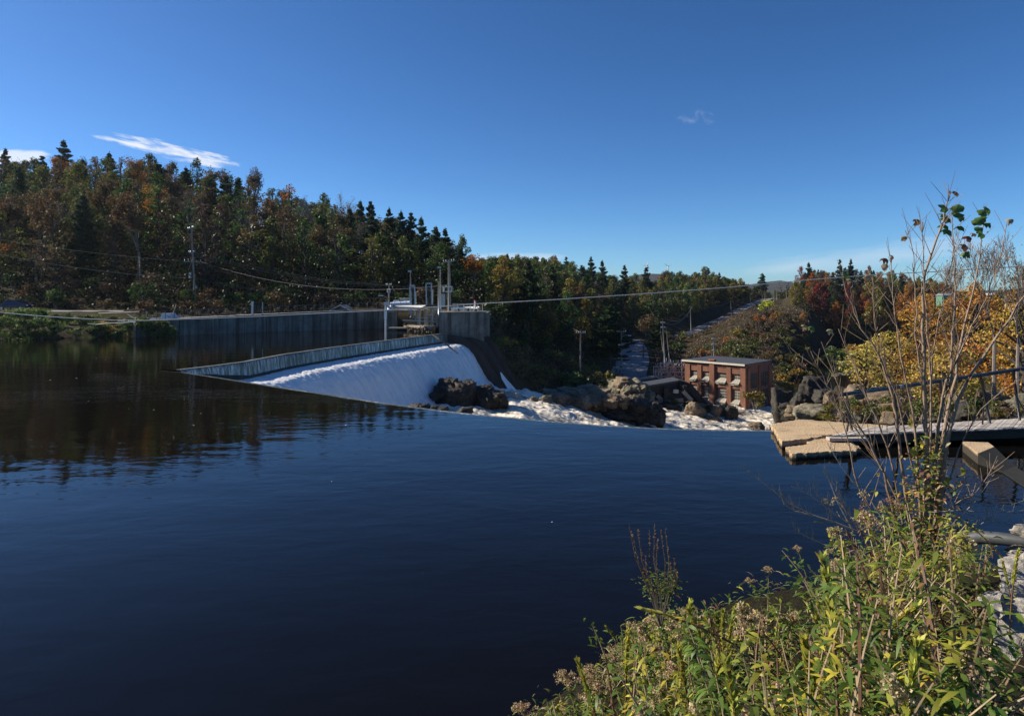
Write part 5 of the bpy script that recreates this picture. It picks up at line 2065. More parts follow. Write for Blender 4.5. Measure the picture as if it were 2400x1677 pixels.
def blob_points(rs, cen, rad, n, shell=0.55, squash=.8):
    d = rand_unit(rs, n)
    r = shell + (1 - shell) * rs.random_sample(n) ** .6
    # uneven surface
    lump = np.array([mn.noise(Vector((x * 2.1 + cen[0], y * 2.1 + cen[1], z * 2.1))) for x, y, z in d]) * .35
    r = r * (1 + lump)
    p = d * (rad * r)[:, None]
    p[:, 2] *= squash
    return p + np.array(cen), d


def proto(name, label, trunk_mb, leaf_parts, leaf_mat, bark=None, crown_name='crown'):
    t = thing(name, label, 'tree', (0, 0, 0))
    if trunk_mb is not None:
        trunk_mb.build('trunk', bark or M['bark'], t)
    if leaf_parts:
        vs, fs, n = [], [], 0
        for v, f in leaf_parts:
            vs.append(v)
            fs.append(f + n)
            n += len(v)
        np_mesh(crown_name, np.concatenate(vs), [np.concatenate(fs)], leaf_mat, t)
    return t


def make_broad(seed, H=16, Rc=3.9, base=.22, nb=30, per=95, size=.36, lean=.4, blobr=(.95, 1.75)):
    rs = np.random.RandomState(seed)
    mb = MB()
    lx, ly = rs.uniform(-lean, lean, 2)
    top = Vector((lx, ly, H * .86))
    mb.tube([(0, 0, -1.5), (lx * .2, ly * .2, H * .25), (lx * .6, ly * .6, H * .6), top], [H * .017, H * .013, H * .008, .04], 7)
    parts = []
    for k in range(nb):
        h = base + (1 - base) * (k + rs.random_sample()) / nb
        prof_ = math.sin(min(1, (h - base) / (1 - base) * .92 + .12) * math.pi) ** .6
        rr = Rc * prof_ * rs.uniform(.35, 1.0)
        a = rs.uniform(0, 2 * math.pi)
        c = np.array([lx * h + rr * math.cos(a), ly * h + rr * math.sin(a), H * h - .7])
        rad = rs.uniform(*blobr) * (1 - .25 * h)
        p, d = blob_points(rs, c, rad, int(per * (rad / 1.3) ** 2))
        parts.append(leaf_quads(rs, p, size, d * .5 + np.array([0, 0, .35])))
        st = Vector((lx * h * .7, ly * h * .7, H * max(.15, h - .22)))
        md = st.lerp(Vector(c), .5) + Vector((0, 0, .2))
        mb.tube([st, md, Vector(c)], [.11, .07, .02], 4, False)
    return mb, parts


def grow(mb, rs, p, d, L, r, depth, tips, up=.25, spread=.55, kids=(2, 4), minr=.012, sides=4):
    n = 3
    pts = [Vector(p)]
    rr = [r]
    for i in range(n):
        d = (d + Vector(rs.normal(size=3)) * .10 + Vector((0, 0, up * .25))).normalized()
        pts.append(pts[-1] + d * L / n)
        rr.append(max(minr, r * (1 - .5 * (i + 1) / n)))
    mb.tube(pts, rr, sides if depth < 2 else 3, False)
    if depth == 0:
        return tips.append((pts[-1], d, rr[-1]))
    for k in range(rs.randint(kids[0], kids[1] + 1)):
        t = rs.uniform(.35, 1.0)
        i = min(n - 1, int(t * n))
        q = pts[i].lerp(pts[i + 1], t * n - i)
        nd_ = (d + Vector(rs.normal(size=3)) * spread + Vector((0, 0, up))).normalized()
        grow(mb, rs, q, nd_, L * rs.uniform(.55, .8), max(minr, r * .55), depth - 1, tips, up, spread, kids, minr, sides)
    nd_ = (d + Vector(rs.normal(size=3)) * .15).normalized()
    grow(mb, rs, pts[-1], nd_, L * .72, max(minr, rr[-1]), depth - 1, tips, up, spread, kids, minr, sides)


def make_bare(seed, H=16, depth=4, leaves=0, size=.3, minr=.014, kids=(2, 4), spread=.5):
    rs = np.random.RandomState(seed)
    mb = MB()
    tips = []
    mb.tube([(0, 0, -1.5), (0, 0, H * .22), (.1, .1, H * .35)], [H * .012, H * .010, H * .008], 6)
    grow(mb, rs, Vector((.1, .1, H * .3)), Vector((0, 0, 1)), H * .24, H * .008, depth, tips, .35, spread, kids, minr)
    parts = []
    if leaves:
        idx = rs.randint(0, len(tips), leaves)
        pts = np.array([list(tips[i][0]) for i in idx]) + rs.normal(size=(leaves, 3)) * .38
        parts = [leaf_quads(rs, pts, size)]
    return mb, parts


def make_pine(seed, H=18, Rc=3.4, whorls=20, dens=1.0, base=.25, droop=.0):
    rs = np.random.RandomState(seed)
    mb = MB()
    mb.tube([(0, 0, -1.5), (0, 0, H * .5), (0, 0, H * .98)], [H * .013, H * .009, .03], 7)
    P_, B_ = [], []
    for k in range(whorls):
        h = base + (1 - base) * (k + rs.random_sample()) / whorls
        env = (1 - ((h - base) / (1 - base)) ** 1.5) ** .8 * .92 + .04
        nbr = rs.randint(5, 9)
        a0 = rs.uniform(0, 6.28)
        for j in range(nbr):
            L = Rc * env * rs.uniform(.4, 1.25)
            h_ = h + rs.uniform(-.7, .7) * (1 - base) / whorls
            a = a0 + 6.28 * j / nbr + rs.uniform(-.3, .3)
            dv = Vector((math.cos(a), math.sin(a), rs.uniform(.0, .60) - droop))
            q0 = Vector((0, 0, H * min(.97, h_)))
            q1 = q0 + dv * L * .6
            q2 = q1 + Vector((dv.x, dv.y, dv.z + .18)) * L * .4
            mb.tube([q0, q1, q2], [.07, .045, .015], 3, False)
            n = int((34 + 44 * L) * dens)
            t = rs.random_sample(n) ** .65
            t = .22 + .78 * t
            c = np.array(q0)[None] * (1 - t)[:, None] + np.array(q2)[None] * t[:, None]
            w = .10 + .20 * np.sin(t * 2.6)[:, None] * min(1, L / 2)
            c += rs.normal(size=(n, 3)) * np.array([1, 1, .75]) * w * .8
            P_.append(c)
            B_.append(np.tile(np.array([dv.x * .3, dv.y * .3, .9]), (n, 1)))
    P_.append(np.array([0, 0, H * .97]) + rs.normal(size=(30, 3)) * np.array([.15, .15, .4]))
    B_.append(np.tile(np.array([0, 0, .4]), (30, 1)))
    P_ = np.concatenate(P_)
    return mb, [leaf_quads(rs, P_, .21, np.concatenate(B_) * .6, 2.8)]


def make_bush(seed, Rb=1.4, H=2.2, nb=9, per=75, size=.2):
    rs = np.random.RandomState(seed)
    mb = MB()
    parts = []
    for k in range(nb):
        a = rs.uniform(0, 6.28)
        rr = Rb * rs.uniform(.1, .9)
        c = np.array([rr * math.cos(a), rr * math.sin(a), H * rs.uniform(.28, .85)])
        p, d = blob_points(rs, c, rs.uniform(.45, .8) * Rb * .7, per, .3)
        parts.append(leaf_quads(rs, p, size, d * .5))
        mb.tube([(0, 0, -.5), Vector(c) * .5, c], [.05, .035, .01], 4, False)
    return mb, parts


PRO = {}


def reg(kind, i, mb, parts, lm, bark=None):
    t = proto({'broad': 'broadleaf_tree', 'thin': 'slender_tree', 'thinleaf': 'sparse_tree', 'bare': 'bare_tree', 'pine': 'pine_tree', 'spruce': 'spruce_tree', 'bush': 'shrub'}[kind],
              'x', mb, parts, lm, bark, 'foliage' if kind == 'bush' else 'crown')
    if kind == 'bush':
        t['category'] = 'shrub'
    PRO.setdefault(kind, []).append(t)


for i in range(4):
    reg('broad', i, *make_broad(100 + i, nb=34, per=100), M['leaf'])
for i in range(4):
    reg('thin', i, *make_broad(200 + i, Rc=3.2, base=.14, nb=38, per=62, size=.33, lean=1.0, blobr=(.6, 1.45)), M['leaf'])
for i in range(4):
    reg('thinleaf', i, *make_bare(300 + i, leaves=1900, size=.27, depth=4, spread=.42), M['leaf'], M['twig'])
for i in range(3):
    reg('bare', i, *make_bare(400 + i, leaves=60, size=.25, depth=4, spread=.4), M['leaf'], M['twig'])
for i in range(3):
    reg('pine', i, *make_pine(500 + i, dens=1.1, Rc=3.3, whorls=17), M['needle'])
for i in range(2):
    reg('spruce', i, *make_pine(600 + i, Rc=3.0, whorls=30, base=.08, droop=.25, dens=1.2), M['needle'])
for i in range(4):
    reg('bush', i, *make_bush(700 + i), M['leaf'], M['twig'])
NOM = {'broad': 16, 'thin': 16, 'thinleaf': 15, 'bare': 15, 'pine': 18, 'spruce': 18, 'bush': 2.4}
used = set()

C_ = {
    'green': ('dark green', [(.06, .11, .03), (.05, .09, .025), (.08, .13, .035)]),
    'olive': ('olive green', [(.11, .125, .035), (.095, .11, .03), (.14, .14, .035)]),
    'pale': ('light green', [(.13, .17, .05), (.11, .15, .05)]),
    'rust': ('rusty brown', [(.145, .088, .040), (.125, .08, .038), (.14, .10, .045)]),
    'orange': ('orange', [(.34, .13, .03), (.30, .14, .035), (.38, .17, .03)]),
    'yellow': ('golden yellow', [(.34, .23, .04), (.28, .20, .04)]),
    'gold': ('golden green', [(.22, .17, .035), (.19, .16, .035)]),
    'red': ('deep red', [(.22, .04, .03), (.26, .06, .035)]),
    'brown': ('dull brown', [(.11, .08, .045), (.09, .065, .04), (.13, .09, .05)]),
    'pine': ('dark green', [(.035, .065, .035), (.04, .075, .038), (.05, .08, .04)]),
    'pine2': ('mid green', [(.05, .085, .035), (.045, .075, .03)]),
    'grey': ('grey', [(.16, .12, .08)]),
}
CNT = {}


def place(kind, x, y, z, H, ck, label, group, rz=None, wide=1.0, idx=None):
    pr = PRO[kind]
    i = R.randrange(len(pr)) if idx is None else idx
    t = pr[i]
    s = H / NOM[kind]
    colr = R.choice(C_[ck][1])
    k = R.uniform(.85, 1.15)
    colr = (colr[0] * k, colr[1] * k * R.uniform(.93, 1.07), colr[2] * k, 1)
    c = copy_thing(t, (x, y, z), R.uniform(0, 6.28) if rz is None else rz, (s * wide, s * wide, s), colr, label, group)
    c['category'] = t['category']
    if kind in ('broad', 'thin'):  # broadleaf trees, name picked by leaf colour alone
        if ck in ('orange', 'red', 'yellow', 'gold', 'rust'):
            c.name = 'autumn_leaf_tree'
        elif ck == 'brown':
            c.name = 'brown_leaf_tree'
    return c


# unique trees, seen one by one: kind, u, top row, distance, width factor, colour, label
def single(kind, u, vt, D, ck, label, wide=1.0, group=None, zb=None, idx=None):
    x = (u - CX) / F * D
    z = height(x, D, False) if zb is None else zb
    H = CH + (HZ - vt) / F * D - z
    return place(kind, x, D, z, H / .97, ck, label, group, wide=wide * min(1.3, max(.55, NOM[kind] * .9 / H + .15)), idx=idx)


GL, GCn, GRt, GSh = 'autumn trees on the left hillside', 'trees on the slope beyond the gorge', 'trees on the right-hand hill', 'scrub bushes on the hillside right of the powerhouse'
singles = [
    ('pine', 150, 333, 225, 'pine', 'lone dark pine standing highest above the left ridge line', 1.1),
    ('pine', 12, 352, 215, 'pine', 'dark pine on the ridge at the far left edge', .8),
    ('broad', 352, 362, 205, 'olive', 'round green crown on the left ridge below the long cloud', 1.0),
    ('pine', 372, 388, 180, 'pine', 'tall dark conifer in front of the round green crown', 1.2),
    ('broad', 462, 372, 206, 'green', 'tall open green tree on the left ridge above the pole', .8),
    ('broad', 185, 382, 180, 'olive', 'broad yellowish green tree below the lone ridge pine', 1.1),
    ('broad', 300, 425, 165, 'green', 'dark green rounded tree in the middle of the left hillside', 1.2),
    ('spruce', 45, 395, 165, 'pine', 'tall narrow grey-green spruce near the left edge', .8),
    ('thinleaf', 600, 402, 212, 'rust', 'pinkish half-bare maple on the left ridge', 1.0),
    ('thin', 672, 432, 205, 'orange', 'orange-topped tree midway along the left ridge', 1.2),
    ('broad', 760, 452, 198, 'pale', 'bright green tree crown on the ridge left of the bare tree', .9),
    ('bare', 812, 455, 205, 'grey', 'bare grey tree on the ridge between green tree and pines', 1.1),
    ('pine', 845, 475, 190, 'pine2', 'first tall pine of the row above the sluice, leftmost', .8),
    ('pine', 868, 476, 186, 'pine', 'second pine of the row above the sluice', .8),
    ('pine', 912, 492, 180, 'pine2', 'slim pine standing alone left of the dark pine pair', .75),
    ('pine', 940, 500, 175, 'pine', 'left one of the dark pine pair above the sluice', .85),
    ('pine', 963, 503, 176, 'pine', 'right one of the dark pine pair above the sluice', .8),
    ('pine', 988, 514, 172, 'pine2', 'pine between the dark pair and the last dark pines', .8),
    ('pine', 1022, 535, 166, 'pine', 'dark pine near the foot of the ridge above the tall abutment pole', .85),
    ('pine', 1044, 540, 168, 'pine', 'last dark pine of the row before the pale green tree', .8),
    ('broad', 1083, 553, 172, 'pale', 'tall pale green tree standing at the end of the left ridge', .62),
    ('broad', 1170, 621, 160, 'gold', 'large golden green oak beyond the abutment railing', 1.5),
    ('broad', 1340, 652, 210, 'gold', 'round orange-topped green tree in the central wood', 1.1),
    ('thinleaf', 1292, 668, 205, 'orange', 'pinkish brown thin tree left of the round orange-topped one', .8),
    ('pine', 1428, 722, 168, 'pine2', 'large soft green pine beside the lower road', 1.6),
    ('thinleaf', 1508, 745, 200, 'rust', 'reddish brown round tree by the road bend', 1.3),
    ('pine', 1540, 748, 205, 'pine2', 'green pine merged with the reddish tree by the road bend', 1.1),
    ('pine', 1385, 604, 300, 'pine', 'open-topped pine sticking up on the central skyline', .8),
    ('pine', 1412, 614, 290, 'pine', 'dark pine right of the open-topped skyline pine', .9),
    ('pine', 1464, 624, 320, 'pine2', 'pale rounded pine on the skyline below the left turbine', .9),
    ('pine', 1515, 629, 320, 'pine', 'dark pointed pine under the left wind turbine', 1.0),
    ('broad', 1655, 625, 350, 'olive', 'tallest rounded green crown left of the climbing road', 1.3),
    ('pine', 1787, 642, 460, 'pine', 'layered pine pair left of the road crest', 1.2),
    ('broad', 1735, 652, 410, 'yellow', 'small yellow-topped tree on the skyline near the road', .8),
    ('broad', 1877, 625, 380, 'red', 'crimson tree at the left end of the right-hand hill', .9),
    ('pine', 1896, 618, 378, 'pine', 'tall dark pine beside the crimson tree', 1.0),
    ('pine', 1968, 611, 400, 'pine', 'pointed pine, left of two, atop the right-hand hill', .8),
    ('pine', 1994, 610, 400, 'pine', 'pointed pine, right of two, atop the right-hand hill', .8),
    ('broad', 1905, 640, 360, 'orange', 'bright orange crown in front of the tall dark pine', .9),
    ('broad', 1870, 665, 350, 'yellow', 'golden yellow tree leaning over the road crest grass', 1.1),
    ('broad', 1920, 662, 350, 'red', 'dark red crown in the middle of the right-hand wood', 1.1),
    ('broad', 1990, 665, 352, 'red', 'small scarlet tree on the edge of the black shade', .6),
    ('broad', 1882, 728, 300, 'orange', 'small orange tree low on the slope above the river', .8),
    ('broad', 2050, 648, 360, 'gold', 'golden brown broad crown right of centre of the right-hand hill', 1.3),
    ('broad', 2128, 668, 352, 'orange', 'orange crown at the right end of the right-hand hill', 1.0),
    ('bush', 1801, 728, 330, 'pale', 'single bright yellow-green bush on the brown hillside', .9),
    ('broad', 1166, 780, 118, 'brown', 'small leafy bush catching light beside the outer wing wall', .9),
]
taken = []
for kd, u, vt, D, ck, lab, wd_ in singles:
    o = single(kd, u, vt, D, ck, lab, wd_)
    if kd == 'bush' and 'yellow-green' in lab:
        o.scale = (3.2, 3.2, 2.6)
        for ch_ in o.children:
            ch_.color = (.42, .45, .05, 1)
    taken.append((o.location.x, o.location.y))


def free(x, y, r):
    return all((x - a) ** 2 + (y - b) ** 2 > r * r for a, b in taken)


def kind_label(kind, ck, where):
    nm = {'broad': 'leafy tree', 'thin': 'slender leafy tree', 'thinleaf': 'thin half-bare tree', 'bare': 'bare tree', 'pine': 'pine', 'spruce': 'spruce', 'bush': 'bush'}[kind]
    return '%s %s %s' % (C_[ck][0], nm, where)


def zone_words(u, vrow):
    return ''


def scatter_forest(u0, u1, dens, Dfun, hts, mix, group, where, skyline=None, seed=1, maxn=400, rfree=4.0, wk=1.0, zfun=None):
    rg = random.Random(seed)
    n = 0
    lo, hi = Dfun((u0 + u1) / 2)
    D = None
    rows = 0
    Dl = min(Dfun(u)[0] for u in np.linspace(u0, u1, 9))
    Dh = max(Dfun(u)[1] for u in np.linspace(u0, u1, 9))
    D = Dl
    while D < Dh:
        step = dens * rg.uniform(.85, 1.15)
        du = dens / D * F
        u = u0 + rg.random() * du
        while u < u1 and n < maxn:
            uu_ = u + rg.uniform(-.3, .3) * du
            d_ = D + rg.uniform(-.35, .35) * dens
            a, b = Dfun(uu_)
            if a <= d_ <= b:
                x = (uu_ - CX) / F * d_
                z = height(x, d_, False) if zfun is None else zfun(uu_, d_)
                ok = free(x, d_, rfree)
                for pl, w in ROADS:
                    if seg_near(pl, x, d_)[0] < w + 4:
                        ok = False
                if ok:
                    r = rg.random()
                    acc_ = 0
                    for kd, ck, pr in mix:
                        acc_ += pr
                        if r <= acc_:
                            break
                    H = rg.uniform(*hts) * (1.12 if kd in ('pine', 'spruce') else 1)
                    if skyline is not None:
                        zmax = CH + (HZ - (lerp_px(skyline, uu_) + rg.uniform(0, 16))) / F * d_
                        if z + H > zmax:
                            H = zmax - z
                    if H > (4.5 if kd != 'bush' else .5):
                        wd = 1.0
                        if kd != 'bush':
                            wd = min(1.5, max(.8, 14 / H * .9)) * wk
                        frac = 'upper' if z > 22 else ('middle' if z > 10 else 'lower')
                        sz_ = 'tall ' if H > hts[0] + .66 * (hts[1] - hts[0]) else ('short ' if H < hts[0] + .3 * (hts[1] - hts[0]) else '')
                        place(kd, x, d_, z, H, ck, sz_ + kind_label(kd, ck, where(uu_, d_, z)), group, wide=wd)
                        taken.append((x, d_))
                        n += 1
            u += du
        D += step
    return n


LU = lambda u: (117 if u < 318 else wall_at(min(u, 905))[0] + 11.5, 226)
sky_left = [(-100, 352), (0, 362), (60, 366), (110, 362), (200, 362), (260, 350), (320, 366), (400, 384), (440, 388), (520, 392), (600, 408), (660, 440), (720, 462), (780, 470), (830, 486), (880, 500), (950, 520), (1000, 540),
            (1060, 566), (1085, 585), (1110, 603), (1150, 598), (1200, 592), (1250, 592), (1320, 598), (1360, 612), (1400, 632), (1440, 645), (1480, 640), (1530, 636), (1600, 632), (1650, 626), (1700, 636), (1740, 656), (1770, 668),
            (1800, 672), (1835, 680), (1865, 655), (1900, 630), (1950, 622), (2000, 618), (2060, 618), (2110, 630), (2150, 645), (2220, 655), (2400, 668), (2600, 670)]
mixL = [('thin', 'green', .10), ('thin', 'olive', .18), ('broad', 'olive', .11), ('thin', 'rust', .11), ('thinleaf', 'rust', .11), ('thinleaf', 'orange', .05), ('thin', 'brown', .11), ('broad', 'green', .06), ('pine', 'pine', .05), ('thin', 'brown', .04), ('bare', 'grey', .06), ('spruce', 'pine', .02)]


def whereL(u, d, z):
    h = 'high on left hillside' if z > 22 else ('halfway up left hillside' if z > 10 else 'at foot of left hillside')
    s = 'near the left edge' if u < 200 else ('left of the tall pole' if u < 430 else ('right of the tall pole' if u < 700 else 'above the sluice gates'))
    return h + ', ' + s


nL = scatter_forest(-70, 1110, 7.0, lambda u: (127 + max(0, (u - 300) / 600) * 12, 226), (13, 18), mixL, GL, whereL, sky_left, 3, 290, 4.0, 1.35)
mixC = [('broad', 'green', .28), ('broad', 'olive', .28), ('broad', 'pale', .10), ('broad', 'gold', .09), ('thin', 'brown', .05), ('thinleaf', 'rust', .06), ('pine', 'pine', .08), ('pine', 'pine2', .06)]


def whereC(u, d, z):
    s = 'behind the abutment' if u < 1240 else ('in the central wood' if u < 1420 else ('behind the lower road' if u < 1560 else 'left of the climbing road'))
    return ('near the bottom of the slope ' if d < 190 else ('on the skyline ridge ' if d > 280 else 'midway up the slope ')) + s


def DC_(u):
    if u < 1250:
        return (142, 300)
    if u < 1420:
        return (150 + (u - 1250) * .2, 335)
    if u < 1540:
        return (268 - (1540 - u) * .1, 370)
    return (float(np.interp(u, [1540, 1600, 1640, 1700, 1760, 1810], [290, 300, 328, 372, 432, 470])), float(np.interp(u, [1540, 1700, 1810], [390, 440, 540])))


nC = scatter_forest(1100, 1800, 8.2, DC_, (13, 17), mixC, GCn, whereC, sky_left, 5, 290, 4.0, 1.15)
mixR = [('broad', 'orange', .20), ('broad', 'gold', .22), ('broad', 'rust', .12), ('broad', 'red', .05), ('broad', 'green', .12), ('broad', 'brown', .10), ('pine', 'pine', .19)]


def whereR(u, d, z):
    return ('on the near bank of the lower river' if d < 375 else 'on the right-hand hill') + (', left part' if u < 1950 else (', middle part' if u < 2080 else ', right part'))


def DR_(u):
    return (340 if u < 1900 else 346, 445)


nR = scatter_forest(1862, 2240, 8.6, DR_, (13, 18), mixR, GRt, whereR, sky_left, 7, 150)
nR2 = scatter_forest(2150, 2620, 8, lambda u: (265, 318), (19, 25), mixR, GRt, lambda u, d, z: 'far behind the orange tree at right', [(2150, 676), (2226, 684), (2250, 676), (2290, 672), (2330, 684), (2360, 676), (2700, 670)], 8, 60)
nC2 = scatter_forest(1690, 1870, 9, lambda u: (float(np.interp(u, [1690, 1760, 1810, 1870], [400, 450, 500, 470])), 620), (11, 16), mixC, GCn, lambda u, d, z: 'beyond the crest of the climbing road', [(1690, 650), (1740, 662), (1770, 672), (1800, 676), (1835, 678), (1870, 660)], 18, 70)
# scrub
mixS = [('bush', 'brown', .42), ('bush', 'olive', .30), ('bush', 'gold', .08), ('bush', 'orange', .05), ('bush', 'rust', .15)]


def whereS(u, d, z):
    return ('low on the hillside' if d < 230 else 'high on the hillside') + (' just behind the powerhouse' if u < 1740 else ' right of the powerhouse')


nS = scatter_forest(1575, 1900, 6.0, lambda u: (172 + (max(0, u - 1800)) * .35, 335 if u > 1690 else 275), (2.4, 5.0), mixS, GSh, whereS, [(1500, 842), (1560, 838), (1600, 826), (1640, 808), (1700, 780), (1740, 757), (1765, 738), (1800, 715), (1850, 690), (1900, 690)], 9, 120, 2.0)
mixG = [('bush', 'brown', .3), ('bush', 'green', .35), ('bush', 'olive', .35)]
nG = scatter_forest(1140, 1460, 5.2, lambda u: (106 + max(0, (u - 1300)) * .03, 158 if u < 1420 else 150), (1.8, 4.5), mixG, 'dark bushes on the gorge slope', lambda u, d, z: 'on the shaded gorge slope ' + ('near the abutment' if u < 1250 else 'right of the gorge poles'), None, 10, 60, 2.0)
nG2 = scatter_forest(1395, 1452, 5.0, lambda u: (150, 200), (3, 5), [('bush', 'olive', .6), ('bush', 'gold', .4)], 'bushes left of the lower road', lambda u, d, z: 'left of the lower road', None, 11, 30, 2.0)
nG3 = scatter_forest(1500, 1600, 6.0, lambda u: (172, 255), (2, 4.5), mixG, 'bushes right of the lower road', lambda u, d, z: 'between the two roads', None, 12, 30, 2.0)
nW = scatter_forest(-60, 318, 3.0, lambda u: (83 + max(0, u) * .027, 92 + max(0, u) * .02), (1.2, 2.6), [('bush', 'green', .4), ('bush', 'olive', .3), ('bush', 'pale', .3)], 'waterside bushes on the left bank', lambda u, d, z: 'at the water edge of the left bank', None, 13, 60, 1.0)
nW2 = scatter_forest(296, 405, 1.6, lambda u: (float(np.interp(u, [296, 405], [90, 92])), float(np.interp(u, [296, 330, 405], [94, 94.5, 93]))), (2.2, 3.4), [('bush', 'green', .4), ('bush', 'pale', .6)], 'waterside bushes on the left bank', lambda u, d, z: 'against the left end of the retaining wall', None, 23, 16, .6, 1.2, lambda u, d: float(np.interp(u, [296, 330, 405], [.6, .2, -.9])))
nF = scatter_forest(-60, 1100, 5.0, lambda u: (LU(u)[0] + 1, 131 + max(0, (u - 300) / 600) * 12), (2, 4.5), [('bush', 'green', .4), ('bush', 'brown', .3), ('bush', 'rust', .3)], 'undergrowth along the far road', lambda u, d, z: 'behind the far road at the foot of the left hillside', None, 14, 60, 1.5)


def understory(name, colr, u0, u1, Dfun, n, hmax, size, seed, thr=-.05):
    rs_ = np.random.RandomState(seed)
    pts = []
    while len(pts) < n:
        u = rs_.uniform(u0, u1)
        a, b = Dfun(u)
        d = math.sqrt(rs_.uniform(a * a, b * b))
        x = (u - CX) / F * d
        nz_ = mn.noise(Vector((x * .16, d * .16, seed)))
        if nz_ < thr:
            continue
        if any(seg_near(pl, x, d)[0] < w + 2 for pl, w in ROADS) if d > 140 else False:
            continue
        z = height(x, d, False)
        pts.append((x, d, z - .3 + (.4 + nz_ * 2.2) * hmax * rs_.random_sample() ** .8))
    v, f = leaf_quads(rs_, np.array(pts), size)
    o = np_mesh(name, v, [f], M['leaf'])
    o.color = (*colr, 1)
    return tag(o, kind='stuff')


understory('green_understory', (.020, .030, .010), -80, 1130, LU, 46000, 7, .30, 31)  # shade at the hill foot is put into this dark leaf colour
understory('brown_understory', (.035, .026, .014), -80, 1130, LU, 40000, 7, .30, 32)  # brown leaves likewise darkened to paint the shade under the trees
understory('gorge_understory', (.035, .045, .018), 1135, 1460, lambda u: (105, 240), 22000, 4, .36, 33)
understory('slope_understory', (.07, .065, .025), 1400, 1850, lambda u: (DC_(u)[0] + 2, 460), 16000, 6, .55, 34)
understory('brown_scrub', (.15, .11, .065), 1520, 1900, lambda u: (172 + (max(0, u - 1800)) * .35, float(np.interp(u, [1520, 1600, 1700, 1760, 1900], [240, 262, 318, 360, 360]))), 42000, 2.2, .36, 35, -.35)
understory('far_bank_understory', (.05, .055, .02), 1862, 2260, lambda u: (338, 440), 18000, 6, .6, 36)
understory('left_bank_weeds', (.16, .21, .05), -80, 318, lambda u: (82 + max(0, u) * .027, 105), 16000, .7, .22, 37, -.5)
print('forest', nL, nC, nR, nR2, nS, nG, nG2, nG3, nW, nF)
for i, (u, vt, D, ck, sc_, lab) in enumerate([(1835, 872, 165, 'yellow', 1.2, 'yellow-green bush between powerhouse and river rocks'), (1868, 862, 172, 'yellow', 1.1, 'yellow bush on the slope right of the powerhouse corner'),
                                             (1770, 915, 132, 'gold', 1.5, 'bushy shrub growing at the right corner of the powerhouse'), (1848, 892, 150, 'gold', 1.0, 'small golden shrub just above the dark rock face'),
                                             (1960, 808, 250, 'pale', 3.2, 'left mound of green willow shrubs beside the lower river'), (2000, 806, 262, 'yellow', 3.0, 'yellow-topped willow shrub beside the lower river'),
                                             (1925, 835, 240, 'olive', 2.6, 'low green shrub at the tip of the lower river island'),
                                             (1178, 782, 122, 'yellow', 1.7, 'pale sunlit bush standing right of the outer wing wall'),
                                             (1655, 948, 126, 'gold', .9, 'tuft of yellow grass among rocks under the powerhouse'), (1580, 935, 124, 'olive', .8, 'small green tuft beside the flume props'),
                                             (1935, 965, 52, 'gold', .5, 'dry tuft behind the concrete slab'), (2085, 935, 48, 'gold', .6, 'dry bush behind the walkway planks'), (2120, 940, 46, 'brown', .6, 'brown bush behind the walkway planks'),
                                             (240, 752, 92, 'yellow', .9, 'pale leaning bush at the end of the left bank')]):
    x = (u - CX) / F * D
    zt_ = CH + (HZ - vt) / F * D
    zb_ = zt_ - 2.2 * sc_
    place('bush', x, D, zb_, 2.4 * sc_, ck, lab, None, wide=1.25, idx=i % 4)
# island under the willow shrubs
mb = MB()
cc = [P(1955, 860, 243), P(1995, 850, 262)]
for c in cc:
    n_ = 14
    base_ = len(mb.v)
    mb.v.append((c.x, c.y, -17.6))
    for k in range(n_):
        a = 6.283 * k / n_
        rr = R.uniform(7, 10)
        mb.v.append((c.x + rr * math.cos(a) * 1.2, c.y + rr * math.sin(a) * 1.2, -19.2))
    for k in range(n_):
        mb.f.append((base_, base_ + 1 + k, base_ + 1 + (k + 1) % n_))
tag(mb.build('river_island', M['grass_ground'], smooth=True), kind='structure')

nD = scatter_forest(1960, 2460, 1.9, lambda u: (33, 62), (.5, 1.3), [('bush', 'brown', .4), ('bush', 'gold', .35), ('bush', 'olive', .25)], 'low dry bushes among the rocks behind the walkway', lambda u, d, z: 'among the rocks behind the walkway' + (', left part' if u < 2150 else ', right part'), None, 15, 70, .9, 1.0, lambda u, d: CH + (HZ - (984 - (d - 33) * 1.3)) / F * d)
# orange and yellow trees close at the right, behind the walkway
def near_tree(seed, u, vt, D, zb_, lab, colr, Rc, nb, per, size, wide=1.0, base=.1, name='autumn_leaf_tree'):
    x = (u - CX) / F * D
    H = CH + (HZ - vt) / F * D - zb_
    mb_, parts = make_broad(seed, H=H, Rc=Rc, base=base, nb=nb, per=per, size=size, lean=.3, blobr=(.55, 1.15))
    t = proto(name, lab, mb_, parts, M['leaf'])
    t.location = (x, D, zb_)
    for ch_ in t.children:
        ch_.color = (*colr, 1)
    return t


near_tree(901, 2160, 682, 62, -3, 'large orange tree thick with leaves behind the young bare stems', (.50, .28, .055), 3.6, 64, 280, .16)
near_tree(902, 2290, 652, 66, -3, 'rusty orange tree at the right edge behind the dark bare tree', (.50, .26, .05), 4.6, 84, 240, .16)
near_tree(903, 2085, 770, 58, -4, 'yellow tree left of the orange tree with boughs over the river', (.48, .38, .09), 2.9, 50, 240, .15, base=.35)
near_tree(904, 2220, 790, 52, -2, 'golden lower tree in front of the orange trees', (.47, .34, .08), 2.6, 40, 300, .15)
near_tree(905, 2395, 670, 54, -2, 'orange tree cut off by the right edge above the railing', (.42, .22, .035), 3.2, 60, 280, .16)
near_tree(906, 2030, 792, 56, -5.5, 'small yellow tree reaching left over the dark river', (.48, .38, .09), 1.9, 22, 200, .15, base=.60)
near_tree(907, 2400, 600, 50, -2, 'tall airy golden tree at the right edge beside the bare tree', (.50, .34, .07), 2.6, 44, 110, .15, base=.2)
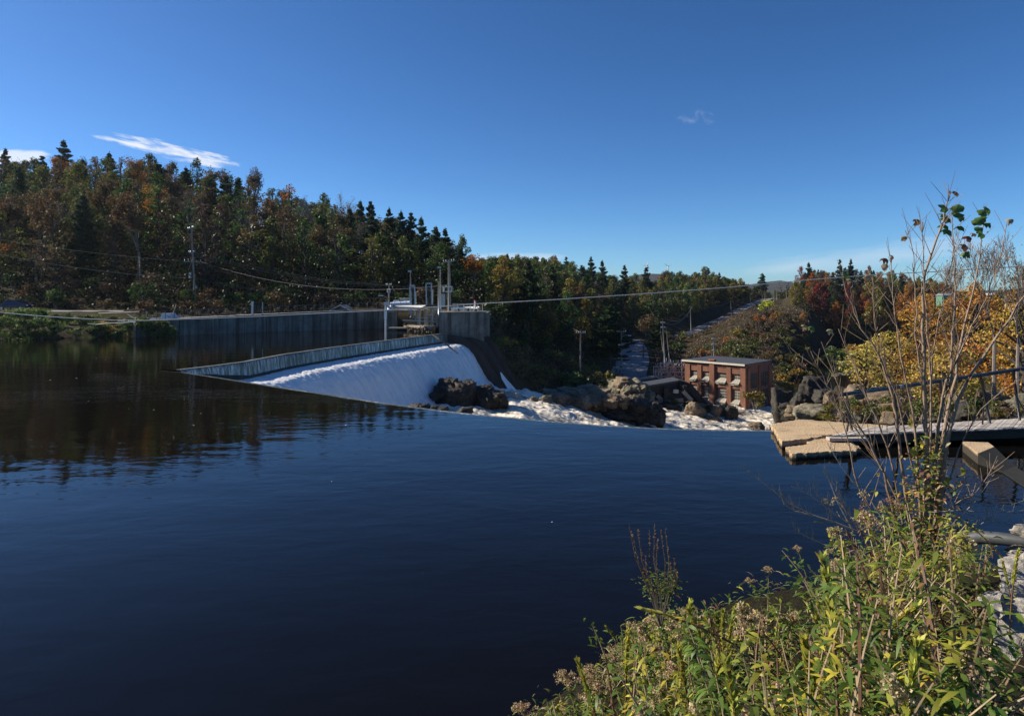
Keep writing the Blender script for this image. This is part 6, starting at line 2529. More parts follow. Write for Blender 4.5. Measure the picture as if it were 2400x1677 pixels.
for sd, u, vt, D, lab in ((911, 2330, 528, 50, 'tall dark bare tree rising above the orange trees'), (912, 2240, 600, 52, 'smaller bare tree left of the tall dark one'), (913, 2385, 560, 48, 'bare tree with few leaves at the right edge')):
    x = (u - CX) / F * D
    zb_ = -2
    H = CH + (HZ - vt) / F * D - zb_
    mb_, parts = make_bare(sd, H=H, depth=5, leaves=160, size=.11, minr=.010, kids=(2, 3), spread=.42)
    t = proto('bare_tree', lab, mb_, parts, M['leaf'], M['twig'])
    t.location = (x, D, zb_)
    for ch_ in t.children:
        ch_.color = (.42, .2, .05, 1)
# remove the unplaced prototypes
for k in PRO:
    for t in PRO[k]:
        for ch_ in list(t.children):
            bpy.data.objects.remove(ch_)
        bpy.data.objects.remove(t)
# ------------------------------------------------------------------ near vegetation
M['lf_green'] = leafmat('weed_leaf_green', (.11, .165, .03), .35, .45, 1.2)
M['lf_spike'] = leafmat('lime_seed_pods', (.50, .50, .10), .35, .3, 3.0)
M['lf_lime'] = leafmat('weed_leaf_lime', (.36, .35, .05), .4, .4, 1.2)
M['lf_yellow'] = leafmat('weed_leaf_yellow', (.55, .44, .06), .4, .35, 1.2)
M['lf_tan'] = leafmat('dry_straw', (.40, .31, .18), .25, .45, 1.2)
M['lf_brown'] = leafmat('dry_brown_leaf', (.20, .11, .055), .25, .5, 1.2)
M['fluff'] = leafmat('seed_fluff', (.48, .37, .21), .3, .4, 3.0)
M['stemred'] = simple('reddish_stem', (.13, .065, .035), .6, .35, 25)
M['stemtan'] = simple('tan_stem', (.36, .26, .15), .7, .3, 25)
M['bigleaf'] = leafmat('large_green_leaf', (.10, .18, .045), .35, .2, 6.0)


def blades(rs, base, dirs, L, Wd, bend=.35, nseg=3):
    """lance leaves: base (n,3), dirs (n,3), bending down"""
    n = len(base)
    L = np.broadcast_to(L, (n,)).astype(float)
    Wd = np.broadcast_to(Wd, (n,)).astype(float)
    d = dirs / (np.linalg.norm(dirs, axis=1)[:, None] + 1e-9)
    up = np.array([0, 0, 1.0]) + rs.normal(size=(n, 3)) * .35
    side = np.cross(d, up)
    side /= np.linalg.norm(side, axis=1)[:, None] + 1e-9
    bend = np.broadcast_to(bend, (n,)) * rs.uniform(.5, 1.5, n)
    rows = []
    for k, wk in ((0, .12), (.35, 1.0), (.7, .75), (1.0, .0)):
        c = base + d * (L * k)[:, None]
        c[:, 2] -= bend * L * k * k
        if wk == 0:
            rows.append(c[:, None])
        else:
            fold = np.zeros_like(c)
            rows.append(np.stack([c - side * (Wd * wk * .5)[:, None], c + side * (Wd * wk * .5)[:, None]], 1))
    v = np.concatenate(rows, 1)          # n,7,3
    o = (np.arange(n) * 7)[:, None]
    q = np.concatenate([o + np.array([0, 1, 3, 2]), o + np.array([2, 3, 5, 4])])
    t = o + np.array([4, 5, 6])
    return v.reshape(-1, 3), q, t


class LB:
    """collects leaf arrays into one mesh"""

    def __init__(s):
        s.v, s.q, s.t, s.n = [], [], [], 0

    def add(s, r):
        v, q, t = r
        s.v.append(v)
        s.q.append(q + s.n)
        if t is not None:
            s.t.append(t + s.n)
        s.n += len(v)

    def build(s, name, m, parent=None):
        off = np.array(parent.location) if parent is not None else 0
        fs = [np.concatenate(s.q)]
        if s.t:
            fs.append(np.concatenate(s.t))
        return np_mesh(name, np.concatenate(s.v) - off, fs, m, parent)


def stem_pts(rs, p, H, lean, n=6, curve=.1):
    pts = [Vector(p)]
    d = Vector((lean[0], lean[1], 1)).normalized()
    for i in range(n):
        d = (d + Vector((lean[0] * curve, lean[1] * curve, -curve * .2 * i)) + Vector(rs.normal(size=3)) * .03).normalized()
        pts.append(pts[-1] + d * H / n)
    return pts


def along(pts, t):
    n = len(pts) - 1
    i = min(n - 1, int(t * n))
    return pts[i].lerp(pts[i + 1], t * n - i), (pts[i + 1] - pts[i]).normalized()


def fluffy(rs, P0, n, r, size):
    p = np.array(P0)[None] + rs.normal(size=(n, 3)) * r
    v, f = leaf_quads(rs, p, size, elong=1.1)
    return v, f, None


def weed(rs, p, H, lean, sink, kind, plume=False):
    """sink: dict of mesh collectors"""
    pts = stem_pts(rs, p, H, lean)
    th = .004 + .0025 * H
    if kind == 'goldenrod':
        if rs.random_sample() < .25 and not plume:
            sink['tan'].add(blades(rs, np.array([list(pts[3])] * 14), rs.normal(size=(14, 3)) + np.array([0, 0, .4]), rs.uniform(.1, .25, 14), .007, .8))
        sink['stem'].tube(pts, [th, th, th * .9, th * .8, th * .7, th * .5, th * .3], 4, False)
        n = int(60 * H)
        t = rs.uniform(.1, 1.0 if not plume else .88, n)
        B = np.array([list(along(pts, x)[0]) for x in t])
        a = rs.uniform(0, 6.28, n)
        D_ = np.stack([np.cos(a), np.sin(a), rs.uniform(.1, .8, n)], 1)
        sink['green' if rs.random_sample() < .8 else 'lime'].add(blades(rs, B, D_, rs.uniform(.07, .13, n) * (1.1 - t * .4), .020, .7))
        # plume
        for k in range(12 if plume else (7 if rs.random_sample() < .28 else 0)):
            q, d = along(pts, .84 + .16 * k / (12 if plume else 7))
            a = rs.uniform(0, 6.28)
            dd = Vector((math.cos(a), math.sin(a), .8)).normalized()
            for j in range(6):
                r_ = q + dd * (.032 if plume else .024) * j * (1.2 - k / (15 if plume else 9)) + Vector((0, 0, -.0025 * j * j))
                sink['fluff'].add(fluffy(rs, r_, 12, .010, .014))
    elif kind == 'primrose':
        sink['stemred'].tube(pts, [th * 1.15] * 4 + [th * 1.0, th * .8, th * .5], 5, False)
        n = int(22 * H)
        t = rs.uniform(.25, .8, n)
        B = np.array([list(along(pts, x)[0]) for x in t])
        a = rs.uniform(0, 6.28, n)
        D_ = np.stack([np.cos(a), np.sin(a), rs.uniform(.3, 1, n)], 1)
        sink['lime'].add(blades(rs, B, D_, rs.uniform(.04, .08, n), .014, .3))
        n = 120
        t = rs.uniform(.62, 1.0, n)
        B = np.array([list(along(pts, x)[0]) for x in t])
        a = rs.uniform(0, 6.28, n)
        dd = np.array(along(pts, .95)[1])
        D_ = np.stack([np.cos(a), np.sin(a), np.zeros(n)], 1) * .45 + dd
        sink['spike'].add(blades(rs, B, D_, rs.uniform(.038, .062, n), .017, .0))
        sink['yellow'].add(blades(rs, B[:26], D_[:26] + rs.normal(size=(26, 3)) * .2, rs.uniform(.04, .06, 26), .014, .0))
    elif kind == 'leafy':
        sink['stem'].tube(pts, [th] * 4 + [th * .8, th * .6, th * .4], 4, False)
        n = int(64 * H)
        t = rs.uniform(.1, 1.0, n)
        B = np.array([list(along(pts, x)[0]) for x in t]) + rs.normal(size=(n, 3)) * .05
        a = rs.uniform(0, 6.28, n)
        D_ = np.stack([np.cos(a), np.sin(a), rs.uniform(-.1, .7, n)], 1)
        sink[['green', 'green', 'lime', 'yellow'][rs.randint(0, 4) if rs.random_sample() < .5 else 0]].add(blades(rs, B, D_, rs.uniform(.05, .105, n), .021, .55))
    elif kind == 'straw':
        n = 44
        B = np.array(p)[None] + rs.normal(size=(n, 3)) * np.array([.07, .07, .02])
        a = rs.uniform(0, 6.28, n)
        D_ = np.stack([np.cos(a) * .5, np.sin(a) * .5, rs.uniform(.5, 1.3, n)], 1)
        sink['tan' if rs.random_sample() < .75 else 'lime'].add(blades(rs, B, D_, rs.uniform(.4, .95, n) * H, .010, .6))
    elif kind == 'dead':
        sink['stemred'].tube(pts, [th * 1.2] * 5 + [th, th * .5], 4, False)
        n = int(26 * H)
        t = rs.uniform(.25, 1.0, n)
        B = np.array([list(along(pts, x)[0]) for x in t])
        a = rs.uniform(0, 6.28, n)
        D_ = np.stack([np.cos(a), np.sin(a), rs.uniform(-.6, .5, n)], 1)
        sink['brown'].add(blades(rs, B, D_, rs.uniform(.03, .06, n), .016, .9))


def new_sink():
    return {'stem': MB(), 'stemred': MB(), 'green': LB(), 'lime': LB(), 'yellow': LB(), 'tan': LB(), 'brown': LB(), 'fluff': LB(), 'spike': LB()}


MATS = {'stem': 'stemtan', 'stemred': 'stemred', 'green': 'lf_green', 'lime': 'lf_lime', 'yellow': 'lf_yellow', 'tan': 'lf_tan', 'brown': 'lf_brown', 'fluff': 'fluff', 'spike': 'lf_spike'}
NAMES = {'stem': 'stem', 'stemred': 'stem', 'green': 'leaves', 'lime': 'leaves', 'yellow': 'yellow_leaves', 'tan': 'dry_leaves', 'brown': 'dead_leaves', 'fluff': 'seed_head', 'spike': 'seed_pods'}
SNAMES = {'stem': 'weed_stems', 'stemred': 'reddish_weed_stems', 'green': 'green_undergrowth', 'lime': 'yellowish_undergrowth', 'yellow': 'yellow_leaf_litter', 'tan': 'dry_grass', 'brown': 'dead_leaf_growth', 'fluff': 'seed_fluff', 'spike': 'lime_seed_pods'}


def flush(sink, parent=None, stuff=False):
    for k, c in sink.items():
        if (isinstance(c, MB) and not c.v) or (isinstance(c, LB) and not c.v):
            continue
        o = c.build(SNAMES[k] if stuff else NAMES[k], M[MATS[k]], parent)
        if stuff:
            tag(o, kind='stuff')


def single_weed(kind, u, v_base, D, H, lean, label, name, seed, cat='plant', group=None):
    rs = np.random.RandomState(seed)
    x = (u - CX) / F * D
    z = bank_h(x, D) if v_base is None else P(u, v_base, D).z
    t = thing(name, label, cat, (x, D, z), group)
    s = new_sink()
    for _ in range(1):
        weed(rs, (x, D, z), H, lean, s, kind, True)
    flush(s, t)
    return t


# mass of weeds: line of sight test by the photograph's outline of the bank growth
edge_px = [(1240, 1740), (1290, 1680), (1350, 1640), (1410, 1580), (1440, 1520), (1465, 1465), (1510, 1445), (1600, 1430), (1680, 1430), (1760, 1425), (1850, 1420), (1930, 1390), (1990, 1300), (2040, 1230), (2100, 1180), (2180, 1180), (2260, 1230), (2330, 1260), (2420, 1270)]
rs = np.random.RandomState(77)
S_ = new_sink()
cnt = 0
tries = 0
while cnt < 900 and tries < 30000:
    tries += 1
    y = 2.0 + 10.5 * rs.random_sample() ** 1.35
    x = rs.uniform(-.1, min(11, y * .85 + .4))
    z = bank_h(x, y)
    if z < .05:
        continue
    dist = math.hypot(x, y)
    if dist < 2.3:
        continue
    if mn.noise(Vector((x * .9, y * .9, 3.3))) < -.16:
        continue
    H = rs.uniform(.35, 1.15) * (1 + .4 * mn.noise(Vector((x * 1.3, y * 1.3, 8))))
    u = CX + F * x / y
    vtop = HZ + (CH - z - H) * F / y
    if vtop < lerp_px(edge_px, u) - 12:
        H = CH - z - (lerp_px(edge_px, u) - rs.uniform(-10, 10) - HZ) / F * y
        if H < .25:
            continue
    if u > 2300 and vtop < 1600 and y < 5.4:
        continue
    if u > 2310 and y > 4.4:
        if rs.random_sample() < .8:
            continue
        H = min(H, .3)
    r = rs.random_sample()
    cx = (u - 1400) / 900
    if u < 1850:
        kind = 'goldenrod' if r < .50 else ('leafy' if r < .74 else ('straw' if r < .87 else ('primrose' if r < .93 else 'dead')))
    else:
        kind = 'goldenrod' if r < .14 else ('leafy' if r < .42 else ('straw' if r < .84 else ('primrose' if r < .88 else 'dead')))
    weed(rs, (x, y, z - .03), H, rs.normal(size=2) * .16, S_, kind)
    cnt += 1
# low ground cover of small leaves and straw
for k in range(900):
    y = rs.uniform(2.2, 12.5)
    x = rs.uniform(-.6, min(12, y * .95 + .5))
    z = bank_h(x, y)
    if z < .1:
        continue
    n = 8
    B = np.array([x, y, z])[None] + rs.normal(size=(n, 3)) * np.array([.14, .14, .06])
    a = rs.uniform(0, 6.28, n)
    D_ = np.stack([np.cos(a), np.sin(a), rs.uniform(.0, 1.2, n)], 1)
    kk = ['green', 'green', 'tan', 'brown', 'lime'][rs.randint(0, 5)]
    S_[kk].add(blades(rs, B, D_, rs.uniform(.05, .16, n), .02 if kk != 'tan' else .008, .5))
flush(S_, None, True)
print('weeds', cnt)

# countable tall plants standing out of the growth
GW = 'goldenrod plumes on the near bank'
for k, (u, vt, D, H, lean, lab) in enumerate([
        (1262, 1632, 5.6, .7, (-.25, 0), 'lowest fluffy goldenrod drooping at the bottom centre edge'),
        (1330, 1560, 5.6, .8, (-.18, 0), 'large fluffy grey goldenrod head at the left end of the weeds'),
        (1375, 1566, 5.2, .7, (.1, 0), 'goldenrod head right of the large grey one'),
        (1742, 1372, 6.0, .9, (-.25, 0), 'arching tan goldenrod plume over the dark water, left of two'),
        (1790, 1375, 6.3, .9, (-.05, 0), 'dense tan goldenrod clump in the middle of the weeds'),
        (1855, 1345, 6.5, 1.0, (-.2, 0), 'goldenrod plume leaning left above the green clump'),
        (1945, 1358, 6.6, .9, (.1, 0), 'tan seed head at the foot of the leafy stalk'),
        (1960, 1215, 7.6, .9, (-.2, 0), 'goldenrod tuft below the thorny twigs')]):
    x = (u - CX) / F * D
    zt_ = CH + (HZ - vt) / F * D
    t = single_weed('goldenrod', u - lean[0] * 200, None, D, 1, lean, lab, 'goldenrod', 300 + k, group=None)
    b = t.location
    H2 = max(.4, zt_ - b.z)
    t.scale = (H2, H2, H2)
for k, (u, vt, D, lean, lab) in enumerate([
        (1500, 1412, 4.2, (-1.0, .0), 'long yellow-green primrose spike arching left at the tip of the weeds'),
        (1610, 1425, 4.6, (-.25, 0), 'small upright primrose spike behind the arching one'),
        (1695, 1430, 4.8, (.0, 0), 'pinkish primrose spike over the dark water edge'),
        (1722, 1425, 4.9, (.03, 0), 'tall straight primrose spike beside the pinkish one'),
        (1935, 1438, 4.2, (.02, 0), 'tallest lime green primrose spike in the middle of the weeds'),
        (1990, 1448, 4.2, (-.05, 0), 'primrose spike on a red stem right of the tallest one'),
        (2095, 1540, 3.6, (-.25, 0), 'primrose spike leaning left near the bottom'),
        (2205, 1590, 3.3, (-.5, 0), 'low lime primrose head near the bottom right'),
        (2240, 1212, 5.2, (-.7, 0), 'tall primrose with thick lime head reaching up-left at right'),
        (2350, 1315, 4.4, (-.1, 0), 'primrose stem crossing the pale stone blocks'),
        (2388, 1290, 4.2, (.05, 0), 'primrose spike at the right edge above the stone blocks'),
        (2215, 1345, 5.0, (-.3, 0), 'bushy yellow primrose head left of the stone blocks')]):
    zt_ = CH + (HZ - vt) / F * D
    x = (u - CX) / F * D
    # root so that the leaning tip lands on the spot
    H0 = 1.0
    rsx = np.random.RandomState(400 + k)
    tip = stem_pts(rsx, (0, 0, 0), 1.0, lean)[-1]
    z0 = bank_h(x, D)
    Hs = max(.45, (zt_ - z0)) / max(.3, tip.z)
    xb, yb = x - tip.x * Hs, D - tip.y * Hs
    z0 = bank_h(xb, yb)
    Hs = max(.45, (zt_ - z0)) / max(.3, tip.z)
    xb = x - tip.x * Hs
    t = thing('primrose_stalk', lab, 'plant', (xb, yb, zt_ - tip.z * Hs))
    s = new_sink()
    weed(np.random.RandomState(400 + k), tuple(t.location), 1.0, lean, s, 'primrose')
    flush(s, t)
    t.scale = (Hs, Hs, Hs)
# loosestrife clump over the water
ls = thing('loosestrife', 'clump of tall dark brown loosestrife spikes against the dark water', 'plant', tuple(P(1545, 1420, 6.2)))
rs = np.random.RandomState(9)
for (ub, vb, ut, vt) in ((1520, 1380, 1474, 1228), (1528, 1390, 1483, 1254), (1532, 1390, 1494, 1240), (1536, 1392, 1512, 1300), (1540, 1395, 1522, 1240), (1546, 1395, 1534, 1226), (1550, 1395, 1541, 1262), (1556, 1396, 1548, 1242),
                         (1562, 1396, 1559, 1238), (1568, 1396, 1570, 1320), (1572, 1396, 1579, 1306), (1566, 1396, 1564, 1290), (1574, 1398, 1586, 1340), (1530, 1392, 1507, 1312)):
    D = 6.2 + rs.uniform(-.2, .2)
    a, b = P(ub, vb, D), P(ut, vt, D)
    a0 = P(1548, 1470, D)
    mid = a.lerp(b, .5) + Vector((.03 * (1 if ut > 1545 else -1), 0, 0))
    MB().tube([a0, a, mid, b], [.006, .005, .004, .002], 4).build('spike', M['bark'], ls)
    n = 70
    t_ = rs.random_sample(n)
    B = np.array([list(a.lerp(mid, x * 2) if x < .5 else mid.lerp(b, x * 2 - 1)) for x in t_])
    an = rs.uniform(0, 6.28, n)
    D_ = np.stack([np.cos(an), np.sin(an), rs.uniform(.3, 1, n)], 1)
    lb_ = LB()
    lb_.add(blades(rs, B, D_, rs.uniform(.012, .024, n), .011, 0))
    lb_.build('seed_capsules', M['lf_brown'], ls)
lb_ = LB()
for k in range(16):
    c = P(1548 + rs.uniform(-38, 38), 1405 - rs.uniform(0, 60), 6.2 + rs.uniform(-.15, .15))
    n = 26
    B = np.array(c)[None] + rs.normal(size=(n, 3)) * .05
    an = rs.uniform(0, 6.28, n)
    lb_.add(blades(rs, B, np.stack([np.cos(an), np.sin(an), rs.uniform(0, 1, n)], 1), rs.uniform(.02, .045, n), .014, .3))
lb_.build('leaves', M['lf_green'], ls)

# ------------------------------------------------------------------ young tree with bare stems
rs = np.random.RandomState(21)
SD = 7.2
st = thing('young_tree', 'many-stemmed nearly bare young tree rising from the near bank', 'tree', tuple(P(2140, 1400, SD)))


def ipts(px, D=SD, dd=0.0):
    n = len(px)
    return [P(u, v, D + dd * i / max(1, n - 1)) for i, (u, v) in enumerate(px)]


main = [
    ([(2165, 1390), (2168, 1250), (2172, 1080), (2168, 960), (2165, 850), (2163, 700), (2168, 640), (2195, 560), (2215, 500), (2226, 455)], .030, 0),
    ([(2172, 1330), (2200, 1000), (2225, 900), (2232, 800), (2238, 700), (2235, 600), (2232, 540), (2230, 500)], .018, .3),
    ([(2190, 1380), (2195, 1150), (2215, 1000), (2240, 880), (2262, 760), (2290, 640), (2310, 490)], .028, .4),
    ([(2195, 1330), (2215, 1060), (2262, 900), (2330, 800), (2400, 690), (2460, 620)], .026, -.2),
    ([(2150, 1380), (2120, 1150), (2105, 1020), (2090, 930), (2060, 830), (2020, 770), (1990, 700), (1978, 660)], .022, .2),
    ([(2160, 1300), (2150, 1050), (2125, 900), (2105, 790), (2092, 690), (2089, 600)], .016, .3),
    ([(2140, 1380), (2090, 1180), (2050, 1060), (1990, 960), (1960, 890), (1925, 800)], .018, 0),
    ([(2165, 1200), (2172, 950), (2150, 820), (2145, 700), (2140, 600), (2122, 540)], .013, .2),
    ([(2170, 1250), (2182, 1000), (2178, 850), (2170, 720), (2163, 590), (2162, 520)], .013, -.2),
    ([(2180, 1200), (2210, 930), (2250, 830), (2290, 740), (2330, 660), (2360, 520)], .014, .3),
    ([(2120, 1250), (2080, 1050), (2030, 930), (2000, 850), (1965, 770)], .012, .3),
    ([(2150, 1150), (2110, 960), (2075, 860), (2050, 750), (2045, 650)], .011, -.2),
    ([(2175, 1120), (2185, 880), (2200, 750), (2222, 640), (2250, 560)], .010, .1),
    ([(2150, 1280), (2080, 1120), (2010, 1010), (1960, 950), (1900, 880), (1860, 835)], .012, .3),
    ([(2130, 1330), (2070, 1240), (2010, 1130), (1985, 1020), (1950, 920), (1905, 850)], .012, -.1),
    ([(2160, 1350), (2230, 1100), (2300, 960), (2390, 890)], .012, .2),
    ([(2185, 1250), (2230, 1190), (2290, 1150), (2330, 1090)], .012, .2),
]
tips = []
for px, r, dd in main:
    pts = ipts(px, SD, dd)
    # smooth by subdividing with Catmull-Rom
    sm = []
    for i in range(len(pts) - 1):
        p0, p1, p2, p3 = pts[max(i - 1, 0)], pts[i], pts[i + 1], pts[min(i + 2, len(pts) - 1)]
        for k in range(4):
            t = k / 4
            sm.append(.5 * ((2 * p1) + (p2 - p0) * t + (2 * p0 - 5 * p1 + 4 * p2 - p3) * t * t + (3 * p1 - p0 - 3 * p2 + p3) * t ** 3) + Vector(rs.normal(size=3)) * .006)
    sm.append(pts[-1])
    n = len(sm)
    rad = [max(.0042, r * (1 - .86 * i / (n - 1))) * .95 for i in range(n)]
    mb = MB()
    mb.tube(sm, rad, 6, False)
    # side twigs
    for k in range(int(n * 1.2)):
        i = rs.randint(int(n * .25), n - 1)
        d = (sm[i + 1] - sm[i]).normalized()
        dr = (d * .9 + Vector((rs.normal() * .6, rs.normal() * .5, rs.uniform(.0, .5)))).normalized()
        L = rs.uniform(.12, .55) * (1.2 - i / n * .6)
        q = [sm[i]]
        for j in range(3):
            dr = (dr + Vector(rs.normal(size=3)) * .07 + Vector((0, 0, .06))).normalized()
            q.append(q[-1] + dr * L / 3)
        mb.tube(q, [max(.003, rad[i] * .5), .0032, .0026, .002], 3, False)
        tips.append((q[-1], dr))
    mb.build('stem', M['twig_warm'], st, smooth=True)


def big_leaf(c, size, nrm, rot, m, parent, name='leaf', curl=.25, seed=0):
    """lobed curled leaf with real curvature"""
    rs_ = np.random.RandomState(seed)
    nrm = Vector(nrm).normalized()
    x = nrm.cross(Vector((math.cos(rot), .2, math.sin(rot)))).normalized()
    y = nrm.cross(x)
    n = 16
    mb = MB()
    ring = []
    for k in range(n):
        a = 6.283 * k / n
        r_ = size * (.8 + .22 * abs(math.cos(a * 2.5)) - (.25 if k == 0 else 0)) * (1 + .1 * rs_.normal())
        ring.append((a, r_))
    mb.v.append(tuple(Vector(c)))
    for f_ in (.5, 1.0):
        for a, r_ in ring:
            px_, py_ = r_ * f_ * math.cos(a) * .85, r_ * f_ * math.sin(a)
            zc = -curl * (px_ * px_ * 1.6 + py_ * py_ * .3) / size + .08 * size * rs_.normal() * f_
            mb.v.append(tuple(Vector(c) + x * px_ + y * py_ + nrm * zc))
    for k in range(n):
        j = (k + 1) % n
        mb.f.append((0, 1 + k, 1 + j))
        mb.f.append((1 + k, 1 + n + k, 1 + n + j, 1 + j))
    return mb.build(name, m, parent, smooth=True)


def pxs(px, D):
    return px / F * D


for k, (u, v, sz, cu, mm, nz) in enumerate([
        (2213, 487, 14, .3, 'bigleaf', (.3, -.9, .3)), (2212, 502, 12, .5, 'bigleaf', (.1, -.6, .8)), (2243, 488, 16, .3, 'bigleaf', (-.2, -1, .4)), (2245, 500, 15, .4, 'bigleaf', (0, -.7, .7)),
        (2218, 510, 13, .9, 'bigleaf', (.1, -.4, .9)), (2214, 526, 13, 1.0, 'bigleaf', (.2, -.3, .95)), (2219, 537, 13, 1.0, 'bigleaf', (.1, -.35, .9)), (2248, 530, 13, .8, 'bigleaf', (-.1, -.4, .9)),
        (2252, 508, 9, .8, 'bigleaf', (-.1, -.4, .9)), (2242, 450, 9, 1.0, 'lf_brown', (.3, -.5, .6)), (2227, 450, 5, .5, 'lf_tan', (.1, -.9, .2)),
        (2304, 498, 16, .4, 'bigleaf', (.1, -.9, .5)), (2316, 490, 14, .5, 'bigleaf', (.4, -.7, .4)), (2300, 512, 14, .6, 'bigleaf', (-.2, -.8, .5)), (2312, 522, 12, .8, 'bigleaf', (0, -.4, .9)), (2296, 538, 13, .6, 'bigleaf', (.2, -.9, .2)),
        (2303, 548, 12, .6, 'bigleaf', (.4, -.8, .3)), (2289, 520, 10, .6, 'bigleaf', (-.5, -.8, .2)), (2284, 548, 7, .8, 'lf_tan', (.2, -.8, .5)),
        (2154, 515, 11, 1.3, 'lf_brown', (.4, -.5, .6)), (2121, 556, 9, 1.0, 'lf_tan', (.1, -.9, .3)), (2270, 553, 11, 1.2, 'lf_brown', (.2, -.4, .8)), (2265, 575, 11, 1.2, 'lf_brown', (.5, -.5, .6)), (2261, 593, 11, 1.0, 'bigleaf', (-.5, -.6, .5)),
        (2369, 515, 11, 1.0, 'lf_tan', (.1, -.8, .5)), (2075, 605, 11, 1.2, 'lf_brown', (.2, -.4, .9)), (2094, 602, 8, 1.0, 'lf_brown', (.6, -.6, .2)), (2080, 627, 13, 1.0, 'lf_tan', (.5, -.8, .1)),
        (1988, 645, 8, 1.0, 'bigleaf', (.3, -.8, .3)), (1992, 657, 8, .8, 'lf_tan', (.2, -.9, .2)), (2035, 645, 9, 1.1, 'lf_tan', (.1, -.5, .8)), (2055, 672, 8, .9, 'lf_tan', (.6, -.7, 0)), (2162, 676, 12, 1.0, 'lf_brown', (.1, -.7, .6)),
        (1886, 762, 9, 1.0, 'lf_tan', (.3, -.6, .7)), (1902, 765, 10, 1.0, 'bigleaf', (.1, -.5, .8)), (1945, 771, 9, 1.2, 'lf_tan', (0, -.3, .9)), (2316, 745, 9, 1.0, 'lf_brown', (0, -.9, .2)), (2184, 855, 9, .9, 'lf_tan', (.6, -.7, 0)),
        (2140, 990, 13, .6, 'lf_lime', (.3, -.9, .3)), (2146, 1060, 13, .7, 'lf_lime', (.4, -.8, .4)), (2182, 1070, 12, .7, 'lf_tan', (.1, -.9, .2)), (2262, 1105, 12, .8, 'lf_lime', (.4, -.8, .2)), (2225, 1125, 11, .7, 'lf_lime', (.4, -.8, .3)),
        (2250, 1135, 11, .9, 'lf_tan', (.5, -.8, .1)), (2122, 1255, 9, .6, 'lf_tan', (.1, -.9, .2)), (1937, 1173, 8, .5, 'lf_tan', (.2, -.9, .3)), (2183, 1150, 12, .7, 'lf_tan', (.3, -.9, .2)), (2060, 1112, 5, .8, 'lf_yellow', (.3, -.9, .2))]):
    D = SD + .3 * ((k % 3) / 3)
    big_leaf(P(u, v, D), pxs(sz, D), nz, rs.uniform(-.6, .6), M[mm], st, 'leaf', cu, k)
# leaves round the base of the young tree
lbs = {'lf_lime': LB(), 'lf_green': LB(), 'lf_tan': LB(), 'lf_yellow': LB(), 'lf_brown': LB()}
for k in range(2400):
    t = rs.random_sample() ** .8
    v = 1020 + t * 420
    w = 30 + t * 130
    u = 2175 + rs.normal() * w * .55 - t * 25
    D = SD + rs.normal() * .35 * (.4 + t)
    c = np.array(P(u, v, D))[None]
    a = rs.uniform(0, 6.28)
    r = rs.random_sample()
    kk = 'lf_green' if r < .34 else ('lf_lime' if r < .54 else ('lf_tan' if r < .72 else ('lf_yellow' if r < .82 else 'lf_brown')))
    s_ = rs.uniform(.035, .07)
    lbs[kk].add(blades(rs, c, np.array([[math.cos(a), math.sin(a), rs.uniform(-.6, .8)]]), s_, s_ * .6, .4))
for kk, l_ in lbs.items():
    o = l_.build('small_leaves', M[kk], st)
    o['kind'] = 'stuff'

# thorny twigs reaching left over the water
M['twig_pale'] = simple('pale_grey_twigs', (.36, .32, .27), .8, .3, 20)
tw = thing('thorny_branch', 'grey thorny branches reaching left over the dark water', 'branch', tuple(P(2000, 1235, 7)))
arcs = [([(2060, 1265), (1960, 1225), (1905, 1207), (1850, 1180), (1800, 1140), (1735, 1090)], .011), ([(1905, 1207), (1862, 1197), (1838, 1182), (1825, 1145)], .007), ([(1990, 1225), (1950, 1200), (1900, 1160), (1854, 1138)], .007),
        ([(2000, 1245), (1965, 1180), (1945, 1130), (1927, 1096)], .007), ([(1985, 1205), (1960, 1150), (1962, 1128)], .006), ([(2010, 1240), (1985, 1190), (1962, 1152)], .006), ([(1990, 1285), (1930, 1275), (1880, 1252), (1860, 1240)], .005),
        ([(2090, 1250), (2040, 1170), (2000, 1130), (1970, 1090), (1940, 1040)], .007), ([(1945, 1185), (1915, 1160), (1904, 1138)], .005),
        ([(2180, 1200), (2250, 1195), (2320, 1200), (2400, 1172)], .007), ([(2220, 1185), (2300, 1215), (2380, 1230), (2440, 1228)], .006), ([(2280, 1240), (2340, 1200), (2400, 1195)], .005), ([(2200, 1260), (2290, 1170), (2330, 1110)], .005)]
for px, r in arcs:
    pts = ipts(px, 7.0, -.15)
    mb = MB()
    n = len(pts)
    mb.tube(pts, [r * (1 - .7 * i / (n - 1)) * 1.15 for i in range(n)], 5, False)
    for i in range(n - 1):
        for k in range(5):
            q = pts[i].lerp(pts[i + 1], rs.random_sample())
            mb.tube([q, q + Vector((rs.uniform(-.05, .02), rs.uniform(-.03, .03), rs.uniform(.05, .15)))], [.0042, .0018], 3, False)
    mb.build('branch', M['twig_pale'], tw)
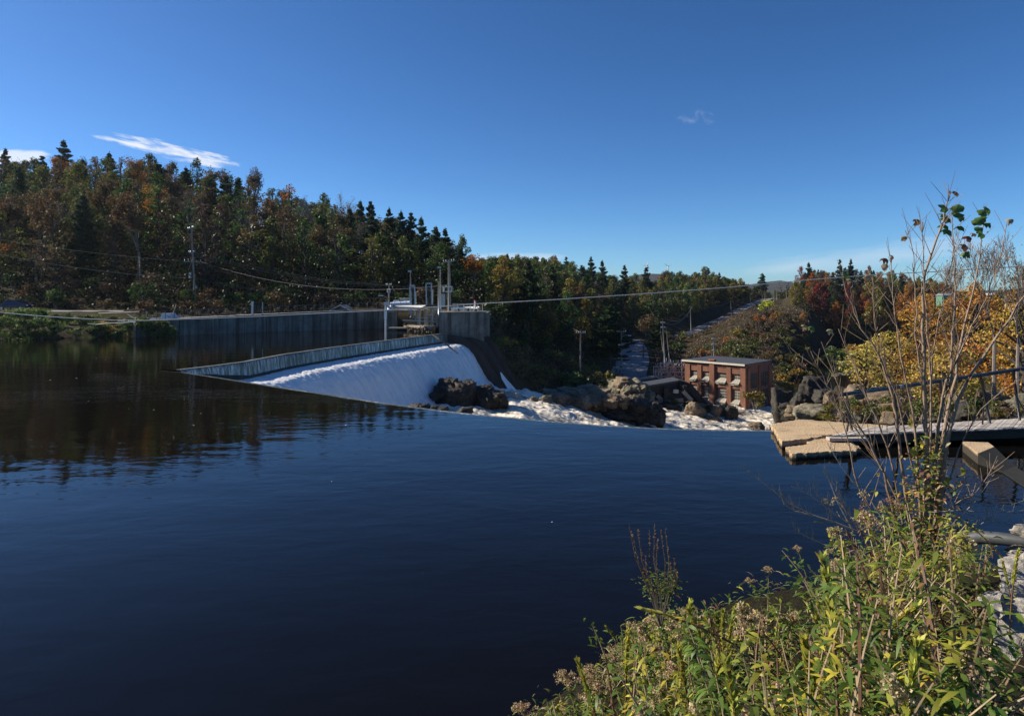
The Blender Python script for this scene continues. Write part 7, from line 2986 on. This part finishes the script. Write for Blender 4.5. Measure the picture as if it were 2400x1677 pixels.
# dry umbel heads between the twigs and the young tree
dr = thing('dry_seed_heads', 'cluster of dry grey-brown seed heads left of the young tree base', 'plant', tuple(P(2060, 1300, 7)))
for k in range(26):
    u, v = 2050 + rs.normal() * 42, 1190 + rs.uniform(-45, 60)
    D = 7 + rs.normal() * .2
    a, b = P(2070 + rs.normal() * 20, 1340, D), P(u, v, D)
    MB().tube([a, a.lerp(b, .6) + Vector((rs.normal() * .03, 0, .02)), b], [.004, .003, .0015], 3, False).build('stalk', M['twig_warm'], dr)
    l_ = LB()
    for j in range(5):
        l_.add(fluffy(rs, b + Vector(rs.normal(size=3)) * .03, 14, .010, .014))
    l_.build('seed_head', M['fluff'] if k % 2 else M['lf_brown'], dr)

# ------------------------------------------------------------------ the air
hz = MB().prism([(-6000, -60), (6000, -60), (6000, 6800), (-6000, 6800)], -60, 150).build('haze', None)
tag(hz, kind='stuff')
hm = bpy.data.materials.new('thin_autumn_haze')
hm.use_nodes = True
hn = hm.node_tree
hn.nodes.remove(hn.nodes['Principled BSDF'])
pv = hn.nodes.new('ShaderNodeVolumePrincipled')
pv.inputs['Color'].default_value = (.80, .88, 1.0, 1)
pv.inputs['Density'].default_value = 0.00006
pv.inputs['Anisotropy'].default_value = 0.6
hn.links.new(pv.outputs[0], hn.nodes['Material Output'].inputs['Volume'])
hz.data.materials.append(hm)

# spray hanging over the foot of the falls and by the powerhouse
sm = bpy.data.materials.new('spray')
sm.use_nodes = True
sn = sm.node_tree
sn.nodes.remove(sn.nodes['Principled BSDF'])
pv = sn.nodes.new('ShaderNodeVolumePrincipled')
pv.inputs['Color'].default_value = (.95, .97, 1.0, 1)
pv.inputs['Density'].default_value = 0.0005
pv.inputs['Anisotropy'].default_value = 0.3
sn.links.new(pv.outputs[0], sn.nodes['Material Output'].inputs['Volume'])
iv, if_ = ico(3)
for (c, d) in ((P(1110, 880, 88), (11, 7, 5.5)), (P(1230, 890, 101), (13, 6, 5)), (P(1730, 950, 131), (9, 5, 3.5)), (P(980, 900, 84), (7, 6, 4))):
    o = np_mesh('spray_mist', iv * np.array(d) + np.array(c), [if_], sm)
    tag(o, kind='stuff')
